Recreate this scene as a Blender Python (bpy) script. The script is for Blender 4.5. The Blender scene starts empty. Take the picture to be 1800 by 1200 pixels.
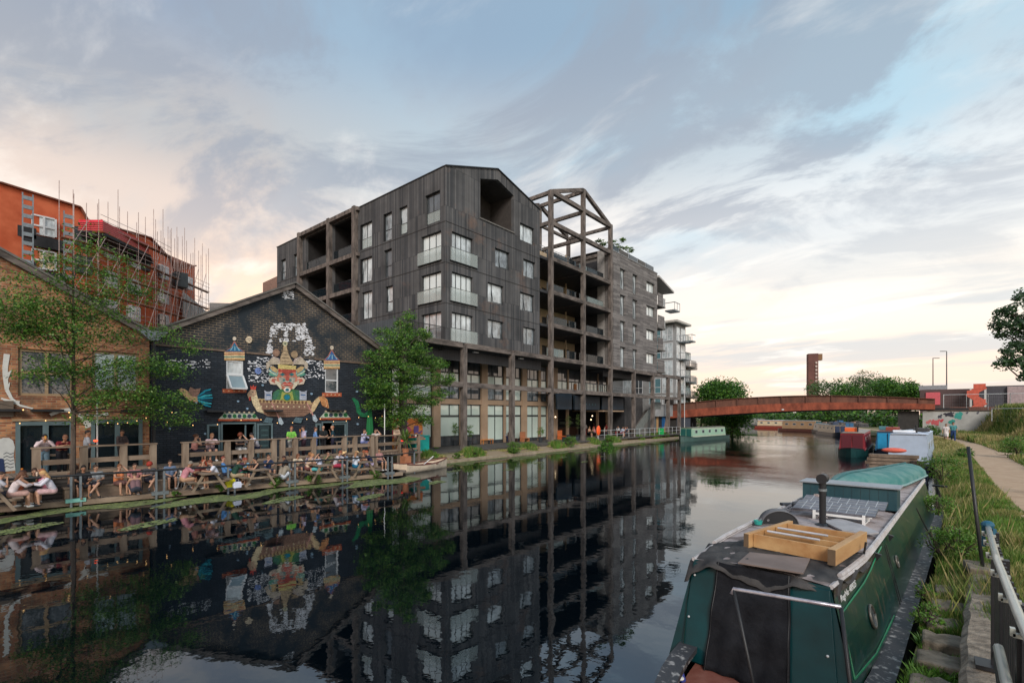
import bpy, bmesh, math, random
import numpy as np
from mathutils import Vector, Matrix
from mathutils.geometry import tessellate_polygon
R = math.radians
PI = math.pi
# camera, sky, sun, exposure
scene = bpy.context.scene
COL = scene.collection
EYE = 3.6
YAW = 40.1
FPX = 868.0
cam_d = bpy.data.cameras.new('camera')
cam = bpy.data.objects.new('camera', cam_d)
COL.objects.link(cam)
cam.location = (0, 0, EYE)
cam.rotation_euler = (R(90), 0, R(YAW))
cam_d.sensor_width = 36
cam_d.lens = FPX / 1800 * 36
cam_d.shift_y = 128 / 1800
cam_d.clip_start = 0.05
cam_d.clip_end = 6000
scene.camera = cam
scene.view_settings.view_transform = 'Standard'
scene.view_settings.look = 'None'
scene.view_settings.exposure = 0.5
scene.view_settings.gamma = 1.0
scene.view_settings.use_curve_mapping = False
SUN_EL, SUN_AZ = 32.0, 138.0        # azimuth from +Y, clockwise positive
world = bpy.data.worlds.new("World")
scene.world = world
world.use_nodes = True
def make_sky():
 nt = world.node_tree; N = nt.nodes; L = nt.links
 for n in list(N): N.remove(n)
 out = N.new('ShaderNodeOutputWorld')
 tc = N.new('ShaderNodeTexCoord')
 sky = N.new('ShaderNodeTexSky'); sky.sky_type = 'NISHITA'; sky.sun_disc = False
 sky.sun_elevation = R(SUN_EL); sky.sun_rotation = R(SUN_AZ)
 sep = N.new('ShaderNodeSeparateXYZ'); L.new(tc.outputs['Generated'], sep.inputs[0])
 def math_(op, a, b=None, c=None, clamp=False):
  m = N.new('ShaderNodeMath'); m.operation = op; m.use_clamp = clamp
  for i, v in enumerate((a, b, c)):
   if v is None: continue
   if isinstance(v, (int, float)): m.inputs[i].default_value = v
   else: L.new(v, m.inputs[i])
  return m.outputs[0]
 def ramp(fac, stops, interp='EASE'):
  r = N.new('ShaderNodeValToRGB'); r.color_ramp.interpolation = interp
  e = r.color_ramp.elements
  e[0].position = stops[0][0]; e[0].color = (*stops[0][1], 1)
  e[1].position = stops[-1][0]; e[1].color = (*stops[-1][1], 1)
  for p, c in stops[1:-1]:
   x = e.new(p); x.color = (*c, 1)
  L.new(fac, r.inputs[0]); return r.outputs[0]
 def mix(f, a, b, mode='MIX'):
  m = N.new('ShaderNodeMix'); m.data_type = 'RGBA'; m.blend_type = mode; m.clamp_factor = True
  for i, v in ((0, f), (6, a), (7, b)):
   if isinstance(v, (int, float)): m.inputs[i].default_value = v
   elif isinstance(v, tuple): m.inputs[i].default_value = (*v, 1)
   else: L.new(v, m.inputs[i])
  return m.outputs[2]
 z = math_('MAXIMUM', sep.outputs[2], 0.0)
 hx = math_('MULTIPLY', sep.outputs[0], 0.765); hy = math_('MULTIPLY', sep.outputs[1], 0.644)
 side = math_('ADD', hx, hy)                       # -1 .. 1 around the compass, + towards the north-east
 left = ramp(z, [(0.0, (1.0, .66, .43)), (.20, (.96, .69, .50)), (.33, (.66, .55, .48)), (.44, (.43, .415, .41)), (.60, (.24, .31, .41)), (1, (.22, .30, .42))])
 right = ramp(z, [(0.0, (.84, .62, .48)), (.07, (.86, .68, .55)), (.18, (.90, .81, .70)), (.32, (.70, .72, .72)), (.47, (.43, .52, .58)), (.62, (.23, .36, .47)), (1, (.20, .33, .48))])
 t = math_('MULTIPLY_ADD', side, 1.1, 0.42, clamp=True)
 base = mix(t, left, right)
 zz = math_('ADD', z, 0.18)
 cx = math_('DIVIDE', sep.outputs[0], zz); cy = math_('DIVIDE', sep.outputs[1], zz)
 cv = N.new('ShaderNodeCombineXYZ'); L.new(cx, cv.inputs[0]); L.new(cy, cv.inputs[1])
 def noise(scale, detail, rough, dist, rot, stretch, off=(0, 0, 0)):
  mp = N.new('ShaderNodeMapping'); L.new(cv.outputs[0], mp.inputs[0])
  mp.inputs['Rotation'].default_value = (0, 0, R(rot)); mp.inputs['Scale'].default_value = (stretch, 1, 1)
  mp.inputs['Location'].default_value = off
  n = N.new('ShaderNodeTexNoise'); n.inputs['Scale'].default_value = scale; n.inputs['Detail'].default_value = detail
  n.inputs['Roughness'].default_value = rough; n.inputs['Distortion'].default_value = dist
  L.new(mp.outputs[0], n.inputs['Vector']); return n.outputs['Fac']
 big = noise(1.1, 7, .56, .3, 25, .8, (3.2, 1.1, 0))
 mid = noise(1.7, 12, .62, .7, -30, .75, (5.1, 3.4, 0))
 streak = noise(2.0, 8, .58, .35, 62, .30, (1.3, 8.4, 0))
 hi = ramp(z, [(0.10, (0, 0, 0)), (.42, (1, 1, 1))])
 blue = ramp(big, [(.47, (0, 0, 0)), (.60, (1, 1, 1))])
 c1 = mix(math_('MULTIPLY', math_('MULTIPLY', blue, hi), math_('MULTIPLY_ADD', t, .55, .15, clamp=True)), base, (.36, .55, .66))
 dark = ramp(mid, [(.46, (0, 0, 0)), (.58, (1, 1, 1))])
 c2 = mix(math_('MULTIPLY', dark, math_('MULTIPLY_ADD', hi, .66, .0)), c1, (.26, .295, .355))
 st = ramp(streak, [(.47, (0, 0, 0)), (.62, (1, 1, 1))])
 lowf = ramp(z, [(.02, (.6, .6, .6)), (.14, (1, 1, 1)), (.30, (.4, .4, .4)), (.5, (0, 0, 0))])
 c3 = mix(math_('MULTIPLY', math_('MULTIPLY', st, lowf), .75), c2, (.50, .53, .55))
 br = ramp(noise(2.6, 8, .6, .3, 50, .45, (11, 5, 0)), [(.53, (0, 0, 0)), (.68, (1, 1, 1))])
 c4 = mix(math_('MULTIPLY', br, math_('MULTIPLY_ADD', lowf, .55, .22)), c3, (1.0, .93, .84))
 nis = mix(1.0, (0.10, 0.10, 0.10), sky.outputs[0], 'MULTIPLY')
 fin = mix(0.06, c4, nis)
 below = ramp(math_('MULTIPLY_ADD', sep.outputs[2], 20, 1.0, clamp=True), [(0, (.10, .10, .09)), (1, (1, 1, 1))], 'LINEAR')
 fin = mix(1.0, fin, below, 'MULTIPLY')
 bg = N.new('ShaderNodeBackground'); L.new(fin, bg.inputs[0]); bg.inputs[1].default_value = 1.0
 L.new(bg.outputs[0], out.inputs[0])
make_sky()
sd = bpy.data.lights.new('sun', 'SUN'); sd.energy = 1.8; sd.angle = R(20); sd.color = (1.0, .93, .85)
sun = bpy.data.objects.new('sun', sd); COL.objects.link(sun)
def aim_sun(o, el, az):
 d = Vector((math.sin(R(az)) * math.cos(R(el)), math.cos(R(az)) * math.cos(R(el)), math.sin(R(el))))
 o.rotation_euler = d.to_track_quat('Z', 'Y').to_euler()
aim_sun(sun, SUN_EL, SUN_AZ)
# photograph pixel (1800x1200) to a point on a known plane
SN, CS = math.sin(R(YAW)), math.cos(R(YAW))
def _ray(px, py):
 a = (px - 900) / FPX; b = (728 - py) / FPX
 return (-SN + a * CS, CS + a * SN, b)
def onX(px, py, X):
 r = _ray(px, py); t = X / r[0]; return Vector((X, r[1] * t, EYE + r[2] * t))
def onY(px, py, Y):
 r = _ray(px, py); t = Y / r[1]; return Vector((r[0] * t, Y, EYE + r[2] * t))
def onZ(px, py, Z):
 r = _ray(px, py); t = (Z - EYE) / r[2]; return Vector((r[0] * t, r[1] * t, Z))
def onD(px, py, D):
 r = _ray(px, py); return Vector((r[0] * D, r[1] * D, EYE + r[2] * D))
# objects
def tag(o, label=None, cat=None, group=None, kind=None):
 if label: o['label'] = label
 if cat: o['category'] = cat
 if group: o['group'] = group
 if kind: o['kind'] = kind
 return o
def thing(name, label, cat, loc=(0, 0, 0), rz=0, group=None):
 o = bpy.data.objects.new(name, None); COL.objects.link(o)
 o.empty_display_size = .2
 o.location = loc; o.rotation_euler = (0, 0, rz)
 return tag(o, label, cat, group)
def kids(o): return [c for c in bpy.data.objects if c.parent == o]
def dup(root, loc=None, rz=None, label=None, group=None, name=None):
 def rec(o, p):
  c = o.copy(); COL.objects.link(c)
  if p: c.parent = p
  for k in kids(o):
   if k is not c: rec(k, c)
  return c
 r = rec(root, None)
 if loc is not None: r.location = loc
 if rz is not None: r.rotation_euler = (0, 0, rz)
 if label: r['label'] = label
 if group: r['group'] = group
 return r
def origin(o):
 v = Vector((0, 0, 0))
 while o is not None: v += Vector(o.location); o = o.parent
 return v
class MB:
 """collects primitives, builds one mesh object"""
 def __init__(s): s.v = []; s.f = []; s.m = []; s.k = 0
 def add(s, vs, fs, mi=None):
  n = len(s.v); s.v.extend([tuple(p) for p in vs]); s.f.extend([tuple(i + n for i in f) for f in fs])
  s.m.extend([s.k if mi is None else mi] * len(fs)); return s
 def box(s, x0, x1, y0, y1, z0, z1):
  x0, x1 = min(x0, x1), max(x0, x1); y0, y1 = min(y0, y1), max(y0, y1); z0, z1 = min(z0, z1), max(z0, z1)
  return s.add([(x0, y0, z0), (x1, y0, z0), (x1, y1, z0), (x0, y1, z0), (x0, y0, z1), (x1, y0, z1), (x1, y1, z1), (x0, y1, z1)],
                     [(0, 3, 2, 1), (4, 5, 6, 7), (0, 1, 5, 4), (1, 2, 6, 5), (2, 3, 7, 6), (3, 0, 4, 7)])
 def obox(s, c, size, M=None, rz=0):
  hx, hy, hz = size[0] / 2, size[1] / 2, size[2] / 2
  M = M or Matrix.Rotation(rz, 3, 'Z'); c = Vector(c)
  vs = [c + M @ Vector((a * hx, b * hy, d * hz)) for d in (-1, 1) for a, b in ((-1, -1), (1, -1), (1, 1), (-1, 1))]
  return s.add(vs, [(0, 3, 2, 1), (4, 5, 6, 7), (0, 1, 5, 4), (1, 2, 6, 5), (2, 3, 7, 6), (3, 0, 4, 7)])
 def bar(s, p, q, w, h=None, up=(0, 0, 1)):
  h = h or w; p, q = Vector(p), Vector(q); d = (q - p); L = d.length
  if L < 1e-6: return s
  d.normalize(); u = Vector(up)
  if abs(d.dot(u)) > .98: u = Vector((1, 0, 0))
  a = d.cross(u).normalized(); b = a.cross(d).normalized()
  vs = [e + a * i * w / 2 + b * j * h / 2 for e in (p, q) for i, j in ((-1, -1), (1, -1), (1, 1), (-1, 1))]
  return s.add(vs, [(0, 3, 2, 1), (4, 5, 6, 7), (0, 1, 5, 4), (1, 2, 6, 5), (2, 3, 7, 6), (3, 0, 4, 7)])
 def tube(s, p, q, r1, r2=None, n=8, cap=True):
  r2 = r1 if r2 is None else r2; p, q = Vector(p), Vector(q); d = (q - p).normalized()
  u = Vector((0, 0, 1)) if abs(d.z) < .95 else Vector((1, 0, 0))
  a = d.cross(u).normalized(); b = a.cross(d)
  vs = [];
  for e, r in ((p, r1), (q, r2)):
   vs += [e + (a * math.cos(2 * PI * i / n) + b * math.sin(2 * PI * i / n)) * r for i in range(n)]
  fs = [(i, (i + 1) % n, n + (i + 1) % n, n + i) for i in range(n)]
  if cap: fs += [tuple(range(n - 1, -1, -1)), tuple(range(n, 2 * n))]
  return s.add(vs, fs)
 def pipe(s, pts, r, n=8):
  pts = [Vector(p) for p in pts]
  rr = r if isinstance(r, (list, tuple)) else [r] * len(pts)
  vs = []; a = None
  for i, p in enumerate(pts):
   d = (pts[min(i + 1, len(pts) - 1)] - pts[max(i - 1, 0)]).normalized()
   if a is None:
    u = Vector((0, 0, 1)) if abs(d.z) < .9 else Vector((1, 0, 0)); a = d.cross(u).normalized()
   else: a = (a - d * a.dot(d)).normalized()
   b = d.cross(a)
   vs += [p + (a * math.cos(2 * PI * k / n) + b * math.sin(2 * PI * k / n)) * rr[i] for k in range(n)]
  fs = []
  for i in range(len(pts) - 1):
   fs += [(i * n + k, i * n + (k + 1) % n, (i + 1) * n + (k + 1) % n, (i + 1) * n + k) for k in range(n)]
  fs += [tuple(range(n - 1, -1, -1)), tuple(range((len(pts) - 1) * n, len(pts) * n))]
  return s.add(vs, fs)
 def ball(s, c, r, sc=(1, 1, 1), n=10, m=6, M=None):
  c = Vector(c); vs = [(0, 0, 1)]
  for j in range(1, m):
   th = PI * j / m
   vs += [(math.sin(th) * math.cos(2 * PI * i / n), math.sin(th) * math.sin(2 * PI * i / n), math.cos(th)) for i in range(n)]
  vs.append((0, 0, -1))
  pts = []
  for v in vs:
   w = Vector((v[0] * r * sc[0], v[1] * r * sc[1], v[2] * r * sc[2]))
   if M: w = M @ w
   pts.append(c + w)
  fs = [(0, 1 + i, 1 + (i + 1) % n) for i in range(n)]
  for j in range(m - 2):
   fs += [(1 + j * n + i, 1 + (j + 1) * n + i, 1 + (j + 1) * n + (i + 1) % n, 1 + j * n + (i + 1) % n) for i in range(n)]
  L = len(pts) - 1
  fs += [(L, 1 + (m - 2) * n + (i + 1) % n, 1 + (m - 2) * n + i) for i in range(n)]
  return s.add(pts, fs)
 def prism(s, poly, vec):
  """polygon of 3-D points pushed along vec"""
  n = len(poly); vec = Vector(vec); a = [Vector(p) for p in poly]; b = [p + vec for p in a]
  return s.add(a + b, [tuple(range(n - 1, -1, -1)), tuple(range(n, 2 * n))] + [(i, (i + 1) % n, n + (i + 1) % n, n + i) for i in range(n)])
 def lathe(s, c, prof, n=14, squash=(1, 1)):
  c = Vector(c); vs = []
  for r, z in prof: vs += [c + Vector((r * math.cos(2 * PI * i / n) * squash[0], r * math.sin(2 * PI * i / n) * squash[1], z)) for i in range(n)]
  fs = []
  for j in range(len(prof) - 1): fs += [(j * n + i, j * n + (i + 1) % n, (j + 1) * n + (i + 1) % n, (j + 1) * n + i) for i in range(n)]
  fs += [tuple(range(n - 1, -1, -1)), tuple(range((len(prof) - 1) * n, len(prof) * n))]
  return s.add(vs, fs)
 def ribbon(s, pts, w, nrm, th=.006):
  """flat painted stroke following pts"""
  pts = [Vector(p) for p in pts]; nrm = Vector(nrm)
  for a, b in zip(pts[:-1], pts[1:]):
   d = (b - a).normalized(); k = d.cross(nrm).normalized() * w / 2
   s.prism([a - k - d * w * .2, a + k - d * w * .2, b + k + d * w * .2, b - k + d * w * .2], nrm * th)
  return s
 def build(s, name, mats, parent=None, smooth=False, bevel=0, label=None, kind=None, sub=0, recalc=True):
  me = bpy.data.meshes.new(name)
  o0 = origin(parent) if parent is not None else Vector((0, 0, 0))
  me.from_pydata([(v[0] - o0.x, v[1] - o0.y, v[2] - o0.z) for v in s.v], [], s.f)
  if not isinstance(mats, (list, tuple)): mats = [mats]
  for m_ in mats: me.materials.append(m_)
  if len(mats) > 1: me.polygons.foreach_set('material_index', s.m)
  if recalc:
   bm = bmesh.new(); bm.from_mesh(me); bmesh.ops.recalc_face_normals(bm, faces=bm.faces); bm.to_mesh(me); bm.free()
  if smooth: me.polygons.foreach_set('use_smooth', [True] * len(me.polygons))
  me.update()
  o = bpy.data.objects.new(name, me); COL.objects.link(o)
  if parent is not None: o.parent = parent
  if bevel:
   b = o.modifiers.new('bevel', 'BEVEL'); b.width = bevel; b.segments = 2; b.limit_method = 'ANGLE'; b.angle_limit = R(40)
  if sub:
   b = o.modifiers.new('sub', 'SUBSURF'); b.levels = sub; b.render_levels = sub
  if label: o['label'] = label
  if kind: o['kind'] = kind
  return o
def facade(outer, holes, to, depth, back=None):
 """wall face with real openings: outer and holes are (u, v) lists; to(u, v, d) gives the point d metres out of the wall plane"""
 m = MB(); loops = [[Vector((u, v, 0)) for u, v in outer]] + [[Vector((u, v, 0)) for u, v in h] for h in holes]
 flat = [p for l in loops for p in l]
 tris = tessellate_polygon(loops)
 m.add([to(p.x, p.y, 0) for p in flat], [tuple(t) for t in tris])
 for h in holes:
  n = len(h)
  m.add([to(u, v, 0) for u, v in h] + [to(u, v, -depth) for u, v in h], [(i, (i + 1) % n, n + (i + 1) % n, n + i) for i in range(n)])
 if back:
  n = len(outer)
  m.add([to(u, v, 0) for u, v in outer] + [to(u, v, -back) for u, v in outer], [(i, (i + 1) % n, n + (i + 1) % n, n + i) for i in range(n)])
 return m
def rect(u0, u1, v0, v1): return [(u0, v0), (u1, v0), (u1, v1), (u0, v1)]
def text(name, body, size, loc, rot, mat, parent=None, depth=.004, align='LEFT', kind=None, sx=1.0):
 cu = bpy.data.curves.new(name, 'FONT'); cu.body = body; cu.size = size; cu.extrude = depth; cu.align_x = align
 tmp = bpy.data.objects.new(name, cu); COL.objects.link(tmp)
 dg = bpy.context.evaluated_depsgraph_get(); me = bpy.data.meshes.new_from_object(tmp.evaluated_get(dg))
 bpy.data.objects.remove(tmp)
 me.transform(Matrix.Diagonal((sx, 1, 1, 1)))
 M = rot.to_4x4() if isinstance(rot, Matrix) else rot
 me.transform(M); o0 = origin(parent) if parent is not None else Vector((0, 0, 0))
 me.transform(Matrix.Translation(Vector(loc) - o0))
 me.materials.clear(); me.materials.append(mat)
 o = bpy.data.objects.new(name, me); COL.objects.link(o)
 if parent is not None: o.parent = parent
 return o
# materials
def _nt(name):
 m = bpy.data.materials.new(name); m.use_nodes = True; nt = m.node_tree
 b = nt.nodes['Principled BSDF']; return m, nt, nt.nodes, nt.links, b
def _coord(N, L, stretch=(1, 1, 1), rot=(0, 0, 0), kind='Object'):
 tc = N.new('ShaderNodeTexCoord'); mp = N.new('ShaderNodeMapping'); L.new(tc.outputs[kind], mp.inputs[0])
 mp.inputs['Scale'].default_value = stretch; mp.inputs['Rotation'].default_value = rot
 return mp.outputs[0]
def _noise(N, L, vec, scale, detail=5, rough=.6):
 n = N.new('ShaderNodeTexNoise'); n.inputs['Scale'].default_value = scale; n.inputs['Detail'].default_value = detail; n.inputs['Roughness'].default_value = rough
 L.new(vec, n.inputs['Vector']); return n.outputs['Fac']
def _ramp(N, L, fac, stops, interp='LINEAR'):
 r = N.new('ShaderNodeValToRGB'); r.color_ramp.interpolation = interp; e = r.color_ramp.elements
 e[0].position = stops[0][0]; e[0].color = (*stops[0][1], 1); e[1].position = stops[-1][0]; e[1].color = (*stops[-1][1], 1)
 for p, c in stops[1:-1]: x = e.new(p); x.color = (*c, 1)
 L.new(fac, r.inputs[0]); return r.outputs[0]
def _mix(N, L, f, a, b, mode='MIX'):
 m = N.new('ShaderNodeMix'); m.data_type = 'RGBA'; m.blend_type = mode
 for i, v in ((0, f), (6, a), (7, b)):
  if isinstance(v, (int, float)): m.inputs[i].default_value = v
  elif isinstance(v, tuple): m.inputs[i].default_value = (*v, 1)
  else: L.new(v, m.inputs[i])
 return m.outputs[2]
def _bump(N, L, b, h, strength, dist=.02):
 bp = N.new('ShaderNodeBump'); bp.inputs['Strength'].default_value = strength; bp.inputs['Distance'].default_value = dist
 L.new(h, bp.inputs['Height']); L.new(bp.outputs[0], b.inputs['Normal'])
def mat(name, col, rough=.6, metal=0., var=.18, scale=3., bump=.0, bscale=None, stretch=(1, 1, 1), col2=None, lo=.35, hi=.65, coat=0., spec=None, dist=.02, wear=None):
 m, nt, N, L, b = _nt(name)
 v = _coord(N, L, stretch); n = _noise(N, L, v, scale)
 c2 = col2 or tuple(min(1, c * (1 + var)) for c in col); c1 = col if col2 else tuple(c * (1 - var) for c in col)
 L.new(_ramp(N, L, n, [(lo, c1), (hi, c2)]), b.inputs['Base Color'])
 b.inputs['Roughness'].default_value = rough; b.inputs['Metallic'].default_value = metal
 b.inputs['Coat Weight'].default_value = coat
 if wear:
  c_ = b.inputs['Base Color'].links[0].from_socket; w_ = _ramp(N, L, _noise(N, L, _coord(N, L, wear[4]), wear[3], 8, .75), [(wear[1], (0, 0, 0)), (wear[2], (1, 1, 1))]); L.new(_mix(N, L, w_, c_, wear[0]), b.inputs['Base Color'])
 if spec is not None: b.inputs['Specular IOR Level'].default_value = spec
 if bump: _bump(N, L, b, _noise(N, L, v, bscale or scale * 4, 6, .65), bump, dist)
 return m
def flat_uv(N, L, axis):
 """u, v on a wall: 'yz' wall facing X, 'xz' wall facing Y, 'xy' floor; swap for vertical boards by adding 's'"""
 tc = N.new('ShaderNodeTexCoord'); sp = N.new('ShaderNodeSeparateXYZ'); L.new(tc.outputs['Object'], sp.inputs[0])
 cb = N.new('ShaderNodeCombineXYZ'); idx = {'x': 0, 'y': 1, 'z': 2}
 u, v = axis[0], axis[1]
 L.new(sp.outputs[idx[u]], cb.inputs[0]); L.new(sp.outputs[idx[v]], cb.inputs[1]); return cb.outputs[0], sp
def bricks(name, axis, c1, c2, mortar, bw=.225, bh=.075, ms=.012, offset=.5, rough=.85, bump=.5, wear=None, bias=0., nvar=.25, nscale=.8):
 m, nt, N, L, b = _nt(name)
 uv, sp = flat_uv(N, L, axis)
 br = N.new('ShaderNodeTexBrick'); L.new(uv, br.inputs['Vector'])
 br.inputs['Color1'].default_value = (*c1, 1); br.inputs['Color2'].default_value = (*c2, 1); br.inputs['Mortar'].default_value = (*mortar, 1)
 br.inputs['Scale'].default_value = 1; br.inputs['Brick Width'].default_value = bw; br.inputs['Row Height'].default_value = bh
 br.inputs['Mortar Size'].default_value = ms; br.inputs['Mortar Smooth'].default_value = .2; br.inputs['Bias'].default_value = bias
 br.offset = offset
 vec = _coord(N, L); n = _noise(N, L, vec, nscale, 8, .65)
 c = _mix(N, L, 1.0, br.outputs['Color'], _ramp(N, L, n, [(.3, (1 - nvar,) * 3), (.7, (1 + nvar,) * 3)]), 'MULTIPLY')
 if wear:   # paint worn off or on: (colour, low, high, scale)
  w = _ramp(N, L, _noise(N, L, vec, wear[3], 8, .7), [(wear[1], (0, 0, 0)), (wear[2], (1, 1, 1))])
  c = _mix(N, L, w, c, wear[0])
 L.new(c, b.inputs['Base Color']); b.inputs['Roughness'].default_value = rough
 if bump:
  inv = N.new('ShaderNodeMath'); inv.operation = 'MULTIPLY'; inv.inputs[1].default_value = -1; L.new(br.outputs['Fac'], inv.inputs[0])
  _bump(N, L, b, inv.outputs[0], bump, .012)
 return m
def glass_mat(name, col=(.02, .03, .035), alpha=.25, rough=.02, ior=1.5):
 m, nt, N, L, b = _nt(name)
 b.inputs['Base Color'].default_value = (*col, 1); b.inputs['Roughness'].default_value = rough; b.inputs['IOR'].default_value = ior
 if alpha < 1:
  b.inputs['Alpha'].default_value = alpha
 return m
def emit_mat(name, col, s):
 m, nt, N, L, b = _nt(name); b.inputs['Base Color'].default_value = (*col, 1)
 b.inputs['Emission Color'].default_value = (*col, 1); b.inputs['Emission Strength'].default_value = s; return m
def pane_mat(name, col, var, ior=1.9, rough=.03, scale=.5):
 """window glass; room, blind, curtain or sky reflection is painted into its colour"""
 m, nt, N, L, b = _nt(name)
 v = _coord(N, L, (1, 1, .6)); n = _noise(N, L, v, scale, 4, .6)
 L.new(_ramp(N, L, n, [(.35, tuple(c * (1 - var) for c in col)), (.65, tuple(min(1, c * (1 + var)) for c in col))]), b.inputs['Base Color'])
 b.inputs['Roughness'].default_value = .5; b.inputs['Coat Weight'].default_value = 1; b.inputs['Coat IOR'].default_value = ior; b.inputs['Coat Roughness'].default_value = rough
 return m
def leaf_mat(name, c1, c2, scale=.9, trans=.35, rough=.5):
 m, nt, N, L, b = _nt(name)
 v = _coord(N, L); n = _noise(N, L, v, scale, 6, .7); n2 = _noise(N, L, v, scale * 14, 2, .5)
 c = _ramp(N, L, n, [(.35, c1), (.65, c2)])
 c = _mix(N, L, 1.0, c, _ramp(N, L, n2, [(.3, (.72, .75, .7)), (.7, (1.3, 1.3, 1.2))]), 'MULTIPLY')
 L.new(c, b.inputs['Base Color']); b.inputs['Roughness'].default_value = rough
 tr = N.new('ShaderNodeBsdfTranslucent'); L.new(c, tr.inputs[0]); mx = N.new('ShaderNodeMixShader'); mx.inputs[0].default_value = trans
 out = [n_ for n_ in N if n_.type == 'OUTPUT_MATERIAL'][0]
 L.new(b.outputs[0], mx.inputs[1]); L.new(tr.outputs[0], mx.inputs[2]); L.new(mx.outputs[0], out.inputs[0])
 return m
_pc = {}
def paint(col, rough=.55, var=.08, name='paint'):
 k = (tuple(round(c, 3) for c in col), rough)
 if k not in _pc: _pc[k] = mat(name, col, rough, var=var, scale=4)
 return _pc[k]
def srgb(r, g, b):
 f = lambda c: (c / 255 / 12.92) if c / 255 <= .04045 else ((c / 255 + .055) / 1.055) ** 2.4
 return (f(r), f(g), f(b))
# leaves, grass
def leaf_cloud(blobs, seed, leaf, flat=.5, clump=.35, per=26):
 """blobs: (centre, (rx, ry, rz), clumps). Returns verts, quads of leaf-sized faces gathered in clumps"""
 rg = np.random.default_rng(seed); C = []
 for c, r, k in blobs:
  d = rg.normal(size=(k, 3)); d /= np.linalg.norm(d, axis=1)[:, None]
  rad = rg.uniform(.25, 1.0, size=(k, 1)) ** .55
  C.append(np.array(c) + d * rad * np.array(r))
 C = np.concatenate(C); n = len(C) * per
 cc = np.repeat(C, per, axis=0); g = rg.normal(size=(n, 3)); g /= np.linalg.norm(g, axis=1)[:, None]
 g *= rg.uniform(0, 1, (n, 1)) ** .5
 sz = np.repeat(rg.uniform(.6, 1.4, (len(C), 1)), per, axis=0)
 p = cc + g * np.array([clump, clump, clump * flat]) * sz
 a = rg.normal(size=(n, 3)); a[:, 2] *= flat; a /= np.linalg.norm(a, axis=1)[:, None]
 b = rg.normal(size=(n, 3)); b[:, 2] *= flat; b -= a * (a * b).sum(1)[:, None]; b /= np.linalg.norm(b, axis=1)[:, None]
 s = leaf * rg.uniform(.6, 1.25, (n, 1))
 V = np.stack([p - a * s, p - b * s * .5, p + a * s, p + b * s * .5], 1).reshape(-1, 3)
 return V
def cards(name, V, mats, parent, kind=None, nmat=1, seed=1, k=4):
 n = len(V) // k; me = bpy.data.meshes.new(name)
 V = V - np.array(origin(parent) if parent is not None else (0, 0, 0))
 me.vertices.add(len(V)); me.vertices.foreach_set('co', V.astype(np.float32).ravel())
 me.loops.add(n * k); me.loops.foreach_set('vertex_index', np.arange(n * k, dtype=np.int32))
 me.polygons.add(n); me.polygons.foreach_set('loop_start', np.arange(0, n * k, k, dtype=np.int32))
 me.update(calc_edges=True)
 if not isinstance(mats, (list, tuple)): mats = [mats]
 for m_ in mats: me.materials.append(m_)
 if len(mats) > 1:
  me.polygons.foreach_set('material_index', np.random.default_rng(seed).integers(0, len(mats), n).astype(np.int32))
 o = bpy.data.objects.new(name, me); COL.objects.link(o)
 if parent is not None: o.parent = parent
 if kind: o['kind'] = kind
 return o
def blades(P, h, w, seed, lean=.35):
 """grass: one bent blade (a quad strip folded into a kite) per point"""
 rg = np.random.default_rng(seed); n = len(P); th = rg.uniform(0, 2 * PI, n); hh = h * rg.uniform(.45, 1.25, n)
 if np.ndim(h): hh = h * rg.uniform(.5, 1.2, n)
 dx = np.stack([np.cos(th), np.sin(th), np.zeros(n)], 1); ph = rg.uniform(0, 2 * PI, n)
 ld = np.stack([np.cos(ph), np.sin(ph), np.zeros(n)], 1) * (hh * lean * rg.uniform(.2, 1.3, n))[:, None]
 up = np.array([0, 0, 1.]) * hh[:, None]
 w = w * 1.5 * rg.uniform(.6, 1.3, n)
 a = P - dx * w[:, None] * .5; b = P + dx * w[:, None] * .5
 mid = P + up * .56 + ld * .49; tip = P + up + ld
 V = np.stack([a, b, mid + dx * w[:, None] * .45, tip, ], 1)
 return V.reshape(-1, 3)
# material palette
M = {}
M['beam'] = mat('weathered_timber', (.055, .045, .040), .85, scale=2.8, col2=(.20, .165, .145), stretch=(1, 1, .35), bump=.5, bscale=14)
M['beam_h'] = mat('weathered_timber_beam', (.055, .045, .040), .85, scale=2.8, col2=(.20, .165, .145), stretch=(1, .3, 1), bump=.5, bscale=14)
M['clad_x'] = bricks('charred_boards_canal', 'zy', (.045, .047, .052), (.120, .116, .116), (.012, .012, .013), bw=3.3, bh=.17, ms=.010, offset=0, nvar=.35, nscale=.35, wear=((.20, .12, .085), .56, .78, .3), bump=.35)
M['clad_y'] = bricks('charred_boards_side', 'zx', (.040, .042, .047), (.105, .103, .104), (.012, .012, .013), bw=3.3, bh=.17, ms=.010, offset=0, nvar=.35, nscale=.35, wear=((.15, .10, .08), .62, .80, .4), bump=.35)
M['clad_grey'] = bricks('grey_horizontal_boards', 'yz', (.11, .10, .098), (.24, .22, .21), (.04, .038, .036), bw=2.2, bh=.17, ms=.008, offset=.37, nvar=.22, nscale=.6, bump=.3)
M['clad_grey_y'] = bricks('grey_boards_side', 'xz', (.12, .11, .105), (.17, .155, .145), (.05, .045, .04), bw=2.2, bh=.17, ms=.008, offset=.37, nvar=.2, nscale=.6, bump=.3)
M['seam_grey'] = bricks('dark_seamed_metal', 'zx', (.06, .075, .085), (.075, .09, .10), (.02, .025, .03), bw=9, bh=.3, ms=.015, offset=0, rough=.5, nvar=.15)
M['seam_soffit'] = bricks('dark_seamed_fascia', 'zy', (.05, .05, .055), (.06, .06, .065), (.02, .02, .022), bw=9, bh=.25, ms=.014, offset=0, rough=.6, nvar=.15)
M['frame_dk'] = mat('dark_window_frame', (.028, .034, .038), .45)
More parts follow.
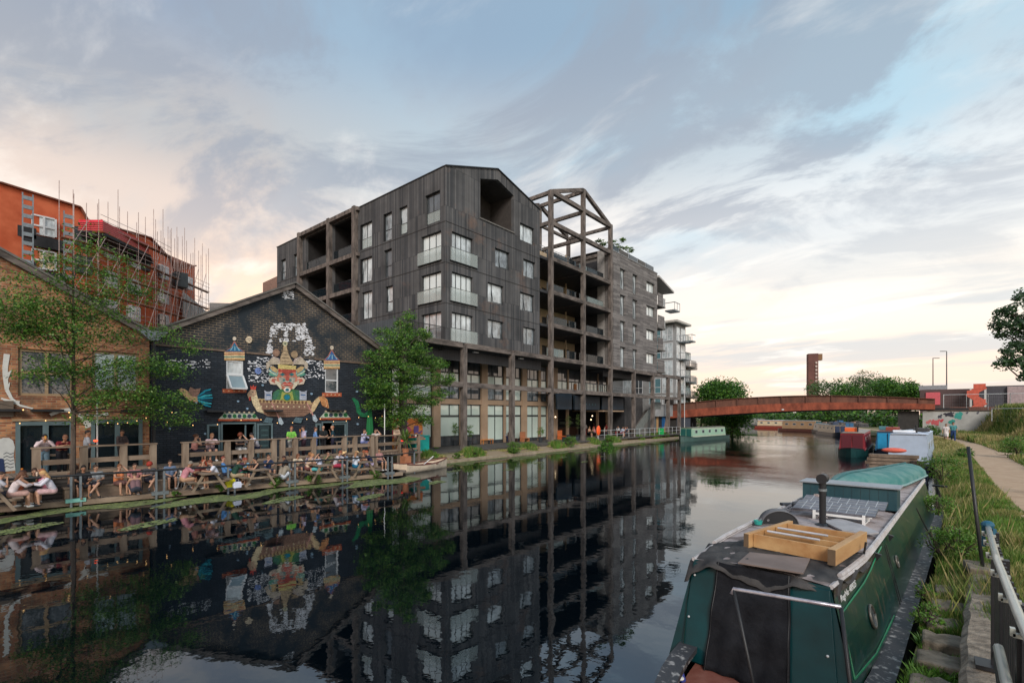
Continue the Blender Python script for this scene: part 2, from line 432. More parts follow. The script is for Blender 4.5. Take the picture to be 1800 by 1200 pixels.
M['frame_lt'] = mat('white_window_frame', (.62, .63, .64), .45, var=.06)
M['frame_tan'] = mat('tan_timber_frame', (.30, .20, .11), .6, col2=(.36, .26, .16))
M['frame_blue'] = mat('blue_grey_door_frame', (.10, .15, .165), .5, var=.1)
M['pane_b'] = pane_mat('pane_pale_blind_and_sky', (.66, .72, .72), .12)  # pale blind, with bright sky reflection painted into the same base colour
M['pane_c'] = pane_mat('pane_with_curtain', (.50, .55, .57), .4, scale=1.6)
M['pane_d'] = pane_mat('dark_room_pane', (.05, .06, .07), .5, scale=1.2)
M['pane_e'] = pane_mat('half_lit_pane', (.20, .23, .25), .6, scale=2.5)
M['pane_w'] = pane_mat('pane_with_green_white_blind', (.62, .74, .67), .06)
M['tan'] = mat('tan_cladding', (.38, .26, .17), .65, col2=(.45, .315, .215), scale=.8)
M['cream'] = mat('cream_render', (.62, .47, .31), .75, col2=(.70, .55, .38), scale=.7)
M['dark_in'] = mat('dark_interior', (.018, .019, .022), .8)
M['slab'] = mat('concrete_slab', (.14, .13, .12), .85, bump=.2)
M['soffit'] = mat('dark_soffit', (.035, .036, .04), .7)
M['black_metal'] = mat('black_metal', (.014, .015, .018), .45)
M['grey_metal'] = mat('galvanised_metal', (.22, .25, .27), .45, metal=.5, scale=6)
M['pale_metal'] = mat('pale_metal', (.55, .57, .58), .4, metal=.3, scale=6)
M['white'] = mat('white_paint', (.72, .72, .71), .55, var=.08)
M['glass'] = glass_mat('clear_glass', (.30, .38, .38), .38)
M['glass_dk'] = glass_mat('tinted_glass', (.012, .02, .026), .72)
M['glass_fr'] = glass_mat('frosted_glass', (.50, .56, .54), .34, rough=.05)
M['rust'] = mat('weathering_steel', (.17, .042, .022), .85, col2=(.38, .095, .048), scale=1.6, bump=.25, stretch=(1, 1, .4))
M['rust_dk'] = mat('dark_weathering_steel', (.10, .045, .032), .85, col2=(.20, .085, .055), scale=1.3, bump=.25, stretch=(1, 1, .3))
M['pubbrick'] = bricks('black_painted_brick', 'yz', (.013, .020, .030), (.030, .038, .05), (.007, .010, .016), bw=.3, bh=.11, bump=.8, nvar=.35, nscale=1.3, ms=.016)
M['pubworn'] = bricks('worn_black_painted_brick', 'yz', (.018, .024, .032), (.035, .036, .04), (.17, .13, .09), bw=.34, bh=.13, bump=.6, nvar=.35, nscale=1.1, ms=.02, wear=((.016, .024, .032), .46, .60, .6))
M['redbrick'] = bricks('old_red_brick', 'yz', (.20, .055, .028), (.42, .19, .085), (.28, .20, .125), bw=.3, bh=.1, bump=.6, nvar=.55, nscale=1.3, ms=.014, wear=((.10, .07, .05), .55, .72, .9))
M['orbrick'] = bricks('orange_brick', 'zx', (.52, .125, .035), (.60, .17, .055), (.42, .16, .08), bw=.5, bh=.3, ms=.01, nvar=.15, nscale=.5)
M['orange'] = mat('orange_brickwork', (.50, .09, .03), .85, col2=(.64, .15, .06), scale=.8, bump=.1)
M['roof_grey'] = mat('grey_roof', (.10, .095, .09), .85, col2=(.16, .145, .13), scale=2)
M['timber'] = mat('old_deck_timber', (.15, .105, .075), .85, col2=(.30, .225, .165), scale=3, stretch=(1, .25, 1), bump=.35)
M['timber_v'] = mat('old_deck_post', (.17, .12, .085), .85, col2=(.32, .245, .18), scale=3, stretch=(1, 1, .25), bump=.35)
M['plank_l'] = bricks('deck_planks', 'xy', (.17, .125, .095), (.27, .21, .165), (.03, .025, .02), bw=3.6, bh=.145, ms=.010, offset=.4, nvar=.3, nscale=.7, bump=.4)
M['plank_dk'] = bricks('dark_quay_planks', 'yz', (.07, .06, .055), (.10, .088, .08), (.02, .018, .016), bw=4, bh=.14, ms=.014, offset=.4, nvar=.25, nscale=.7, bump=.5)
M['quaydeck'] = bricks('quay_deck_boards', 'xy', (.075, .068, .062), (.11, .10, .09), (.02, .018, .016), bw=4, bh=.14, ms=.012, offset=.4, nvar=.25, nscale=.7)
M['bark'] = mat('bark', (.045, .032, .025), .9, col2=(.12, .09, .07), scale=5, stretch=(1, 1, .3), bump=.6)
M['leaf'] = leaf_mat('leaves_bright', (.06, .17, .02), (.17, .36, .05))
M['leaf2'] = leaf_mat('leaves_olive', (.10, .18, .03), (.22, .33, .08))
M['leaf_dk'] = leaf_mat('leaves_deep', (.018, .065, .013), (.05, .14, .028))
M['leaf_far'] = leaf_mat('leaves_far', (.035, .10, .018), (.09, .20, .04), scale=.25)
M['leaf_pale'] = leaf_mat('leaves_pale', (.06, .095, .045), (.13, .17, .085), scale=.25)
M['leaf_blue'] = leaf_mat('leaves_poplar', (.025, .07, .03), (.09, .14, .10), scale=1.2)
M['grass'] = leaf_mat('grass_green', (.045, .11, .014), (.12, .20, .035), scale=.7, trans=.3)
M['grass_dry'] = leaf_mat('grass_dry', (.34, .27, .12), (.52, .42, .21), scale=.6, trans=.3)
M['grass_mid'] = leaf_mat('grass_olive', (.15, .19, .045), (.32, .31, .10), scale=.7, trans=.3)
M['rope'] = mat('black_rope', (.015, .015, .015), .8)
M['bulb'] = emit_mat('warm_bulb', (1.0, .55, .20), 1.6)
# ground (one sheet), water, path
def lerp(tab, y):
 if y <= tab[0][0]: return tab[0][1]
 for (a, b), (c, d) in zip(tab[:-1], tab[1:]):
  if y <= c: return b + (d - b) * (y - a) / (c - a)
 return tab[-1][1]
LB = [(-70, -28.3), (21.4, -28.3), (22.6, -27.0), (40, -27.6), (60, -28.4), (80, -29.0), (92, -31), (110, -36), (140, -46), (171, -60), (200, -75), (216, -84)]
RB = [(-70, -.9), (0, -.55), (5, -.33), (7.2, -.17), (12, .14), (16.5, .33), (20, .40), (45, .32), (62, -.1), (70, -.9), (80, -3.4), (88, -8.2), (104, -12.5), (125, -17.5), (146, -24), (171, -37), (200, -60), (216, -83.9)]
PL = [(-20, 1.85), (17.9, 1.87), (22.8, 1.82), (49.5, 2.1), (58, 1.85), (66, 1.1), (76, -.3), (83, -1.6), (96, -5.5), (110, -10.5), (130, -15.5), (160, -26)]
PW = [(-20, 1.75), (35, 1.75), (50, 1.65), (62, 1.6), (80, 1.7), (160, 1.8)]
def sm(a, b, x):
 t = max(0., min(1., (x - a) / (b - a))); return t * t * (3 - 2 * t)
def gz(x, y):
 """height of the ground on the towpath side"""
 r = lerp(RB, y); p = lerp(PL, y); w = lerp(PW, y)
 z = .72 + .28 * sm(r, max(r + .9, p), x)
 if y < 12: z = .66 + .34 * sm(.2, 1.2, x)
 k0 = 3.0 * sm(50, 72, y)
 e = sm(p + w + .2 + k0, p + w + 3.6 + k0 * .8, x) * (.25 + .5 * sm(18, 40, y) + 2.35 * sm(42, 78, y))
 return z + e + .06 * math.sin(x * 1.7 + y * .6) * sm(p + w, p + w + 1, x)
def make_ground():
 ys = [-3000, -400, -70, -30, -10] + [i * 2.5 for i in range(0, 45)] + [115, 120, 130, 140, 155, 171, 185, 200, 216, 240, 300, 500, 1200, 4500]
 lofs = [-4500, -900, -200, -60, -25, -12, -6, -3.2, -1.9, -1.2, -.35, 0, .06]
 rofs = [-.04, 0, .3, .8, 1.4, 1.9, 2.5, 3.2, 3.8, 4.4, 5, 5.8, 6.6, 7.5, 9, 12, 18, 30, 60, 150, 500, 4500]
 vs = []; fs = []
 for y in ys:
  l, r = lerp(LB, y), lerp(RB, y); closed = y > 216 or y < -70
  for o in lofs:
   x = l + o
   z = .62 if o <= -1.9 else (.50 if o <= -1.2 else (.26 if o <= -.35 else (.10 if o <= 0 else -1.2)))
   if closed: z = .62
   vs.append((x, y, z))
  for o in rofs:
   x = r + o; z = gz(x, min(y, 300)) if o >= 0 else -1.2
   if y > 92 and o > 6: z = 1.0 + .25 * sm(6, 20, o)
   if closed: z = .7
   vs.append((x, y, z))
 n = len(lofs) + len(rofs)
 for j in range(len(ys) - 1):
  for i in range(n - 1): fs.append((j * n + i, j * n + i + 1, (j + 1) * n + i + 1, (j + 1) * n + i))
 m, nt, N, L, b = _nt('earth_and_turf')
 v = _coord(N, L); a = _ramp(N, L, _noise(N, L, v, .35, 9, .68), [(.38, (.075, .095, .028)), (.5, (.14, .145, .055)), (.60, (.24, .185, .09))])
 s = _ramp(N, L, _noise(N, L, v, 2.2, 8, .7), [(.42, (1, 1, 1)), (.66, (.62, .58, .5))])
 tc = N.new('ShaderNodeTexCoord'); sp = N.new('ShaderNodeSeparateXYZ'); L.new(tc.outputs['Object'], sp.inputs[0])
 low = _ramp(N, L, sp.outputs[2], [(.42, (1, 1, 1)), (.56, (0, 0, 0))])      # bare sandy soil along the low bank
 c = _mix(N, L, 1.0, a, s, 'MULTIPLY'); c = _mix(N, L, low, c, (.27, .205, .135))
 L.new(c, b.inputs['Base Color']); b.inputs['Roughness'].default_value = .95
 _bump(N, L, b, _noise(N, L, v, 6, 8, .7), .6, .06)
 g = MB(); g.add(vs, fs); g.build('ground', m, smooth=False, kind='structure')
make_ground()
def make_water():
 m, nt, N, L, b = _nt('canal_water')
 b.inputs['Base Color'].default_value = (.001, .003, .005, 1); b.inputs['Roughness'].default_value = .015
 b.inputs['IOR'].default_value = 2.8
 b.inputs['Specular Tint'].default_value = (.42, .54, .66, 1)
 tc = N.new('ShaderNodeTexCoord')
 def nz(scale, stretch, detail=3, rough=.5, rot=0):
  mp = N.new('ShaderNodeMapping'); L.new(tc.outputs['Object'], mp.inputs[0]); mp.inputs['Scale'].default_value = stretch
  mp.inputs['Rotation'].default_value = (0, 0, R(rot))
  n = N.new('ShaderNodeTexNoise'); n.inputs['Scale'].default_value = scale; n.inputs['Detail'].default_value = detail; n.inputs['Roughness'].default_value = rough
  L.new(mp.outputs[0], n.inputs['Vector']); return n.outputs['Fac']
 def mt(op, a, c):
  x = N.new('ShaderNodeMath'); x.operation = op
  for i, q in enumerate((a, c)):
   if isinstance(q, (int, float)): x.inputs[i].default_value = q
   else: L.new(q, x.inputs[i])
  return x.outputs[0]
 sp = N.new('ShaderNodeSeparateXYZ'); L.new(tc.outputs['Object'], sp.inputs[0])
 calm = nz(.9, (1, 1, 1), 3, .5)
 rip = nz(4.5, (1, 1, 1), 5, .65)
 patch = _ramp(N, L, nz(.07, (1, 1, 1), 4, .6, 20), [(.38, (0, 0, 0)), (.54, (1, 1, 1))])
 far = N.new('ShaderNodeMapRange'); L.new(sp.outputs[1], far.inputs[0]); far.inputs[1].default_value = 18; far.inputs[2].default_value = 48
 off = N.new('ShaderNodeMapRange'); L.new(sp.outputs[0], off.inputs[0]); off.inputs[1].default_value = -27; off.inputs[2].default_value = -15; off.inputs[3].default_value = .15
 k = mt('MULTIPLY', mt('MULTIPLY', patch, far.outputs[0]), off.outputs[0])
 h = mt('ADD', mt('MULTIPLY', calm, .014), mt('MULTIPLY', mt('MULTIPLY', rip, k), .04))
 h = mt('ADD', h, mt('MULTIPLY', nz(7, (1, 1, 1), 2, .5), .0016))
 bp = N.new('ShaderNodeBump'); bp.inputs['Strength'].default_value = 1.0; bp.inputs['Distance'].default_value = .35
 L.new(h, bp.inputs['Height']); L.new(bp.outputs[0], b.inputs['Normal'])
 w = MB(); w.add([(-90, -72, 0), (6, -72, 0), (6, 217, 0), (-90, 217, 0)], [(0, 1, 2, 3)]); w.build('water', m, kind='structure')
make_water()
def make_path():
 m = mat('gravel_path', (.40, .26, .165), .95, scale=2.5, col2=(.52, .37, .245), lo=.3, hi=.7, bump=.6, bscale=30)
 ys = [-20, -5, 3, 10, 17.9, 22.8, 30, 40, 49.5, 58, 62, 66, 70, 76, 83, 90, 96, 103, 110, 120, 130, 145, 160]
 p = MB(); vs = []
 for y in ys:
  l = lerp(PL, y); w = lerp(PW, y); j = .07 * math.sin(y * 1.3)
  for o in (0, .33, .66, 1): vs.append((l + w * o + (j if o in (0, 1) else 0), y, gz(l + w * o, y) + .035))
 fs = [(j * 4 + i, j * 4 + i + 1, j * 4 + i + 5, j * 4 + i + 4) for j in range(len(ys) - 1) for i in range(3)]
 p.add(vs, fs); p.build('path', m, kind='structure')
 q = MB(); pts = [(3.4, 44), (4.3, 42.6), (5.6, 42.2), (8, 42.8), (8, 44.3), (5.6, 43.9), (4.4, 44.6), (3.5, 47)]
 q.add([(x, y, gz(x, y) + .05) for x, y in pts], [(0, 1, 6, 7), (1, 2, 5, 6), (2, 3, 4, 5)]); q.build('side_path', m, kind='structure')
make_path()
q = MB(); q.box(-36, -28.75, 22.0, 76.2, .56, .70); q.build('quay_deck', M['quaydeck'], kind='structure')
q = MB(); q.box(-28.745, -28.70, 21.9, 40.5, .10, .695); q.build('quay_board_face', M['plank_dk'], kind='structure')
lip = MB(); ys = [22.6, 26, 30, 35, 40, 45, 50, 55, 60, 65, 70, 75, 80]
for a, c in zip(ys[:-1], ys[1:]):
 xa, xc = lerp(LB, a), lerp(LB, c)
 lip.add([(xa + .10, a, -.3), (xa - .28, a, -.3), (xa - .28, a, .20), (xa + .10, a, .16), (xc + .10, c, -.3), (xc - .28, c, -.3), (xc - .28, c, .20), (xc + .10, c, .16)],
   [(0, 3, 7, 4), (3, 2, 6, 7), (2, 1, 5, 6)])
lip.build('bank_edging', mat('sandy_stone_lip', (.24, .185, .125), .9, col2=(.38, .31, .225), scale=2.5, bump=.5), kind='structure')
# façade helpers
def toX(X): return lambda u, v, d: (X + d, u, v)
def toY(Y): return lambda u, v, d: (u, Y - d, v)
def tbox(m, to, u0, u1, v0, v1, d0, d1):
 a, b = to(u0, v0, d0), to(u1, v1, d1); return m.box(a[0], b[0], a[1], b[1], a[2], b[2])
rw = random.Random(5)
def window(par, to, u0, u1, v0, v1, mull=(.5,), trans=(), pane=None, frame=None, inset=.14, fw=.06, tilt=None, name='window'):
 frame = frame or M['frame_dk']
 g = MB(); d0, d1 = -inset - .06, -inset
 e = .004
 tbox(g, to, u0 + e, u0 + fw, v0 + e, v1 - e, d0, d1); tbox(g, to, u1 - fw, u1 - e, v0 + e, v1 - e, d0, d1)
 tbox(g, to, u0 + fw, u1 - fw, v0 + e, v0 + fw, d0, d1); tbox(g, to, u0 + fw, u1 - fw, v1 - fw, v1 - e, d0, d1)
 for q in mull:
  c = u0 + (u1 - u0) * q; tbox(g, to, c - fw * .5, c + fw * .5, v0 + fw, v1 - fw, d0 + .003, d1 - .003)
 for q in trans:
  c = v0 + (v1 - v0) * q; tbox(g, to, u0 + fw, u1 - fw, c - fw * .5, c + fw * .5, d0 + .006, d1 - .006)
 f = g.build(name, frame, par)
 p = MB(); tbox(p, to, u0 + fw * .7, u1 - fw * .7, v0 + fw * .7, v1 - fw * .7, d0 - .02, d0 + .02)
 p.build('pane', pane or rw.choice([M['pane_b'], M['pane_c'], M['pane_b']]), f)
 if tilt:                                        # a sash tilted open inside the frame
  a, c = tilt; s = MB(); ua, uc = u0 + (u1 - u0) * a, u0 + (u1 - u0) * c
  pts = [(ua, v0 + .08, -.10), (uc, v0 + .08, -.10), (uc, v1 - .08, -.34), (ua, v1 - .08, -.34)]
  for i in range(4):
   s.bar(to(*pts[i]), to(*pts[(i + 1) % 4]), .05)
  s.build('open_sash', frame, f)
 return f
def juliet(par, to, u0, u1, v0, v1, out=.12, gm=None, bars=False):
 g = MB()
 tbox(g, to, u0, u1, v0 - .04, v0, .004, out + .02); tbox(g, to, u0, u1, v1, v1 + .03, out - .02, out + .02)
 if bars:
  n = int((u1 - u0) / .11)
  for i in range(n + 1):
   c = u0 + (u1 - u0) * i / n; tbox(g, to, c - .008, c + .008, v0, v1, out - .01, out + .008)
 b = g.build('balcony', M['frame_dk'], par)
 if not bars:
  n = 2 if u1 - u0 > 1.6 else 1
  for i in range(n):
   p = MB(); a = u0 + (u1 - u0) * i / n + .015; c = u0 + (u1 - u0) * (i + 1) / n - .015
   tbox(p, to, a, c, v0 + .01, v1, out - .012, out + .004); p.build('glass_panel', gm or M['glass_fr'], b)
 return b
# dark timber-clad apartment block
def block_a():
 t = thing('apartment_building', 'dark board-clad apartment block with a gabled end, standing over the canal on timber posts', 'building', (-45, 33, .7))
 X0, Y0, Y1 = -29.8, 27.06, 39.72
 F = toX(X0)
 wins = []
 for f in (9.55, 12.85, 16.15): wins.append(('b', 27.75, 30.2, f + .05, f + 2.45))
 for u0, u1, v0, v1 in ((33.05, 35.05, 16.95, 18.62), (32.06, 34.2, 13.6, 15.33), (32.06, 34.2, 10.4, 12.05),
                           (36.6, 38.8, 20.3, 21.95), (37.1, 39.0, 16.95, 18.62), (36.6, 38.8, 13.6, 15.33), (37.1, 39.0, 10.4, 12.05)):
  wins.append(('w', u0, u1, v0, v1))
 logg = [(31.1, 20.65), (35.65, 20.65), (35.65, 24.15), (33.4, 24.85), (31.1, 24.1)]
 holes = [rect(a, b, c, d) for _, a, b, c, d in wins] + [logg]
 outer = [(Y0, 9.4), (Y1, 9.4), (Y1, 24.1), (33.35, 25.75), (Y0, 23.65)]
 facade(outer, holes, F, .32).build('canal_wall', M['clad_x'], t)
 tl = {1: (.5, 1), 2: (.5, 1), 5: (.0, .5), 6: (.5, 1)}
 for i, (k, a, b, c, d) in enumerate(wins):
  if k == 'b':
   window(t, F, a, b, c, d, (.25, .5, .75), (), [M['pane_c'], M['pane_b'], M['pane_c']][i % 3], inset=.2); juliet(t, F, a - .25, b + .45, c - .02, c + 1.05)
  else: window(t, F, a, b, c, d, (.38,) if i % 2 else (.33,), (), rw.choice([M['pane_b'], M['pane_c'], M['pane_e']]), inset=.2, tilt=(.36, .97) if i in (3, 4, 5, 8) else None)
 g = MB(); tbox(g, F, 31.1, 35.65, 20.55, 20.65, -3, 0); tbox(g, F, 31.0, 35.75, 20.60, 20.72, .003, .06)
 g.build('loggia_floor', M['slab'], t)
 g = MB(); g.add([F(31.1, 20.65, -3), F(35.65, 20.65, -3), F(35.65, 24.15, -3), F(33.4, 24.85, -3), F(31.1, 24.1, -3)], [(0, 1, 2, 3, 4)])
 g.add([F(u, v, d) for d in (-.32, -3) for u, v in logg], [(1, 2, 7, 6), (2, 3, 8, 7), (3, 4, 9, 8), (4, 0, 5, 9)])
 g.build('loggia_lining', mat('loggia_lining_wood', (.05, .042, .038), .8), t)
 window(t, lambda u, v, d: F(u, v, d - 2.8), 31.5, 33.3, 20.7, 23.0, (.5,), (), M['pane_c'], inset=0.05)
 S = toY(Y0)
 XL = -59.5
 lw = [(-32.33, -30.47, 19.42, 21.93, 1), (-35.88, -34.73, 19.41, 21.86, 0), (-38.2, -36.95, 19.4, 21.9, 0), (-41.94, -40.02, 19.43, 21.85, 1),
          (-38.14, -36.95, 16.11, 18.58, 0), (-41.94, -40.0, 16.13, 18.53, 1), (-37.9, -36.81, 12.86, 15.23, 0), (-41.7, -40.0, 12.73, 15.3, 1),
          (-58.55, -57.33, 19.3, 21.8, 0), (-55.41, -54.41, 19.3, 21.8, 0), (-58.55, -57.33, 16.0, 18.5, 0)]
 bays = [(-32.85, -30.34, f + .05, f + 2.45) for f in (9.55, 12.85, 16.15)]
 rec = [(-47.0, -43.0, z0, z1) for z0, z1 in ((9.0, 12.2), (12.55, 15.45), (15.9, 18.8), (19.3, 23.1))]
 rec += [(-52.6, -47.5, z0, z1) for z0, z1 in ((9.0, 12.2), (12.55, 15.45), (15.9, 18.8), (19.3, 23.1))]
 outer = [(XL, .6), (X0, .6), (X0, 9.399), (X0, 23.65), (XL, 23.5)]
 outer = [(XL, 8.8), (X0, 8.8), (X0, 23.65), (XL, 23.5)]
 facade(outer, [rect(a, b, c, d) for a, b, c, d, *_ in lw + bays + rec], S, .3).build('side_wall', M['clad_y'], t)
 for i, (a, b, c, d, wd) in enumerate(lw):
  window(t, S, a, b, c, d, (.45,) if wd else (), (.42,) if not wd else (), rw.choice([M['pane_c'], M['pane_e'], M['pane_d']]), inset=.2, tilt=(.1, .9) if i in (1, 5, 6, 8) else None)
  if i in (0, 1, 3): juliet(t, S, a + .12, b - .1, c + .02, c + 1.0, out=-.16)
 for i, (a, b, c, d) in enumerate(bays):
  window(t, S, a, b, c, d, (.33, .66), (), M['pane_b'] if i else M['pane_c'], inset=.2)
  juliet(t, S, a - .35, b + .1, c - .02, c + 1.05, bars=(i == 0))
 rs = MB()
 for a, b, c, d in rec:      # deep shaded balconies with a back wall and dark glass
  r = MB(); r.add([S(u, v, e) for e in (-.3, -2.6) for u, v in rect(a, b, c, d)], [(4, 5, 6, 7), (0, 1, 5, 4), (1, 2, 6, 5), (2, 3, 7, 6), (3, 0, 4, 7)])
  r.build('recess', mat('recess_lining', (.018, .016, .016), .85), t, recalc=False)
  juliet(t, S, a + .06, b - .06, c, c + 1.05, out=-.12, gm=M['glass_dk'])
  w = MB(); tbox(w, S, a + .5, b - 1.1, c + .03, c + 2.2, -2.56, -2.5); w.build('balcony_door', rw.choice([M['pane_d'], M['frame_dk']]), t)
 fr = MB()
 for x in (-53.5, -47.25, -42.55): tbox(fr, S, x - .22, x + .22, 8.9, 23.75, .003, .45)
 for z in (12.35, 15.68, 19.05, 23.45):
  for a, b in ((-53.28, -47.47), (-47.03, -42.77)): tbox(fr, S, a, b, z - .2, z + .2, .02, .43)
 for z in (12.35, 15.68, 19.05, 23.45): tbox(fr, S, -42.33, -41.98, z - .16, z + .16, .05, .3)
 fr.build('balcony_frame', M['beam'], t)
 jm = mat('dark_batten', (.03, .028, .027), .8)
 for z in (12.62, 15.92, 19.22):
  jt = MB(); tbox(jt, F, Y0 + .02, Y1 - .02, z - .02, z + .02, .003, .025); jt.build('joint_batten', jm, t)
  for a, b in ((XL + .1, -53.75), (-41.9, X0 - .03)): jt = MB(); tbox(jt, S, a, b, z - .02, z + .02, .003, .025); jt.build('joint_batten', jm, t)
 cp = MB()
 for a, b in (((Y0 - .05, 23.68), (33.35, 25.80)), ((33.35, 25.80), (Y1 + .03, 24.13))):
  cp.bar(F(a[0], a[1], -.05), F(b[0], b[1], -.05), .32, .08)
 cp.bar(S(XL - .05, 23.55, -.1), S(X0 - .2, 23.70, -.1), .32, .08)
 cp.build('roof_edge', M['black_metal'], t)
 rf = MB()
 rf.add([(X0 - .1, Y0 + .05, 23.62), (X0 - .1, 33.35, 25.7), (X0 - .1, Y1 - .03, 24.06), (XL, Y1 - .03, 24.06), (XL, 33.35, 25.7), (XL, Y0 + .05, 23.45)], [(0, 1, 4, 5), (1, 2, 3, 4)])
 rf.build('roof', M['roof_grey'], t)
 bk = MB(); bk.add([(X0, Y1, 9.4), (XL, Y1, 9.4), (XL, Y1, 24.1), (X0, Y1, 24.1)], [(0, 1, 2, 3)]); bk.add([(XL, Y0, 8.8), (XL, Y1, 8.8), (XL, Y1, 24.1), (XL, 33.35, 25.7), (XL, Y0, 23.5)], [(0, 1, 2, 3, 4)])
 bk.build('rear_wall', M['clad_y'], t)
 sf = MB(); sf.box(-34.2, X0 - .33, 22.1, Y1, 9.05, 9.38); sf.build('soffit', M['soffit'], t)
 fa = MB(); fa.box(-30.75, -30.6, 22.3, 41.0, 8.15, 9.04); fa.build('fascia', M['seam_soffit'], t)
 tr = MB(); tr.box(-59.4, -29.75, 22.02, 22.14, 8.4, 10.62); tr.build('terrace_wall', M['seam_grey'], t)
 tf = MB(); tf.box(-59.4, -29.8, 22.14, 27.0, 9.3, 9.5); tf.box(-59.4, -34.1, 22.14, 27.0, .6, 9.3); tf.build('terrace_floor', M['slab'], t)
 rl = MB()
 for i in range(46): y = 22.2 + i * .105; rl.box(-29.83, -29.81, y, y + .015, 9.62, 10.6)
 rl.box(-29.85, -29.79, 22.15, 27.0, 10.6, 10.65); rl.box(-29.85, -29.79, 22.15, 27.0, 9.58, 9.62); rl.build('terrace_railing', M['black_metal'], t)
 lm = MB()
 for y, x in ((30.9, -30.2), (37.2, -30.2), (24.5, -30.3)): lm.box(x - .12, x + .12, y - .3, y + .3, 8.95, 9.04)
 lm.build('soffit_lamp', M['pale_metal'], t)
 G = toX(-33.5); piers = [23.1, 29.3, 35.5, 41.8, 47.6]
 for y in piers:
  p = MB(); tbox(p, G, y - .42, y + .42, .70, 9.04, -.3, .12); p.build('pier', M['tan'], t)
 for i, (y0, y1) in enumerate(zip(piers[:-1], piers[1:])):
  a, b = y0 + .42, y1 - .42; h = (a + b) / 2
  s = MB(); tbox(s, G, a, b, 4.55, 5.02, -.2, .05); tbox(s, G, h - .16, h + .16, .72, 9.0, -.2, .02) if i != 0 else None
  s.build('spandrel', M['tan'] if i else M['tan'], t)
  segs = ((a, h - .16), (h + .16, b)) if i else ((a, b),)
  for (c, d) in segs:
   lo = 1.55 if i < 2 else .95
   if i < 4:
    window(t, G, c, d, 3.45, 4.55, (.5,), (), M['pane_w'], inset=.1, fw=.09)
    window(t, G, c, d, lo, 3.45, () if i < 2 else (.5,), (), M['pane_w'], inset=.1, fw=.09)
    window(t, G, c, d, .72, lo, (.6,), (), M['pane_d'], inset=.12, fw=.06)
   window(t, G, c, d, 5.02, 6.35, (.5,), (), rw.choice([M['pane_d'], M['pane_e'], M['pane_c'], M['pane_w']]), inset=.1, fw=.09)
   window(t, G, c, d, 6.35, 7.45, (.5,), (), M['pane_w'], inset=.1, fw=.08)
   window(t, G, c, d, 7.45, 9.0, (.33, .66), (), M['pane_d'], inset=.1, fw=.06)
 return t
block_a()
# the post-and-beam frame along the quay
def frame_structure():
 t = thing('post_and_beam_structure', 'tall weathered post and beam frame rising along the quay into an open gabled skeleton', 'frame structure', (-29.5, 47.4, .7))
 X = -29.5; W = .42
 P = [22.6, 28.8, 35.0, 41.2, 47.4, 53.6, 59.8, 65.6, 71.0, 75.3]
 tops = {3: 26.5, 4: 28.75, 5: 26.6}
 for i, y in enumerate(P):
  g = MB(); top = tops.get(i, 9.3); w = W if i < 6 else .42
  g.box(X - w / 2, X + w / 2, y - w / 2, y + w / 2, .7, top); g.build('post', M['beam'], t)
 def hbeam(y0, y1, z, x=X, h=.42):
  g = MB(); g.box(x - .19, x + .19, y0 + .235, y1 - .235, z - h / 2, z + h / 2); g.build('beam', M['beam_h'], t)
 for i in range(len(P) - 1):
  hbeam(P[i], P[i + 1], 9.32 if i < 6 else 9.22); hbeam(P[i], P[i + 1], 6.05 if i < 6 else 6.0)
 for z in (12.7, 16.1, 19.5, 23.2, 26.4):
  hbeam(P[3], P[4], z); hbeam(P[4], P[5], z)
 def bar(p, q, w=.36, h=.38):
  g = MB(); g.bar(p, q, w, h); g.build('beam', M['beam_h'], t)
 XB = -35.6
 for x in (X, XB):
  bar((x, P[3] + (.2 if x == X else 0), 26.45), (x, P[4] - .18, 28.6)); bar((x, P[4] + .18, 28.6), (x, P[5] - .2, 26.45))
 bar((XB, P[3] + .2, 23.2), (XB, P[5] - .2, 23.2)); bar((XB, P[3] + .2, 26.25), (XB, P[5] - .2, 26.25), .3, .3)
 for y, z in ((P[3], 26.3), (P[4], 28.5), (P[5], 26.3), (P[3], 23.2), (P[4], 23.2), (P[5], 23.2), (P[4], 26.2)):
  bar((X - .25, y, z), (XB + .2, y, z), .34, .36)
 for y in (P[3], P[4], P[5]):
  for z in (12.7, 16.1, 19.5): bar((X - .24, y, z - .02), (-34.3, y, z - .02), .3, .36)
 for y, z in ((P[3], 26.3), (P[4], 28.5), (P[5], 26.3)):
  g = MB(); g.box(XB - .2, XB + .2, y - .2, y + .2, 19.7, z + .1); g.build('post', M['beam'], t)
 for y in (P[1], P[2]):      # concrete feet with a small white plate
  g = MB(); g.box(X - .3, X + .42, y - .3, y + .3, .35, .72); f = g.build('footing', M['black_metal'], t)
  g = MB(); g.box(X + .425, X + .435, y - .16, y + .16, .42, .66); pl = g.build('number_plate', M['white'], f)
  for k in range(2):
   g = MB(); g.box(X + .436, X + .44, y - .05 + k * .07, y - .02 + k * .07, .48, .6); g.build('numeral', M['black_metal'], f)
 return t
frame_structure()
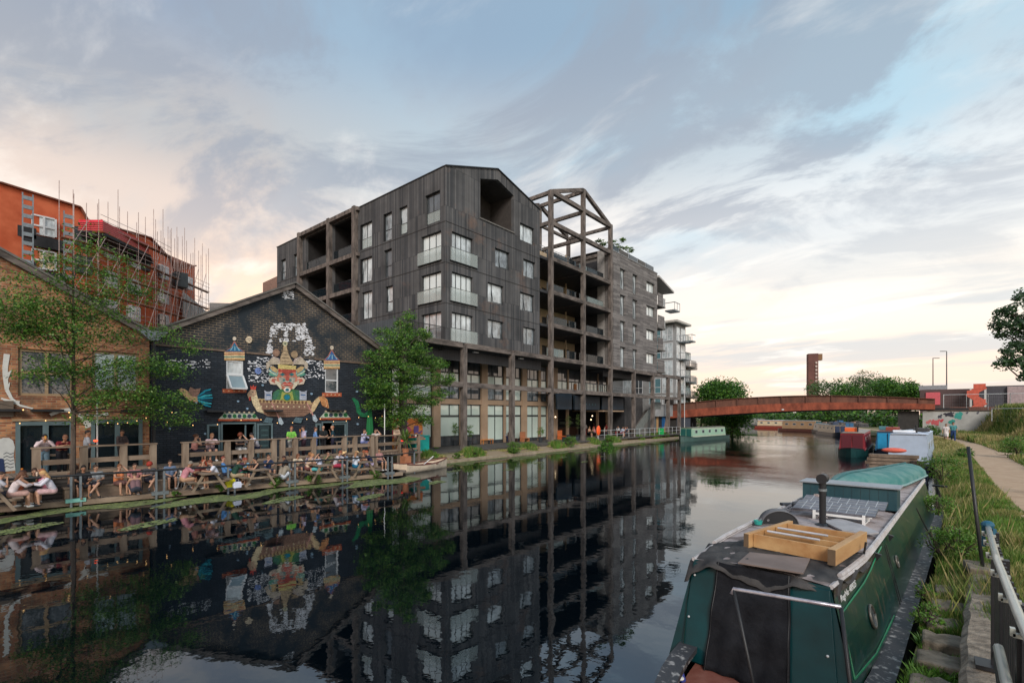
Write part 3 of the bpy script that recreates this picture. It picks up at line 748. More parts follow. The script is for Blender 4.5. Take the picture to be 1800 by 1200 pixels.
# recessed balconies between the two blocks, plus the cafe below
def middle_block():
 t = thing('balcony_block', 'cream-walled recessed flats with dark balconies set back behind the timber skeleton', 'building', (-38, 47, .7))
 Y0, Y1, XB = 39.74, 53.55, -34.5
 B = toX(XB); doors = []
 for f in (12.85, 16.25, 19.65, 9.5):
  for a, w, h in ((42.0, .9, 2.2), (43.8, 1.2, 1.9), (46.4, 1.0, 2.2), (48.2, 1.6, 2.1), (51.0, 1.3, 2.2)): doors.append((a, a + w, f + (.05 if h > 2 else .3), f + h))
 facade(rect(Y0, Y1, 9.4, 22.6), [rect(*d) for d in doors], B, .15).build('cream_wall', M['cream'], t)
 for i, d in enumerate(doors): window(t, B, *d, (), (), M['pane_d'] if i % 3 else M['pane_c'], inset=.1)
 g = MB(); g.box(-58, XB - .16, Y0, Y1, 22.4, 22.6); g.build('roof', M['roof_grey'], t)
 g = MB()
 for i in range(22): g.box(XB - .4, XB - .37, 40.2 + i * .6, 40.24 + i * .6, 22.6, 23.5)
 g.box(XB - .41, XB - .36, 40.1, 53.3, 23.5, 23.54); g.box(XB - .41, XB - .36, 40.1, 53.3, 23.0, 23.03); g.build('roof_railing', M['pale_metal'], t)
 for k, f in enumerate((9.5, 12.85, 16.25, 19.65)):
  g = MB(); g.box(XB + .01, -29.75, Y0 + .01, Y1 - .02, f - .32, f - .05); g.build('floor_slab', M['soffit'], t)
  segs = [(41.5, 45.3), (45.6, 47.1)] if k in (1, 3) else [(41.5, 44.6), (45.2, 47.1)]
  segs += [(47.75, 49.4), (49.5, 53.2)] if k != 1 else [(49.3, 53.2)]
  for j, (a, b) in enumerate(segs): juliet(t, toX(-30.25), a, b, f - .03, f + 1.05, out=0, gm=M['glass_dk'] if (j + k) % 5 else M['glass'])
  g = MB(); g.box(XB + 1.5, XB + 1.62, 49.0, 49.12, f, f + 2.9); g.box(-31.9, -31.78, 44.6, 44.72, f, f + 2.9) if k == 0 else None
  g.build('divider', M['cream'], t)
 g = MB(); g.box(-34.49, -31.2, 53.40, 53.54, 9.45, 22.5); g.build('dark_party_wall', mat('dark_brick_wall', (.022, .022, .026), .8), t)
 g = MB(); g.box(-31.19, -30.25, 53.40, 53.54, 9.45, 23.7); g.build('pale_party_wall', mat('pale_grey_boards', (.26, .245, .23), .8), t)
 G = toX(-33.5)
 for i, (a, b) in enumerate(((48.1, 50.3), (50.5, 53.6), (53.9, 57.4), (57.7, 59.9))):
  n = 2 if i == 0 else 4
  window(t, G, a, b, 6.3, 7.6, tuple((k + 1) / n for k in range(n - 1)), (), M['pane_w'] if i != 1 else M['pane_b'], inset=.05, fw=.08)
  window(t, G, a, b, 7.6, 9.04, (.5,), (), M['pane_d'], inset=.05, fw=.05)
 g = MB(); tbox(g, G, 51.7, 52.3, 6.32, 7.4, -.04, .02); g.build('open_door', mat('orange_door', (.42, .16, .04), .6), t)
 for y in (44.6, 46.2, 50.4, 53.75, 57.55, 60.1):
  g = MB(); tbox(g, G, y - .14, y + .14, .70, 9.04, -.25, .03); g.build('pier', M['tan'], t)
 g = MB(); g.box(-33.4, -29.9, 48.0, 60.2, 5.95, 6.1); g.build('walkway', M['soffit'], t)
 g = MB()
 for i in range(25): g.box(-29.98, -29.95, 48.1 + i * .5, 48.13 + i * .5, 6.1, 7.1)
 for z in (7.1, 6.75, 6.4): g.box(-29.985, -29.945, 48.1, 60.1, z, z + .03)
 g.build('walkway_rail', M['grey_metal'], t)
 return t
middle_block()
def cafe():
 t = thing('canalside_cafe', 'open canalside cafe with a dark blue awning board between the timber posts', 'cafe', (-33, 54, .7))
 g = MB(); g.box(-31.0, -30.8, 44.2, 47.1, 4.15, 5.9); g.box(-31.0, -30.8, 47.7, 53.3, 4.15, 5.75); g.box(-31.0, -30.8, 53.9, 59.5, 4.2, 5.75)
 g.build('signboard', mat('navy_board', (.012, .025, .04), .5), t)
 dots = MB()
 for i in range(6): dots.lathe((-30.795, 48.7 + i * .7, 4.75), [(.001, 0), (.001, 0)], 6) if 0 else dots.box(-30.798, -30.79, 48.7 + i * .7, 48.86 + i * .7, 4.7, 4.86)
 dots.build('board_mark', mat('teal_mark', (.04, .13, .15), .5), t)
 g = MB(); g.box(-35.2, -30.7, 53.95, 59.4, 3.95, 4.1); g.build('lintel', M['tan'], t)
 g = MB(); g.box(-38.5, -38.3, 44, 60.2, .7, 5.9); g.box(-38.3, -31, 60.1, 60.25, .7, 5.9); g.box(-38.3, -31.05, 44, 60.1, 5.78, 5.9); g.build('interior', M['dark_in'], t)
 g = MB(); g.box(-37.9, -37.6, 48.5, 59, .7, 1.85); g.build('bar_counter', mat('bar_wood', (.10, .05, .03), .6), t)
 for i, y in enumerate((49, 51.2, 53.2, 55.2, 57.2)):
  g = MB(); g.box(-38.2, -38.0, y, y + 1.4, 2.3, 2.34); g.box(-38.2, -38.0, y, y + 1.4, 2.9, 2.94)
  for k in range(9): g.tube((-38.1, y + .1 + k * .15, 2.34), (-38.1, y + .1 + k * .15, 2.6), .035, .02, 6)
  g.build('bottle_shelf', rw.choice([mat('shelf_mix', (.2, .25, .2), .4), mat('shelf_mix2', (.3, .2, .12), .4)]), t)
 for i, (y, z, x) in enumerate(((56.9, 3.4, -34), (57.4, 2.9, -34.5), (47, 3.3, -33), (51.3, 3.6, -36))):
  g = MB(); g.ball((x, y, z), .08); l_ = g.build('pendant_lamp', emit_mat('pendant_glow', (1, .75, .45), 3), t); g = MB(); g.tube((x, y, z + .08), (x, y, 5.7), .012, .012, 4); g.build('cord', M['rope'], l_)
 G = toX(-34.4)
 for a, b in ((44.3, 46.9), (47.2, 49.6)): window(t, G, a, b, .72, 4.1, (.33, .66), (.62,), M['glass_dk'], inset=.02)
cafe()
# grey boarded block
def block_b():
 t = thing('grey_apartment_building', 'grey horizontally boarded apartment block with narrow dark windows and stacked end balconies', 'building', (-40, 61, .7))
 X0, Y0, Y1 = -29.8, 53.6, 67.85; F = toX(X0); wins = []
 for f in (9.6, 12.9, 16.22, 19.56):
  wins += [(54.3, 54.95, f, f + 2.65), (56.65, 58.1, f - .02, f + 2.6), (60.1, 61.55, f, f + 2.62), (64.3, 67.1, f + 1.15, f + 2.55)]
 outer = [(Y0, 9.25), (Y1, 9.1), (Y1, 23.8), (Y0, 23.8)]
 facade(outer, [rect(*w) for w in wins], F, .4).build('canal_wall', M['clad_grey'], t)
 for i, w in enumerate(wins):
  k = i % 4
  window(t, F, *w, (.5,) if k in (1, 3) else ((.5,) if k == 2 else ()), (), [M['pane_d'], M['pane_c'], M['pane_c'], M['pane_b']][k], inset=.28, tilt=(.04, .5) if (k == 2 or i in (5, 9, 13)) else None)
 g = MB(); g.add([(X0, Y0, 9.25), (-58, Y0, 9.25), (-58, Y0, 23.8), (X0, Y0, 23.8)], [(0, 1, 2, 3)]); g.add([(X0, Y1, 9.1), (-58, Y1, 9.1), (-58, Y1, 23.8), (X0, Y1, 23.8)], [(3, 2, 1, 0)]); g.build('side_wall', M['clad_grey_y'], t)
 g = MB(); g.box(-58, X0 - .4, Y0, Y1, 23.5, 23.72); g.build('roof', M['roof_grey'], t)
 g = MB(); g.box(X0 - .45, X0 + .05, Y0 - .02, Y1 + .05, 23.8, 23.92); g.build('parapet_cap', mat('zinc_cap', (.20, .20, .20), .5), t)
 for i in range(5):
  g = MB(); a = 54.6 + i * 2.6; g.box(X0 - .4, X0 - .37, a, a + 2.45, 23.95, 24.75); g.box(X0 - .42, X0 - .35, a, a + .05, 23.92, 24.8); g.build('roof_screen', M['glass_dk'] if i % 2 == 0 else mat('screen_board', (.09, .085, .08), .7), t)
 g = MB(); g.box(-34.2, X0 - .42, Y0, Y1, 9.0, 9.2); g.box(X0 - 1, X0 - .9, 53.9, Y1 - .2, 8.3, 9.0); g.build('soffit', M['soffit'], t)
 for k, f in enumerate((9.9, 13.1, 16.3, 19.5)):
  g = MB(); g.box(X0 - 2.6, X0 + .15, Y1 + .02, Y1 + 2.6, f - .25, f - .05); bl = g.build('balcony', M['slab'], t)
  g = MB(); g.box(X0 + .05, X0 + .15, Y1 + .03, Y1 + (1.7 if k % 2 else 2.2), f - .05, f + 1.6); g.build('balcony_side', M['clad_grey'], bl)
  g = MB()
  for i in range(9): g.box(X0 + .1, X0 + .13, Y1 + 1.8 + i * .09, Y1 + 1.82 + i * .09, f, f + 1.05)
  g.box(X0 + .08, X0 + .15, Y1 + 1.7, Y1 + 2.65, f + 1.05, f + 1.1); g.build('balcony_rail', M['pale_metal'], bl)
 g = MB(); g.prism([(X0 - 3, Y1 + .02, 23.5), (X0 + .3, Y1 + .02, 23.3), (X0 + .9, Y1 + 4, 21.6), (X0 - 3, Y1 + 4, 21.8)], (0, 0, .25)); g.build('canopy_roof', mat('pale_canopy', (.42, .40, .38), .6), t)
 g = MB(); g.box(X0 - .2, X0 + 1.3, Y1 + 3.2, Y1 + 5.2, 18.9, 19.1)
 for y in (3.2, 4.2, 5.2): g.box(X0 + 1.25, X0 + 1.3, Y1 + y - .03, Y1 + y + .03, 19.1, 20.2)
 g.box(X0 - .2, X0 + 1.3, Y1 + 3.2, Y1 + 3.26, 20.1, 20.2); g.box(X0 + 1.24, X0 + 1.3, Y1 + 3.2, Y1 + 5.2, 20.1, 20.2); g.build('corner_balcony', M['grey_metal'], t)
 g = MB(); g.box(-58, X0 - 2.7, Y1 + .02, Y1 + 4.4, 9, 21.5); g.build('stair_core', M['dark_in'], t)
 g = MB(); g.box(-36, -31.4, 60.4, 66.5, .7, 6.4); g.build('lower_wall', mat('dark_lower_wall', (.06, .055, .055), .8), t)
 return t
block_b()
def stairs():
 t = thing('outdoor_staircase', 'concrete outdoor staircase with a corrugated side beside the last timber posts', 'staircase', (-30.6, 66, .7))
 g = MB(); n = 16
 for i in range(n): g.box(-31.6, -30.5, 62.4 + i * .34, 68.6, .7 + i * .22, .7 + (i + 1) * .22)
 g.build('steps', M['slab'], t)
 g = MB(); g.prism([(-30.49, 61.8, .75), (-30.49, 62.9, .75), (-30.49, 68.6, 4.4), (-30.49, 70.4, 4.4), (-30.49, 70.4, 5.4), (-30.49, 68.2, 5.4), (-30.49, 62.4, 1.9), (-30.49, 61.8, 1.9)], (.14, 0, 0)); g.build('parapet', mat('stair_concrete', (.15, .16, .15), .85), t)
 g = MB(); g.prism([(-30.7, 62.9, .72), (-30.7, 68.6, .72), (-30.7, 68.6, 4.35)], (.15, 0, 0)); g.build('side_panel', bricks('corrugated_side', 'zy', (.32, .33, .34), (.38, .39, .40), (.12, .12, .13), bw=9, bh=.22, ms=.03, offset=0, rough=.5), t)
stairs()
def shed():
 t = thing('corrugated_shed', 'pale corrugated metal shed on stilts beside the bridge, painted panels below', 'shed', (-30.8, 72.5, .7))
 g = MB(); g.box(-34, -30.4, 68.8, 75.0, 3.3, 5.1); g.build('corrugated_wall', bricks('corrugated_wall_sheet', 'zy', (.33, .34, .345), (.40, .41, .41), (.14, .14, .15), bw=9, bh=.26, ms=.035, offset=0, rough=.5), t)
 g = MB(); g.box(-34, -30.9, 68.9, 75.0, .7, 3.29); g.build('lower_wall', M['dark_in'], t)
 for y0, y1, c in ((70.0, 70.7, (.45, .27, .12)), (72.0, 73.2, (.02, .16, .42)), (73.3, 74.6, (.16, .13, .12)), (69.0, 69.9, (.12, .14, .15))):
  g = MB(); g.box(-30.89, -30.86, y0, y1, .75, 3.25); g.build('painted_panel', paint(c), t)
 g = MB(); g.prism([(-30.855, 72.0, .8), (-30.855, 72.6, .8), (-30.855, 73.2, 2.6), (-30.855, 73.2, .8)], (.01, 0, 0)); g.build('painted_flash', paint((.5, .28, .12)), t)
shed()
sg = thing('hanging_sign', 'small black shop sign with pale letters hung beside the last timber post', 'sign', (-30.2, 73.2, 5.2))
g = MB(); g.box(-30.3, -30.2, 71.6, 74.9, 5.15, 6.1); g.build('board', M['black_metal'], sg)
text('lettering', 'LIVE', .42, (-30.195, 72.4, 5.45), Matrix(((0, 0, 1), (1, 0, 0), (0, 1, 0))), M['pale_metal'], sg, sx=1.3)
g = MB(); g.tube((-29.05, 76.3, .7), (-29.05, 76.3, 9.4), .06); tag(g.build('pipe_post', M['pale_metal']), 'thin pale metal pole beside the last timber post at the bridge', 'pole')
g = MB(); g.box(-30.6, -29.2, 77.0, 79.2, .6, 2.9); g.box(-30.65, -29.15, 76.95, 79.25, 2.9, 3.0); tag(g.build('storage_cabin', mat('grey_cabin', (.07, .08, .10), .6)), 'grey metal cabin beside the bridge end, behind the green narrowboat', 'cabin')
# white and brown apartment buildings beyond
def far_flats():
 t = thing('white_apartment_building', 'white and teal glazed apartment block with a thin oversailing roof, beyond the grey block', 'building', (-40, 88, .6))
 X0, Y0, Y1 = -34, 84.8, 89.8
 g = MB(); g.box(-54, X0, Y0, Y1, .6, 19.6); g.build('wall', mat('white_render', (.27, .27, .27), .6, scale=.5, var=.2), t)
 g = MB(); g.box(-54.5, X0 + .9, Y0 - 1.2, Y1 + .5, 19.65, 20.0); g.build('roof', mat('roof_plate', (.42, .40, .36), .6), t)
 S = toY(Y0); F = toX(X0)
 for k in range(6):
  f = 1.2 + k * 3.08
  for a, b, mt in ((-36.3, -34.3, M['pane_c']), (-38.8, -36.5, 'teal'), (-41.6, -40.0, M['pane_d']), (-44, -42.2, M['pane_c'])):
   m_ = pane_mat('teal_panel', (.10, .21, .24), .15) if mt == 'teal' else mt
   window(t, lambda u, v, d: S(u, v, d + .22), a, b, f, f + 2.7, (.5,), (.4,), m_, inset=.1, fw=.09, frame=M['frame_lt'])
  for a, b in ((85.3, 86.8), (87.3, 89.4)):
   window(t, lambda u, v, d: F(u, v, d + .22), a, b, f, f + 2.5, (.5,), (.5,), M['pane_c'], inset=.1, fw=.09, frame=M['frame_lt'])
  g = MB(); g.box(X0, X0 + 1.3, 86.4, 88.9, f - .25, f - .1)
  for y in (86.45, 87.2, 88, 88.85): g.box(X0 + 1.25, X0 + 1.3, y - .03, y + .03, f - .1, f + 1)
  g.box(X0 + .05, X0 + 1.3, 86.4, 86.45, f + .95, f + 1.0); g.box(X0 + 1.25, X0 + 1.3, 86.4, 88.9, f + .95, f + 1.0)
  b = g.build('balcony', M['grey_metal'], t)
  g = MB(); g.box(X0 + 1.26, X0 + 1.275, 86.5, 88.8, f, f + .93); g.build('glass_panel', M['glass'], b)
 g = MB(); g.box(X0 + .02, X0 + 1.9, 88.0, 89.7, 16.55, 16.8)
 for x in (.3, 1.1, 1.8): g.box(X0 + x, X0 + x + .06, 88.0, 88.06, 16.8, 17.9)
 g.box(X0 + .1, X0 + 1.9, 88.0, 88.07, 17.8, 17.9); g.box(X0 + 1.82, X0 + 1.9, 88.0, 89.7, 17.8, 17.9); g.build('balcony', M['grey_metal'], t)
 t = thing('brown_apartment_building', 'brown apartment block with stacked balconies, farthest of the row on the left bank', 'building', (-42, 98, .6))
 X0, Y0, Y1 = -36.4, 90.2, 98.2
 g = MB(); g.box(-54, X0, Y0, Y1, .6, 15.6); g.box(-54, X0 - 1.2, Y1, Y1 + 4, .6, 13.6); g.build('wall', mat('brown_brick', (.20, .16, .14), .8, scale=2), t)
 g = MB(); g.box(-54, X0 + .2, Y0 - .05, Y1 + .2, 15.62, 15.8); g.build('roof', M['roof_grey'], t)
 for k in range(5):
  f = 1.2 + k * 2.95
  for a, b in ((90.8, 92.2), (93, 94.6), (95.2, 97.8)):
   window(t, lambda u, v, d: (X0 + d + .2, u, v), a, b, f, f + 2.3, (.5,), (), M['pane_c'], inset=.1, fw=.08)
  for y, x in ((91.6, X0), (95.0, X0), (99, X0 - 1.2)):
   g = MB(); g.box(x, x + 1.5, y, y + 2.8, f - .3, f - .1)
   for i in range(8): g.box(x + 1.44, x + 1.5, y + i * .39, y + .05 + i * .39, f - .1, f + 1)
   for i in range(4): g.box(x + i * .4, x + .05 + i * .4, y, y + .05, f - .1, f + 1)
   g.box(x, x + 1.5, y, y + .06, f + .95, f + 1.02); g.box(x + 1.44, x + 1.5, y, y + 2.8, f + .95, f + 1.02)
   g.build('balcony', mat('brown_grey_metal', (.16, .14, .13), .6) if (k + int(y)) % 2 else M['grey_metal'], t)
far_flats()
# pubs
def gable_wall(t, Ya, Yb, z_eave, z_apex, holes, m_low, m_top, name='front_wall', split=6.95):
 F = toX(-28.5); yc = (Ya + Yb) / 2
 facade([(Ya, .2), (Yb, .2), (Yb, split), (Ya, split)], [rect(*h) if not isinstance(h, list) else h for h in holes], F, .3).build(name, m_low, t)
 facade([(Ya, split), (Yb, split), (Yb, z_eave), (yc, z_apex), (Ya, z_eave)], [], F, .3).build('gable', m_top, t)
 rf = MB()
 for a, b in (((Ya - .25, z_eave - .05), (yc, z_apex + .1)), ((yc, z_apex + .1), (Yb + .25, z_eave - .05))):
  rf.prism([(-28.2, a[0], a[1] + .06), (-28.2, b[0], b[1] + .06), (-48, b[0], b[1] + .06), (-48, a[0], a[1] + .06)], (0, 0, .1))
 rf.build('roof', M['roof_grey'], t)
 bb = MB()
 for a, b in (((Ya + .05, z_eave), (yc - .02, z_apex)), ((yc + .02, z_apex), (Yb - .05, z_eave))):
  bb.bar((-28.4, a[0], a[1] + .02), (-28.4, b[0], b[1] + .02), .22, .3, up=(1, 0, 0))
 bb.build('bargeboard', M['beam_h'], t)
 sd = MB(); sd.add([(-28.8, Ya + .01, .2), (-48, Ya + .01, .2), (-48, Ya + .01, z_eave), (-28.8, Ya + .01, z_eave)], [(0, 1, 2, 3)])
 sd.add([(-28.8, Yb - .01, .2), (-48, Yb - .01, .2), (-48, Yb - .01, z_eave), (-28.8, Yb - .01, z_eave)], [(3, 2, 1, 0)])
 sd.add([(-48, Ya, .2), (-48, Yb, .2), (-48, Yb, z_eave), (-48, yc, z_apex), (-48, Ya, z_eave)], [(0, 1, 2, 3, 4)]); sd.build('other_walls', M['dark_in'], t)
 g = MB(); g.box(-33, -28.55, Ya + .1, Yb - .1, 1.1, 1.18); g.box(-33.1, -33, Ya + .1, Yb - .1, 1.1, 4.3); g.box(-33, -28.9, Ya + .1, Yb - .1, 4.2, 4.3); g.build('interior', mat('warm_dark_interior', (.035, .022, .018), .8), t)
def door_leaf(t, to, u0, u1, v0, v1, fm, glass=None, name='door'):
 g = MB(); w = .1
 tbox(g, to, u0, u0 + w, v0, v1, .02, .07); tbox(g, to, u1 - w, u1, v0, v1, .02, .07)
 tbox(g, to, u0 + w, u1 - w, v0, v0 + .25, .02, .07); tbox(g, to, u0 + w, u1 - w, v1 - .1, v1, .02, .07)
 d = g.build(name, fm, t); p = MB(); tbox(p, to, u0 + w, u1 - w, v0 + .25, v1 - .1, .03, .05); p.build('pane', glass or M['glass_dk'], d)
 g = MB(); tbox(g, to, u1 - .08, u1 - .05, v0 + .95, v0 + 1.1, .07, .12); g.build('handle', M['pale_metal'], d)
 return d
def black_pub():
 t = thing('black_brick_pub', 'black painted brick gable pub with a painted voyage scene on its wall', 'pub', (-30, 13.9, .6))
 W1, W2 = (10.28, 11.14, 4.86, 6.5), (15.9, 16.8, 4.95, 6.5); D1, D2 = (10.02, 11.8, 1.2, 3.16), (15.67, 17.45, 1.2, 3.16)
 gable_wall(t, 6.95, 20.9, 7.4, 11.1, [W1, W2, D1, D2], M['pubbrick'], M['pubworn'])
 F = toX(-28.5)
 w = window(t, F, *W1, (), (.55,), M['pane_c'], M['frame_lt'], inset=.03, fw=.08)
 g = MB(); pts = [F(10.32, 5.70, .02), F(11.1, 5.70, .02), F(11.16, 4.98, .42), F(10.38, 4.98, .42)]
 for i in range(4): g.bar(pts[i], pts[(i + 1) % 4], .08)
 s = g.build('open_sash', M['frame_lt'], w); g = MB(); g.add(pts, [(0, 1, 2, 3)]); g.build('sash_glass', pane_mat('sash_pane', (.22, .28, .30), .2), w)
 window(t, F, *W2, (), (.5,), M['pane_d'], M['frame_lt'], inset=.03, fw=.08)
 wc = mat('worn_brick_course', (.16, .11, .08), .8)
 for a, b in ((7.0, 10.2), (11.3, 12.6), (15.2, 15.85), (16.9, 20.8)): g = MB(); tbox(g, F, a, b, 6.92, 7.02, .003, .05); g.build('string_course', wc, t)
 g = MB();
 tbox(g, F, 6.97, 6.99, 0, 0, 0, 0) if 0 else g.box(-28.2, -28.1, 6.95, 7.05, 1.2, 7.3); g.build('downpipe', M['black_metal'], t)
 g = MB(); g.prism([(-28.45, 6.3, 7.55), (-28.45, 7.55, 7.55), (-28.45, 7.1, 7.1), (-28.45, 6.8, 7.1)], (.45, 0, 0)); g.build('gutter_box', M['grey_metal'], t)
 for px, py in ((379, 723), (481, 722), (589, 721)):
  c = onX(px, py, -28.3); g = MB(); g.box(-28.48, -28.1, c.y - .45, c.y + .45, c.z - .03, c.z + .06); g.build('wall_lamp', M['black_metal'], t)
 F1 = lambda u, v, d: F(u, v, d)
 door_leaf(t, F, 9.35, 9.98, 1.2, 3.1, M['frame_blue']); door_leaf(t, F, 11.84, 12.7, 1.2, 3.1, M['frame_blue'])
 window(t, F, 10.02, 11.8, 1.2, 3.16, (.72,), (), M['glass_dk'], M['frame_blue'], inset=.06, fw=.05, name='door_frame') if 0 else None
 fr = MB(); tbox(fr, F, 10.02, 10.1, 1.2, 3.16, -.2, .04); tbox(fr, F, 11.72, 11.8, 1.2, 3.16, -.2, .04); tbox(fr, F, 10.1, 11.72, 3.08, 3.16, -.2, .04); tbox(fr, F, 11.25, 11.31, 1.2, 3.08, -.15, -.05)
 tbox(fr, F, 15.67, 15.75, 1.2, 3.16, -.2, .04); tbox(fr, F, 17.37, 17.45, 1.2, 3.16, -.2, .04); tbox(fr, F, 15.75, 17.37, 3.08, 3.16, -.2, .04); fr.build('door_frame', M['frame_blue'], t)
 door_leaf(t, F, 15.25, 15.62, 1.2, 3.05, M['frame_blue']); door_leaf(t, lambda u, v, d: F(u, v, d - .1), 16.4, 17.36, 1.2, 3.05, M['frame_blue'])
 k = [0]; mc = {}
 def mural(c):
  if c not in mc: q = srgb(*c); mc[c] = bricks('mural_paint', 'yz', tuple(v * 1.0 for v in q), tuple(v * .86 for v in q), tuple(v * .5 + .008 for v in q), bump=.3, nvar=.3, nscale=5, ms=.011)
  return mc[c]
 def shape(name, pts, col, parent=t, rough=.7):
  k[0] += 1; d = .008 + .0004 * k[0]
  g = MB(); q = [onX(x, y, -28.5) for x, y in pts]; q = [Vector((-28.5 + .004, p.y, p.z)) for p in q]
  tri = tessellate_polygon([[Vector((p.y, p.z, 0)) for p in q]]); n = len(q)
  g.add([p + Vector((d, 0, 0)) for p in q] + q, [tuple(a) for a in tri] + [(i, (i + 1) % n, n + (i + 1) % n, n + i) for i in range(n)])
  return g.build(name, mural(col), parent)
 def disc(name, cx, cy, rx, ry, col, n=14, parent=t): return shape(name, [(cx + rx * math.cos(2 * PI * i / n), cy + ry * math.sin(2 * PI * i / n)) for i in range(n)], col, parent)
 rg = random.Random(3); hole = lambda x, y: (488 < x < 500 and 580 < y < 595) or (507 < x < 519 and 580 < y < 598) or (477 < x < 492 and 592 < y < 606) or (520 < x < 536 and 597 < y < 615) or (497 < x < 520 and 604 < y)
 wm = mat('old_white_paint', (.70, .70, .73), .8)
 def flecks(n, box, keep, s=1.0):
  fl = MB()
  for i in range(n):
   x, y = rg.uniform(box[0], box[2]), rg.uniform(box[1], box[3])
   if not keep(x, y): continue
   p = onX(x, y, -28.5); w = rg.uniform(.02, .085) * s; h = rg.uniform(.012, .034) * s; k = -28.4985 + i * 5e-6
   q = [(k, p.y + a * w + rg.uniform(-.3, .3) * w, p.z + b * h + rg.uniform(-.4, .4) * h) for a, b in ((-1, -1), (1, -1), (1, 1), (-1, 1))]; fl.add(q, [(0, 1, 2, 3)])
  fl.build('worn_white_paint', wm, t)
 flecks(950, (466, 568, 552, 625), lambda x, y: abs(x - 507 - (y - 568) * .1) < 29 + (y - 568) * .28 and not hole(x, y) and not (y > 600 and 480 < x < 535))
 flecks(330, (437, 628, 480, 672), lambda x, y: rg.random() < .5, .9); flecks(200, (530, 632, 572, 665), lambda x, y: rg.random() < .4, .9)
 flecks(80, (290, 632, 368, 646), lambda x, y: rg.random() < .8, .8); flecks(70, (497, 510, 516, 526), lambda x, y: True, .8)
 def turret(cx, y0, y1, hw, ytip, ball, sill, body, c1, c2):
  m = shape('painted_turret', [(cx - hw, y0), (cx + hw, y0), (cx + hw, y1), (cx - hw, y1)], (225, 195, 150))
  for i in range(3): shape('turret_band', [(cx - hw, y0 + 3 + i * 5), (cx + hw, y0 + 3 + i * 5), (cx + hw, y0 + 5 + i * 5), (cx - hw, y0 + 5 + i * 5)], ((190, 120, 80), (120, 160, 140), (200, 150, 90))[i], m)
  shape('turret_roof', [(cx - hw - 1, y0 + 1), (cx - 6.5, ytip + 10), (cx - 1.4, ytip), (cx + 1.4, ytip), (cx + 6.5, ytip + 10), (cx + hw + 1, y0 + 1)], (175, 110, 95), m)
  shape('turret_roof_inner', [(cx - hw + 1.6, y0 - .4), (cx - 5.6, ytip + 11), (cx, ytip + 1.5), (cx + 5.6, ytip + 11), (cx + hw - 1.6, y0 - .4)], c1, m)
  for i in (-8, 0, 8): shape('roof_stripe', [(cx + i * .35, ytip + 8), (cx + i * .35 + 1.2, ytip + 8), (cx + i + 1.6, y0 - 2), (cx + i, y0 - 2)], (150, 200, 210), m)
  disc('turret_ball', cx, ball, 3.2, 3.6, (225, 210, 190), parent=m)
  s = shape('painted_sill', [(cx - hw - 3, sill), (cx + hw + 3, sill), (cx + hw + 3, sill + 7), (cx - hw - 3, sill + 7)], (190, 95, 60))
  for i in range(5):
   x = cx - hw + i * hw * .5 - 1; shape('sill_zigzag', [(x - 2, sill + 5.5), (x, sill + 2), (x + 2, sill + 5.5), (x, sill + 4)], (230, 200, 160), s)
 turret(412, 618, 631, 18, 600, 595, 683, None, (45, 110, 150), None)
 turret(583, 633, 646, 14, 615, 611, 690, None, (60, 105, 165), None)
 b = shape('painted_boat', [(447, 704), (470, 706), (540, 708), (556, 706), (549, 722), (534, 731), (500, 733), (470, 731), (455, 722)], (150, 115, 95))
 shape('boat_gunwale', [(447, 700), (545, 704), (548, 710), (447, 707)], (205, 175, 125), b)
 for i in range(14): disc('boat_shield', 457 + i * 6.2, 704.6 + i * .2, 2.3, 2.4, (120, 85, 62), 8, b)
 for i in range(9): disc('boat_stud', 459 + i * 9.5, 714 + i * .1, 1.4, 1.5, (235, 215, 175), 6, b)
 for i in range(3): shape('boat_plank_line', [(460 + i * 4, 719 + i * 4), (545 - i * 5, 720 + i * 4), (545 - i * 5, 720.8 + i * 4), (460 + i * 4, 719.8 + i * 4)], (110, 80, 65), b)
 shape('bird_neck', [(441, 686), (449, 684), (452, 697), (457, 712), (464, 727), (452, 723), (445, 712), (441, 700)], (225, 205, 165), b)
 shape('bird_head', [(434, 693), (438, 687), (443, 683), (449, 685), (450, 692), (446, 697), (440, 697), (437, 700)], (205, 170, 140), b)
 shape('bird_crest', [(440, 684), (440, 677), (443, 681), (445, 676), (447, 681), (450, 678), (449, 685)], (205, 75, 60), b)
 disc('bird_eye', 444, 689, 1.2, 1.3, (25, 30, 40), 6, b); shape('bird_wattle', [(437, 697), (440, 697), (440, 703), (438, 704)], (190, 70, 55), b)
 shape('stern_neck', [(548, 712), (553, 703), (560, 697), (566, 698), (560, 708), (552, 722), (545, 727)], (225, 195, 150), b)
 for i in range(5):
  shape('tail_feather', [(560, 697 + i * .8), (568 + i, 696 + i), (575 - i, 702 + i * 2), (578 - i * 2, 717 - i), (575 - i * 2.2, 717 - i), (571 - i * 1.6, 705 + i), (563, 700 + i)], ((220, 165, 110), (190, 95, 55), (225, 185, 130), (180, 100, 60), (215, 150, 95))[i], b)
 for x0, y0, x1, y1 in ((476, 706, 492, 742), (538, 708, 552, 737)):
  shape('oar_shaft', [(x0, y0), (x0 + 1.6, y0), (x1, y1 - 6), (x1 - 2, y1 - 5)], (205, 150, 140), b)
  shape('oar_blade', [(x1 - 3, y1 - 7), (x1 + 1, y1 - 9), (x1 + 6, y1 + 1), (x1 + 3, y1 + 5), (x1 - 2, y1 + 2)], (190, 205, 215), b)
 f = shape('painted_figure', [(478, 702), (480, 690), (487, 685), (495, 684), (505, 688), (515, 684), (524, 686), (528, 694), (531, 704)], (70, 125, 75))
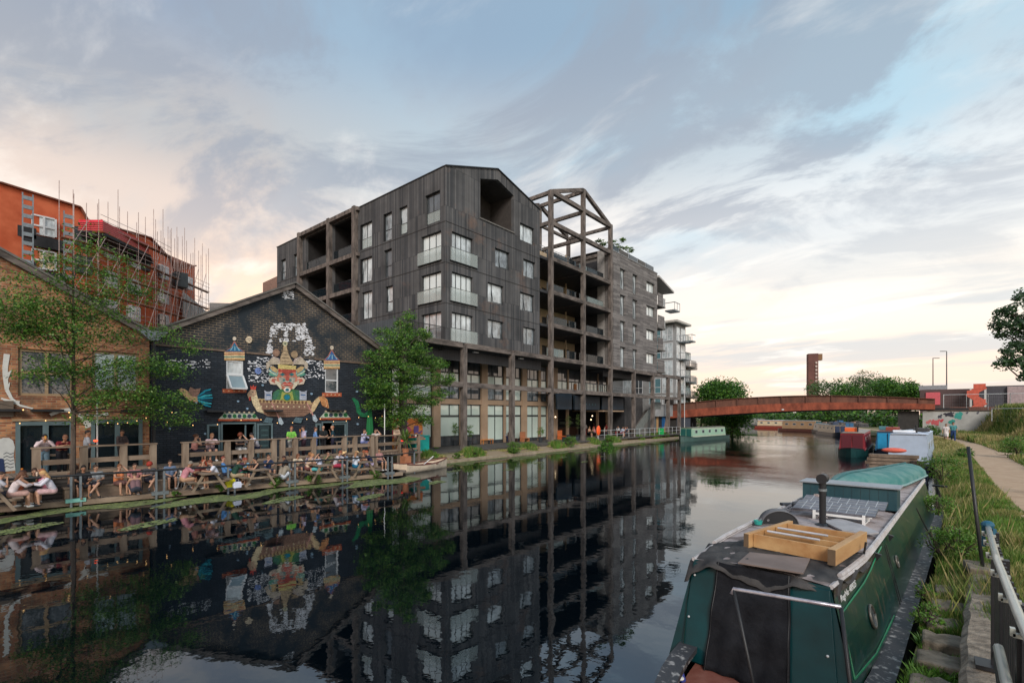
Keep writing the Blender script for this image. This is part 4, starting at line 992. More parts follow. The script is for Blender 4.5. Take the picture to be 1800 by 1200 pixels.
 for x in (-1, 1):
  shape('coat_sleeve', [(504 + x * 13, 686), (504 + x * 22, 688), (504 + x * 27, 702), (504 + x * 20, 703), (504 + x * 15, 694)], (60, 115, 90), f)
  shape('coat_lapel', [(504 + x * 3, 690), (504 + x * 9, 688), (504 + x * 12, 703), (504 + x * 6, 703)], (165, 175, 90), f)
 for r, c in ((8.6, (175, 165, 80)), (6.6, (70, 130, 70)), (4.8, (20, 130, 155))): disc('coat_medallion', 504, 698, r, r * .95, c, 12, f)
 shape('face', [(489, 648), (520, 648), (527, 660), (523, 672), (515, 682), (504, 688), (493, 682), (485, 672), (482, 660)], (205, 130, 105), f)
 shape('face_paint', [(489, 664), (497, 662), (504, 668), (511, 662), (519, 664), (516, 674), (504, 682), (492, 674)], (185, 180, 165), f)
 shape('forehead', [(496, 646), (512, 647), (514, 657), (504, 661), (495, 657)], (170, 75, 62), f)
 for x in (-1, 1):
  shape('ear', [(504 + x * 18, 664), (504 + x * 27, 663), (504 + x * 32, 667), (504 + x * 29, 675), (504 + x * 20, 676)], (225, 205, 185), f)
  shape('inner_ear', [(504 + x * 19, 666), (504 + x * 26, 665), (504 + x * 28, 670), (504 + x * 21, 673)], (200, 110, 90), f)
  shape('cheek_wing', [(504 + x * 22, 668), (504 + x * 20, 674), (504 + x * 11, 684), (504 + x * 9, 683), (504 + x * 12, 672)], (225, 215, 190), f)
  shape('eye', [(504 + x * 3, 658), (504 + x * 8, 655), (504 + x * 13, 658), (504 + x * 8, 661)], (40, 120, 125), f)
  shape('brow', [(504 + x * 3, 655), (504 + x * 14, 648), (504 + x * 16, 654), (504 + x * 8, 653)], (190, 70, 55), f)
  disc('cheek_curl', 504 + x * 5.5, 668, 2.6, 2.6, (95, 135, 130), 8, f)
  for i in range(4):
   a = .2 + i * .38; shape('hair_lock', [(504 + x * 15, 656 - i * 2), (504 + x * (24 + 4 * math.cos(a)), 655 - 9 * math.sin(a) - i), (504 + x * (30 + 3 * math.cos(a)), 661 - 16 * math.sin(a)), (504 + x * (26 + 2 * math.cos(a)), 663 - 12 * math.sin(a)), (504 + x * 18, 662 - i * 2)], ((95, 160, 140), (190, 210, 185), (80, 135, 150), (200, 170, 120))[i], f)
  for i in range(4):
   shape('plume', [(504 + x * 8, 644), (504 + x * (14 + i * 3), 630 - i), (504 + x * (24 + i * 4), 626 + i * 4), (504 + x * (30 + i * 2), 633 + i * 5), (504 + x * (27 + i * 2), 634 + i * 5), (504 + x * (21 + i * 3), 629 + i * 4), (504 + x * 13, 640)], ((190, 170, 165), (205, 190, 170), (175, 160, 155), (200, 185, 165))[i], f)
 shape('nose', [(503, 658), (506, 658), (508, 668), (504.5, 670), (501, 668)], (190, 90, 78), f)
 shape('mouth', [(495, 674), (500, 671), (504, 673), (508, 671), (514, 674), (508, 678), (500, 678)], (195, 55, 45), f); shape('lip_line', [(497, 674.6), (512, 674.6), (512, 675.6), (497, 675.6)], (235, 190, 170), f)
 for r, c in ((6, (235, 225, 210)), (3.4, (20, 115, 130))): disc('collar_jewel', 504, 685, r, r * .75, c, 12, f)
 shape('crown_band', [(488, 640), (520, 643), (519, 650), (489, 648)], (215, 195, 125), f)
 shape('crown', [(491, 640), (493, 628), (497, 618), (498, 608), (503, 608), (505, 618), (509, 628), (516, 640)], (195, 170, 135), f)
 for i in range(4): shape('crown_stripe', [(494.5 + i * .3, 634 - i * 6), (508 - i * .5, 634.6 - i * 6), (507.6 - i * .5, 636.4 - i * 6), (494 + i * .3, 636 - i * 6)], (150, 130, 105), f)
 disc('crown_top', 500.5, 604, 4.2, 4.4, (205, 200, 165), 10, f); disc('crown_eye', 500.5, 604, 2, 2.1, (110, 120, 100), 8, f)
 disc('crown_curl', 485, 620, 6, 6.5, (160, 125, 105), 10, f); disc('crown_curl', 517, 623, 6, 6.5, (165, 140, 110), 10, f)
 for cx in (471, 532):
  c = shape('painted_cat', [(cx - 6, 703), (cx - 6, 690), (cx - 7, 686), (cx - 3, 688), (cx + 3, 688), (cx + 7, 686), (cx + 6, 690), (cx + 6, 703)], (185, 190, 205))
  shape('cat_stripe', [(cx - 4, 693), (cx + 4, 693), (cx + 4, 695), (cx - 4, 695)], (70, 110, 160), c)
 bd = shape('painted_bird', [(312, 686), (318, 682), (325, 684), (335, 692), (348, 697), (352, 704), (345, 707), (333, 704), (324, 697), (319, 690)], (205, 170, 125))
 shape('bird_wing', [(330, 690), (334, 680), (342, 684), (352, 682), (350, 690), (346, 698), (336, 696)], (150, 115, 100), bd); disc('bird_eye', 321, 686.5, 1.3, 1.4, (40, 50, 90), 6, bd)
 for i in range(7): shape('tail_feather', [(346, 696 + i * 1.2), (360, 685 + i * 4.2), (373 - abs(i - 3), 683 + i * 5), (373 - abs(i - 3), 685.4 + i * 5), (360, 688.4 + i * 4.2), (347, 700 + i * .8)], ((20, 150, 175), (5, 70, 95), (60, 180, 195))[i % 3], bd)
 sp = shape('painted_serpent', [(618, 700), (622, 699), (629, 705), (632, 716), (634, 724), (640, 727), (647, 722), (651, 723), (649, 729), (642, 733), (633, 732), (627, 725), (625, 714), (622, 707)], (30, 130, 85))
 for cx, cy, r, c in ((437, 597, 5.6, (225, 205, 175)), (453, 652, 5.4, (120, 145, 205))):
  m = disc('painted_moon', cx, cy, r, r * 1.05, c); disc('moon_eye', cx - 1.6, cy - 1, .8, 1, (80, 70, 70), 6, m); disc('moon_eye', cx + 1.6, cy - 1, .8, 1, (80, 70, 70), 6, m); shape('moon_mouth', [(cx - 2, cy + 2), (cx + 2, cy + 2), (cx, cy + 3)], (80, 70, 70), m)
 for cx, cy in ((418, 705), (547, 692), (627, 688), (461, 677), (537, 758), (628, 745), (298, 753), (344, 708), (360, 762), (434, 718)): disc('painted_star', cx, cy, 1.9, 2, (150, 180, 205), 6)
 for (x0, x1, y, n) in ((384, 454, 736, 7), (562, 614, 734, 5)):       # painted floral canopies over the doors
  c = shape('painted_canopy', [(x0, y), (x0 + 9, y - 10), (x1 - 9, y - 10), (x1, y)], (185, 195, 175)); shape('canopy_edge', [(x0 - 1, y), (x1 + 1, y), (x1 + 1, y + 3.4), (x0 - 1, y + 3.4)], (185, 85, 50), c)
  for i in range(n):
   x = x0 + 10 + i * (x1 - x0 - 18) / (n - 1); disc('canopy_leaf', x, y - 5, 3.6, 3.8, ((35, 110, 60), (60, 70, 90))[i % 2], 8, c); disc('canopy_knob', x, y - 11.5, 1.5, 1.6, (200, 180, 150), 6, c)
 shape('menu_board', [(456, 748), (472, 748), (472, 800), (456, 800)], (40, 62, 66))
 for i in range(4): shape('menu_line', [(458, 754 + i * 9), (470, 754 + i * 9), (470, 757 + i * 9), (458, 757 + i * 9)], (62, 88, 90))
 for x in (470, 522):
  shape('painted_cloud', [(x - 8, 742), (x + 6, 743), (x + 9, 735), (x - 2, 733)], (95, 120, 130))
 return t
black_pub()
def brick_pub():
 t = thing('red_brick_pub', 'old red brick gable building with wide timber windows at the left end of the terrace', 'pub', (-30, 0, .6))
 W = [(2.44, 4.17, 4.37, 6.32), (4.78, 6.5, 4.62, 6.46), (-2.5, -.6, 4.4, 6.3)]; D = [(2.36, 4.17, 1.2, 3.3), (4.74, 6.62, 1.2, 3.36), (-3, -1, 1.2, 3.3)]
 gable_wall(t, -7, 6.9, 7.35, 11.05, W + D, M['redbrick'], M['redbrick'])
 F = toX(-28.5)
 for i, w in enumerate(W): window(t, F, *w, (.5,), (.5,) if i != 1 else (), M['pane_d'] if i != 1 else pane_mat('sky_blue_pane', (.30, .38, .40), .4, scale=1.5), M['frame_tan'], inset=.08, fw=.11)
 for i, d in enumerate(D):
  g = MB(); a, b, c, e = d
  tbox(g, F, a, a + .14, c, e, -.15, .05); tbox(g, F, b - .14, b, c, e, -.15, .05); tbox(g, F, a + .14, b - .14, e - .16, e, -.15, .05); h = (a + b) / 2; tbox(g, F, h - .09, h + .09, c, e - .16, -.14, .04)
  fr = g.build('door_frame', M['frame_blue'], t); p = MB(); tbox(p, F, a + .1, b - .1, c, e - .1, -.08, -.05); p.build('pane', M['glass_dk'], fr)
  g = MB(); tbox(g, F, a - .1, b + .05, e + .02, e + .12, .003, .08); g.build('lintel', M['frame_tan'], t)
 g = MB(); tbox(g, F, -6.9, 2.3, 3.5, 4.15, .003, .10); g.build('old_signboard', mat('stained_board', (.13, .10, .075), .8), t)
 for y in (2.0, 3.3, 6.3):
  g = MB(); tbox(g, F, y - .5, y + .5, 3.72, 3.82, .0, .35); g.build('wall_lamp', M['black_metal'], t)
 def stroke(pts, w0, w1, name='painted_horn'):
  q = [onX(x, y, -28.5) for x, y in pts]; g = MB(); n = len(q)
  for i in range(n - 1):
   a, b = Vector((-28.49, q[i].y, q[i].z)), Vector((-28.49, q[i + 1].y, q[i + 1].z)); d = (b - a).normalized(); s = d.cross(Vector((1, 0, 0)))
   wa, wb = w0 + (w1 - w0) * i / (n - 1), w0 + (w1 - w0) * (i + 1) / (n - 1)
   g.prism([a - s * wa, a + s * wa, b + s * wb, b - s * wb], (.012 + i * .0005, 0, 0))
  g.build(name, paint(srgb(205, 205, 200)), t)
 stroke([(12, 622), (9, 645), (9, 662), (12, 685), (20, 700), (34, 712), (58, 718)], .09, .03); stroke([(10, 665), (16, 655), (21, 650)], .07, .01); stroke([(12, 684), (15, 678), (17, 672)], .05, .01)
 stroke([(2, 700), (14, 704), (34, 708)], .03, .08); stroke([(88, 729), (104, 722), (124, 720)], .06, .09); stroke([(138, 728), (150, 738), (158, 750)], .05, .16); stroke([(150, 728), (172, 730), (190, 727)], .03, .06)
 def shp(name, pts, col, e=0.0, par=t):
  q = [onX(x, y, -28.5) for x, y in pts]; g = MB(); g.prism([(-28.496, p.y, p.z) for p in q], (.012 + e, 0, 0)); return g.build(name, paint(srgb(*col)), par)
 pt = shp('painted_poster', [(-2, 772), (6, 769), (16, 769), (23, 774), (26, 785), (24, 800), (27, 826), (-2, 830)], (190, 192, 190))
 for i in range(5): shp('poster_wave', [(6, 797 + i * 6), (12, 794 + i * 6), (18, 797 + i * 6), (24, 795 + i * 6), (24, 796.5 + i * 6), (18, 798.5 + i * 6), (12, 795.5 + i * 6), (6, 798.5 + i * 6)], (90, 95, 100), .006, pt)
 shp('painted_blue_corner', [(-2, 805), (6, 806), (9, 830), (-2, 832)], (25, 45, 85), .02)
brick_pub()
def dz(y): return -25.65 + (y - 1.75) * .147       # canal-side edge of the low deck
def decks():
 g = MB(); pts = [(-28.45, -8), (dz(-8), -8), (dz(17.8), 17.8), (-24.6, 18.4), (-28.45, 18.4)]
 g.prism([(x, y, .13) for x, y in pts], (0, 0, .12)); g.build('low_deck', M['plank_l'], kind='structure')
 g = MB(); a, b = (dz(-8) + .03, -8), (dz(17.8) + .03, 17.8); g.bar((a[0], a[1], .17), (b[0], b[1], .17), .06, .2, up=(0, 0, 1))
 for i in range(12): y = -6 + i * 2; g.tube((dz(y) - .3, y, -1), (dz(y) - .3, y, .12), .09)
 g.build('deck_edge_beam', M['timber'], kind='structure')
 g = MB(); g.box(-28.45, -26.35, -8, 18.3, 1.06, 1.2); g.build('upper_deck', M['plank_l'], kind='structure')
 g = MB(); g.box(-26.5, -26.4, -8, 18.2, .26, 1.05); g.build('upper_deck_skirt', M['plank_dk'], kind='structure')
 g = MB(); g.prism([(-28.4, 18.3, 1.06), (-26.4, 18.3, 1.06), (-26.6, 22.0, .95), (-28.4, 22.0, .95)], (0, 0, .13)); g.build('ramp_deck', M['plank_l'], kind='structure')
decks()
def rail_run(name, label, y0, y1, posts, x=-26.33, wide=.24, zt=2.3, group='chunky timber railings of the upper deck', zb=.3, xe=None):
 t = thing(name, label, 'railing', (x, y0, 1.2), group=group); xe = x if xe is None else xe
 X = lambda y: x + (xe - x) * (y - y0) / (y1 - y0)
 for y in posts:
  g = MB(); g.box(X(y) - .1, X(y) + .1, y - wide / 2, y + wide / 2, zb, zt - .03); g.build('post', M['timber_v'], t)
 g = MB(); g.bar((X(y0), y0 - .1, zt), (X(y1), y1 + .1, zt), .24, .06); g.build('top_rail', M['timber'], t)
 g = MB()
 ps = sorted(posts)
 for a, b in zip(ps[:-1], ps[1:]): g.bar((X(a) , a + wide / 2, 1.72), (X(b), b - wide / 2, 1.72), .06, .2)
 g.build('middle_rail', M['timber'], t)
 g = MB()
 for a, b in zip(ps[:-1], ps[1:]): g.bar((X(a), a + wide / 2, 1.26), (X(b), b - wide / 2, 1.26), .06, .14)
 g.build('bottom_rail', M['timber'], t)
rail_run('deck_railing', 'chunky timber railing in front of the red brick pub', 2.7, 6.55, [2.75, 4.15, 5.45, 6.5])
rail_run('deck_railing', 'chunky timber railing in front of the wide doorway of the black pub', 7.68, 11.85, [7.75, 9.55, 10.65, 11.8])
rail_run('deck_railing', 'chunky timber railing in front of the second doorway, the longest run', 12.15, 17.85, [12.25, 12.95, 14.0, 15.9, 16.6, 17.8])
rail_run('deck_railing', 'timber railing running on to the turquoise bin', 18.0, 21.8, [18.1, 20.0, 21.75], xe=-26.7, wide=.16, zt=2.25)
rail_run('deck_railing', 'timber railing at the far left edge of the view', -5, 1.2, [-4.9, -3, -1, 1.1]) if 0 else None
def canal_rail():
 t = thing('waterside_railing', 'black rail on paired galvanised posts along the edge of the low deck', 'railing', (-24.5, 9, .25))
 ys = [-4.2, -1.55, 1.1, 3.75, 6.4, 9.05, 11.7, 14.35, 16.95]
 for i, y in enumerate(ys):
  x = dz(y) + .09
  for s in (-.14, .14):
   g = MB(); g.box(x - .04, x + .04, y + s - .035, y + s + .035, -.6, 1.2); g.build('post', M['grey_metal'], t)
  g = MB(); g.box(x - .09, x + .045, y - .3, y + .3, .2, .34); g.build('bracket', M['grey_metal'] if i != 3 else paint(srgb(130, 190, 180)), t)
 g = MB(); pts = [(dz(y) + .09, y, 1.24) for y in ys] ; g.pipe([(dz(-8), -8, 1.24)] + pts, .045); g.build('top_rail', M['black_metal'], t)
 g = MB(); g.pipe([(dz(16.95) + .09, 16.95, 1.24), (-24.2, 19.4, 1.3), (-26.5, 20.9, 1.5)], .035); g.pipe([(dz(16.95) + .09, 17.0, .9), (-24.0, 17.6, .6), (-25.6, 18.2, .4)], .03); g.build('return_rail', M['black_metal'], t)
 g = MB(); g.prism([(-23.3, 16.9, .12), (-24.6, 16.9, .12), (-26.2, 20.6, .12), (-25.0, 20.9, .12)], (0, 0, .13)); g.build('landing', M['plank_l'], t)
 for p in ((-23.5, 19.4),):
  g = MB(); g.box(-24.25, -24.17, 19.35, 19.43, -.2, 1.28); g.build('post', M['grey_metal'], t)
canal_rail()
# orange brick block with its scaffold
def orange_block():
 t = thing('orange_brick_building', 'bright orange brick apartment block under scaffolding behind the pubs', 'building', (-70, 10, .6))
 W = [(-65.5, -14, 25.2), (-65.8, 4.45, 25.0), (-67.3, 10.3, 25.0), (-67.5, 10.9, 23.9), (-72.7, 17.6, 25.1), (-75.6, 20.6, 23.6), (-76.2, 21.2, 22.4), (-80.2, 24.8, 24.8)]
 W = [(x, y, z) for x, y, z in W]
 g = MB()
 for (x0, y0, z0), (x1, y1, z1) in zip(W[:-1], W[1:]):
  g.add([(x0, y0, .6), (x1, y1, .6), (x1, y1, z1), (x0, y0, z0)], [(0, 1, 2, 3)])
 g.add([(-80.2, 24.8, .6), (-92, 22, .6), (-92, 22, 24.8), (-80.2, 24.8, 24.8)], [(0, 1, 2, 3)])
 g.build('wall', M['orange'], t, recalc=False)
 g = MB()
 for (x0, y0, z0), (x1, y1, z1) in zip(W[:-1], W[1:]): g.bar((x0 + .05, y0, z0 + .05), (x1 + .05, y1, z1 + .05), .5, .14)
 g.add([(x, y, z) for x, y, z in W] + [(-95, 22, 24), (-95, -14, 24)], [tuple(range(len(W) + 2))]); g.build('roof_edge', mat('dark_orange_coping', (.20, .07, .04), .8), t)
 def P(px, py, X0=-66.4): return onX(px, py, X0)
 cols = [((12, 352), (48, 367), 46), ((56, 372), (98, 390), 44)]
 for (a, b, h) in cols:
  for dy in (0, 62):
   q = [P(a[0], a[1] + dy), P(b[0], b[1] + dy * .92), P(b[0], b[1] + dy * .92 + 30), P(a[0], a[1] + dy + 34)]
   ym, ym2 = q[0].y, q[1].y; z0, z1 = (q[3].z + q[2].z) / 2, (q[0].z + q[1].z) / 2; x = -66.6
   g = MB(); F = lambda u, v, d: (x + d, u, v)
   for u in (ym, ym + (ym2 - ym) * .5, ym2): tbox(g, F, u - .08, u + .08, z0, z1, 0, .25)
   for v in (z0, z0 + (z1 - z0) * .45, z1): tbox(g, F, ym + .085, ym2 - .085, v - .07, v + .07, .01, .24)
   w = g.build('window', M['frame_lt'], t); g = MB(); tbox(g, F, ym, ym2, z0, z1, .05, .1); g.build('pane', rw.choice([pane_mat('site_pane', (.45, .30, .14), .5, scale=.8), M['pane_c']]), w)
   g = MB(); tbox(g, F, ym - .6, ym2 + .6, z0 - 1.3, z0 - .25, -.4, .5); g.build('shade_strip', M['dark_in'], t)  # solid near-black box, its colour stands in for shade below the window
 for px, py in ((141, 422), (212, 452), (246, 466), (312, 495), (142, 470)):
  p = P(px, py, -68.5 if px < 200 else -73.5); g = MB(); g.box(p.x - .3, p.x + 1.6, p.y - .7, p.y + .7, p.z - .9, p.z + .9); g.build('window', M['frame_dk'], t)
 for i in range(16):
  k_ = i // 4; x, y = ((-69.4, 13.0), (-71.3, 15.6), (-74.4, 19.3), (-77.8, 23))[i % 4]; z = 21.6 - k_ * 3.1; g = MB(); g.obox((x, y, z), (.9, 1.5, 1.7), rz=R(42)); w = g.build('window', M['frame_lt'], t); g = MB(); g.obox((x + .35, y - .3, z), (.8, 1.2, 1.3), rz=R(42)); g.build('pane', M['pane_d'] if i % 3 else M['pane_c'], w)
 for px, h in ((49, 3), (121, 3)):     # grey ladders of the hoist
  g = MB(); p = P(px, 340 if px < 80 else 372, -64.6)
  for s in (-.35, .35): g.box(-64.7, -64.6, p.y + s - .05, p.y + s + .05, 5, p.z)
  z = 5.
  while z < p.z: g.box(-64.72, -64.58, p.y - .32, p.y + .32, z, z + .35); z += .85
  g.build('hoist_mast', M['grey_metal'], t)
orange_block()
def scaffold():
 t = thing('scaffolding', 'rusty tube scaffolding with a red sheeted top lift in front of the orange block', 'scaffolding', (-64, 15, .6))
 tube = mat('scaffold_tube', (.30, .21, .19), .6, metal=.3, col2=(.50, .40, .37)); brd = mat('scaffold_board', (.22, .10, .06), .8, col2=(.34, .18, .11)); rng = random.Random(8)
 base = [(-63.2, 3.0), (-64.8, 10.4), (-70.2, 17.4), (-73.4, 20.8), (-77.6, 25.4)]
 def at(s):
  k = s * (len(base) - 1); i = min(int(k), len(base) - 2); f = k - i
  return base[i][0] + (base[i + 1][0] - base[i][0]) * f, base[i][1] + (base[i + 1][1] - base[i][1]) * f
 def top(s): return 27.6 if s < .25 else 26.8 - 1.2 * (s - .25) / .75
 n = 24; ps = []
 for i in range(n):
  s = .18 + .82 * i / (n - 1); x, y = at(s); ps.append((x, y, s))
  for dx in (0, 1.3) if i % 2 else (0,):
   g = MB(); h = top(s) + rng.uniform(-1.2, 1.8); h = min(h, 24.5 + rng.uniform(0, 1.8)) if s < .3 else h
   g.tube((x + dx, y - dx * .1, 4), (x + dx, y - dx * .1, h), .032, n=5); g.build('standard', tube, t)
 for k in range(9):
  z = 4.5 + k * 2.3
  g = MB()
  for (a, b) in zip(ps[:-1], ps[1:]):
   if k > 7 and not (.27 < a[2] < .62): continue
   for dz_ in (0, .5, 1.0): g.bar((a[0] + 1.35, a[1], z + dz_), (b[0] + 1.35, b[1], z + dz_), .035)
  g.build('ledger', tube, t); g = MB()
  for (a, b) in zip(ps[:-1], ps[1:]):
   if k > 7 and not (.27 < a[2] < .62): continue
   g.prism([(a[0] + .5, a[1], z - .1), (a[0] + 1.25, a[1], z - .1), (b[0] + 1.25, b[1], z - .1), (b[0] + .5, b[1], z - .1)], (0, 0, .05))
  g.build('board_lift', brd, t)
 g = MB()
 for i in range(0, n - 2, 2):
  for k in range(4): z = 4.5 + k * 4.6; a, b = ps[i], ps[i + 2]; g.bar((a[0] + 1.4, a[1], z), (b[0] + 1.4, b[1], z + 4.6), .045)
 g.build('brace', tube, t)
 red = mat('red_sheeting', (.75, .03, .06), .6, scale=2, col2=(.6, .02, .05)); pts = [onX(138, 392, -63.5), onX(181, 392, -63.5), (-69.8, 19.2, 0), onD(262, 432, 57)]
 a, b, c = onD(138, 388, 50.5), onD(181, 388, 50.0), onD(262, 430, 57.5); g = MB(); H = -1.0
 g.add([a + Vector((0, 0, .1)), b + Vector((0, 0, .1)), b + Vector((0, 0, H)), a + Vector((0, 0, H))], [(0, 1, 2, 3)]); g.prism([a, b, c, c + Vector((-2, .4, 0)), a + Vector((-1, 1, 0))], (0, 0, -.12)) if 0 else None
 g.build('red_sheet', red, t); g = MB(); g.add([b, c, c + Vector((0, 0, H)), b + Vector((0, 0, H))], [(0, 1, 2, 3)])
 g.build('red_sheet', mat('red_netting', (.50, .055, .055), .7, scale=3), t)
 g = MB()
 for i in range(5):
  z = -.2 - i * .2; g.bar(a + Vector((.05, -.05, z)), b + Vector((.05, -.05, z)), .05); g.bar(b + Vector((.05, -.05, z)), c + Vector((.05, -.05, z)), .05)
 g.build('guard_rail', mat('pinkish_tube', (.5, .16, .15), .6), t)
 g = MB(); a2, b2, c2 = (v + Vector((-.2, .2, H - .1)) for v in (a, b, c)); g.prism([a2, b2, c2, c2 + Vector((-3, 1, 0)), a2 + Vector((-4, 1, 0))], (0, 0, -.3)); g.build('dark_deck', M['dark_in'], t)
scaffold()
t = thing('white_building', 'plain pale rendered building end beyond the scaffolding', 'building', (-80, 30, .6))
a, b = onD(322, 512, 66), onD(368, 553, 72); g = MB(); g.prism([(a.x, a.y, .6), (b.x, b.y, .6), (b.x, b.y, b.z), (b.x + (a.x - b.x) * .45, b.y + (a.y - b.y) * .45, a.z - .9), (a.x, a.y, a.z)], (-6, 3, 0)); g.build('wall', mat('patchy_white', (.45, .44, .42), .8, scale=.6, var=.25), t)
a, b = onD(368, 532, 80), onD(412, 533, 82); g = MB(); g.prism([(a.x, a.y, .6), (b.x, b.y, .6), (b.x, b.y, b.z), (a.x, a.y, a.z)], (-6, 3, 0)); tag(g.build('flat_roofed_building', mat('grey_band', (.22, .21, .20), .8)), 'low grey flat roofed building showing just above the pub roof', 'building')
a, b = onD(462, 497, 78), onD(490, 484, 76); g = MB(); g.prism([(a.x, a.y, .6), (b.x, b.y, .6), (b.x, b.y, b.z), (a.x, a.y, a.z)], (-8, 4, 0)); tag(g.build('brown_building', mat('brown_brick_end', (.22, .13, .10), .8)), 'brown brick building corner peeping out left of the dark boarded block', 'building')
# bridge
def bridge():
 t = thing('steel_bridge', 'low arched rust coloured steel girder bridge crossing the canal', 'bridge', (-16, 84, .7))
 Y = 81.0; N_ = 24; xs = [-33.5 + 37.3 * i / N_ for i in range(N_ + 1)]
 def zb(x): p = Vector(((x - -33) / 34,)) if 0 else (x + 33) / 34; return 2.95 + 1.35 * math.sin(min(1, max(0, p)) * PI * .62)
 def zt(x): p = (x + 33) / 34; return 5.25 + 1.0 * math.sin(max(0, min(1.08, p)) * PI * .93)
 def zm(x): return zb(x) + (zt(x) - zb(x)) * .52
 for y, nm in ((Y, 'girder'), (Y + 6.5, 'girder')):
  g = MB()
  for a, b in zip(xs[:-1], xs[1:]):
   if a > .4: continue
   g.add([(a, y, zb(a)), (b, y, zb(b)), (b, y, zm(b)), (a, y, zm(a)), (a, y + .35, zb(a)), (b, y + .35, zb(b)), (b, y + .35, zm(b)), (a, y + .35, zm(a))], [(0, 1, 2, 3), (4, 7, 6, 5), (0, 4, 5, 1), (3, 2, 6, 7)])
  g.build('lower_girder', M['rust'], t); g = MB()
  for a, b in zip(xs[:-3], xs[1:-2]): g.prism([(a, y + .12, zm(a) + .003), (b, y + .12, zm(b) + .003), (b, y + .12, zt(b)), (a, y + .12, zt(a))], (0, .12, 0))
  g.build('upper_web', M['rust_dk'], t); g = MB()
  for a, b in zip(xs[:-3], xs[1:-2]): g.prism([(a, y - .08, zt(a) + .003), (b, y - .08, zt(b) + .003), (b, y + .42, zt(b) + .003), (a, y + .42, zt(a) + .003)], (0, 0, .07))
  g.build('top_flange', M['rust_dk'], t)
  for i in range(1, N_ - 2, 2):
   x = xs[i]; g = MB(); g.box(x - .06, x + .06, y - .04, y + .118, zm(x) + .01, zt(x)); g.build('stiffener', M['rust_dk'], t)
 g = MB()
 for a, b in zip(xs[:-1], xs[1:]): g.prism([(a, Y + .36, zb(a) - .12), (b, Y + .36, zb(b) - .12), (b, Y + 6.5, zb(b) - .12), (a, Y + 6.5, zb(a) - .12)], (0, 0, .3))
 g.build('deck', M['dark_in'], t)
 dp = mat('dark_pier', (.04, .037, .035), .85)
 for q in ((-33.8, -31.2, Y + .5, Y + 6.4, -.5, 2.9), (-3.0, -.9, Y + .8, Y + 6.3, 0, 4.05)): g = MB(); g.box(*q); g.build('pier', dp, t)
 g = MB(); g.box(-16.4, -16.1, Y - .06, Y - .02, 4.22, 4.4); g.build('navigation_light', M['white'], t)
bridge()
def abutment():
 t = thing('graffiti_wall', 'white painted bridge end wall with black, teal and red graffiti', 'wall', (3, 81, .7))
 g = MB(); g.prism([(-.5, 81.4, .5), (7.6, 81.4, .5), (7.6, 81.4, 4.02), (-.5, 81.4, 4.02)], (0, 6, 0)); g.build('wall', mat('white_wall_paint', (.42, .42, .40), .85, scale=.7, var=.18), t)
 g = MB(); g.box(-.1, 7.7, 81.28, 87.5, 4.03, 4.13); g.build('coping', mat('dark_coping', (.09, .06, .05), .8), t)
 rg = random.Random(4)
 def pen(pts, w, col, nm='graffiti'):
  g = MB(); q = [onY(x, y, 81.4) for x, y in pts]
  for i, (a, b) in enumerate(zip(q[:-1], q[1:])):
   d = (b - a); L = d.length; d.normalize(); s = Vector((-d.z, 0, d.x)) * w / 2; e = .008 + i * .001
   g.prism([a - s - d * w * .3, a + s - d * w * .3, b + s + d * w * .3, b - s + d * w * .3], (0, -e - rg.random() * .01, 0))
  g.build(nm, paint(srgb(*col), .8), t)
 def loopy(cx, cy, n, rx, ry, col, w):
  pen([(cx + rx * math.sin(i * 1.9) * rg.uniform(.5, 1), cy + ry * math.cos(i * 2.3) * rg.uniform(.5, 1)) for i in range(n)], w, col)
 loopy(1668, 728, 16, 10, 4.2, (50, 50, 60), .14); loopy(1652, 731, 9, 5, 4, (70, 70, 80), .1); loopy(1685, 731, 14, 6, 6, (60, 150, 140), .3); loopy(1673, 741, 10, 5, 4, (50, 140, 130), .25)
 loopy(1644, 742, 14, 9, 5, (190, 90, 95), .2); loopy(1632, 741, 8, 5, 4, (190, 110, 110), .14); loopy(1700, 725, 6, 3, 2, (90, 90, 100), .08); loopy(1719, 725, 8, 3, 3, (90, 90, 100), .08); loopy(1655, 739, 6, 3, 3, (180, 60, 70), .15)
abutment()
def mesh_fence(pts, z0, h, label, n=10, q=5):
 t = thing('mesh_fence', label, 'fence', (*pts[0], z0), group='temporary mesh fence panels by the bridge')
 for a, b in zip(pts[:-1], pts[1:]):
  g = MB()
  for i in range(n + 1): f = i / n; x, y = a[0] + (b[0] - a[0]) * f, a[1] + (b[1] - a[1]) * f; g.bar((x, y, z0), (x, y, z0 + h), .006)
  for i in range(q + 1): g.bar((*a, z0 + h * i / q), (*b, z0 + h * i / q), .006)
  g.build('mesh', M['grey_metal'], t); g = MB()
  for p in (a, b): g.tube((*p, z0), (*p, z0 + h + .05), .045, n=6)
  g.tube((*a, z0 + h), (*b, z0 + h), .035, n=6); g.build('panel_frame', M['pale_metal'], t)
mesh_fence([(1.5, 81.6), (3.6, 81.7), (5.5, 81.8), (7.4, 82), (9.4, 82)], 4.13, 1.9, 'pale mesh fence panels standing on the bridge end above the graffiti')
mesh_fence([(9.4, 64), (7.6, 68), (5.2, 73)], 2.9, 1.3, 'lower mesh fence running down the grass bank', 6, 3)
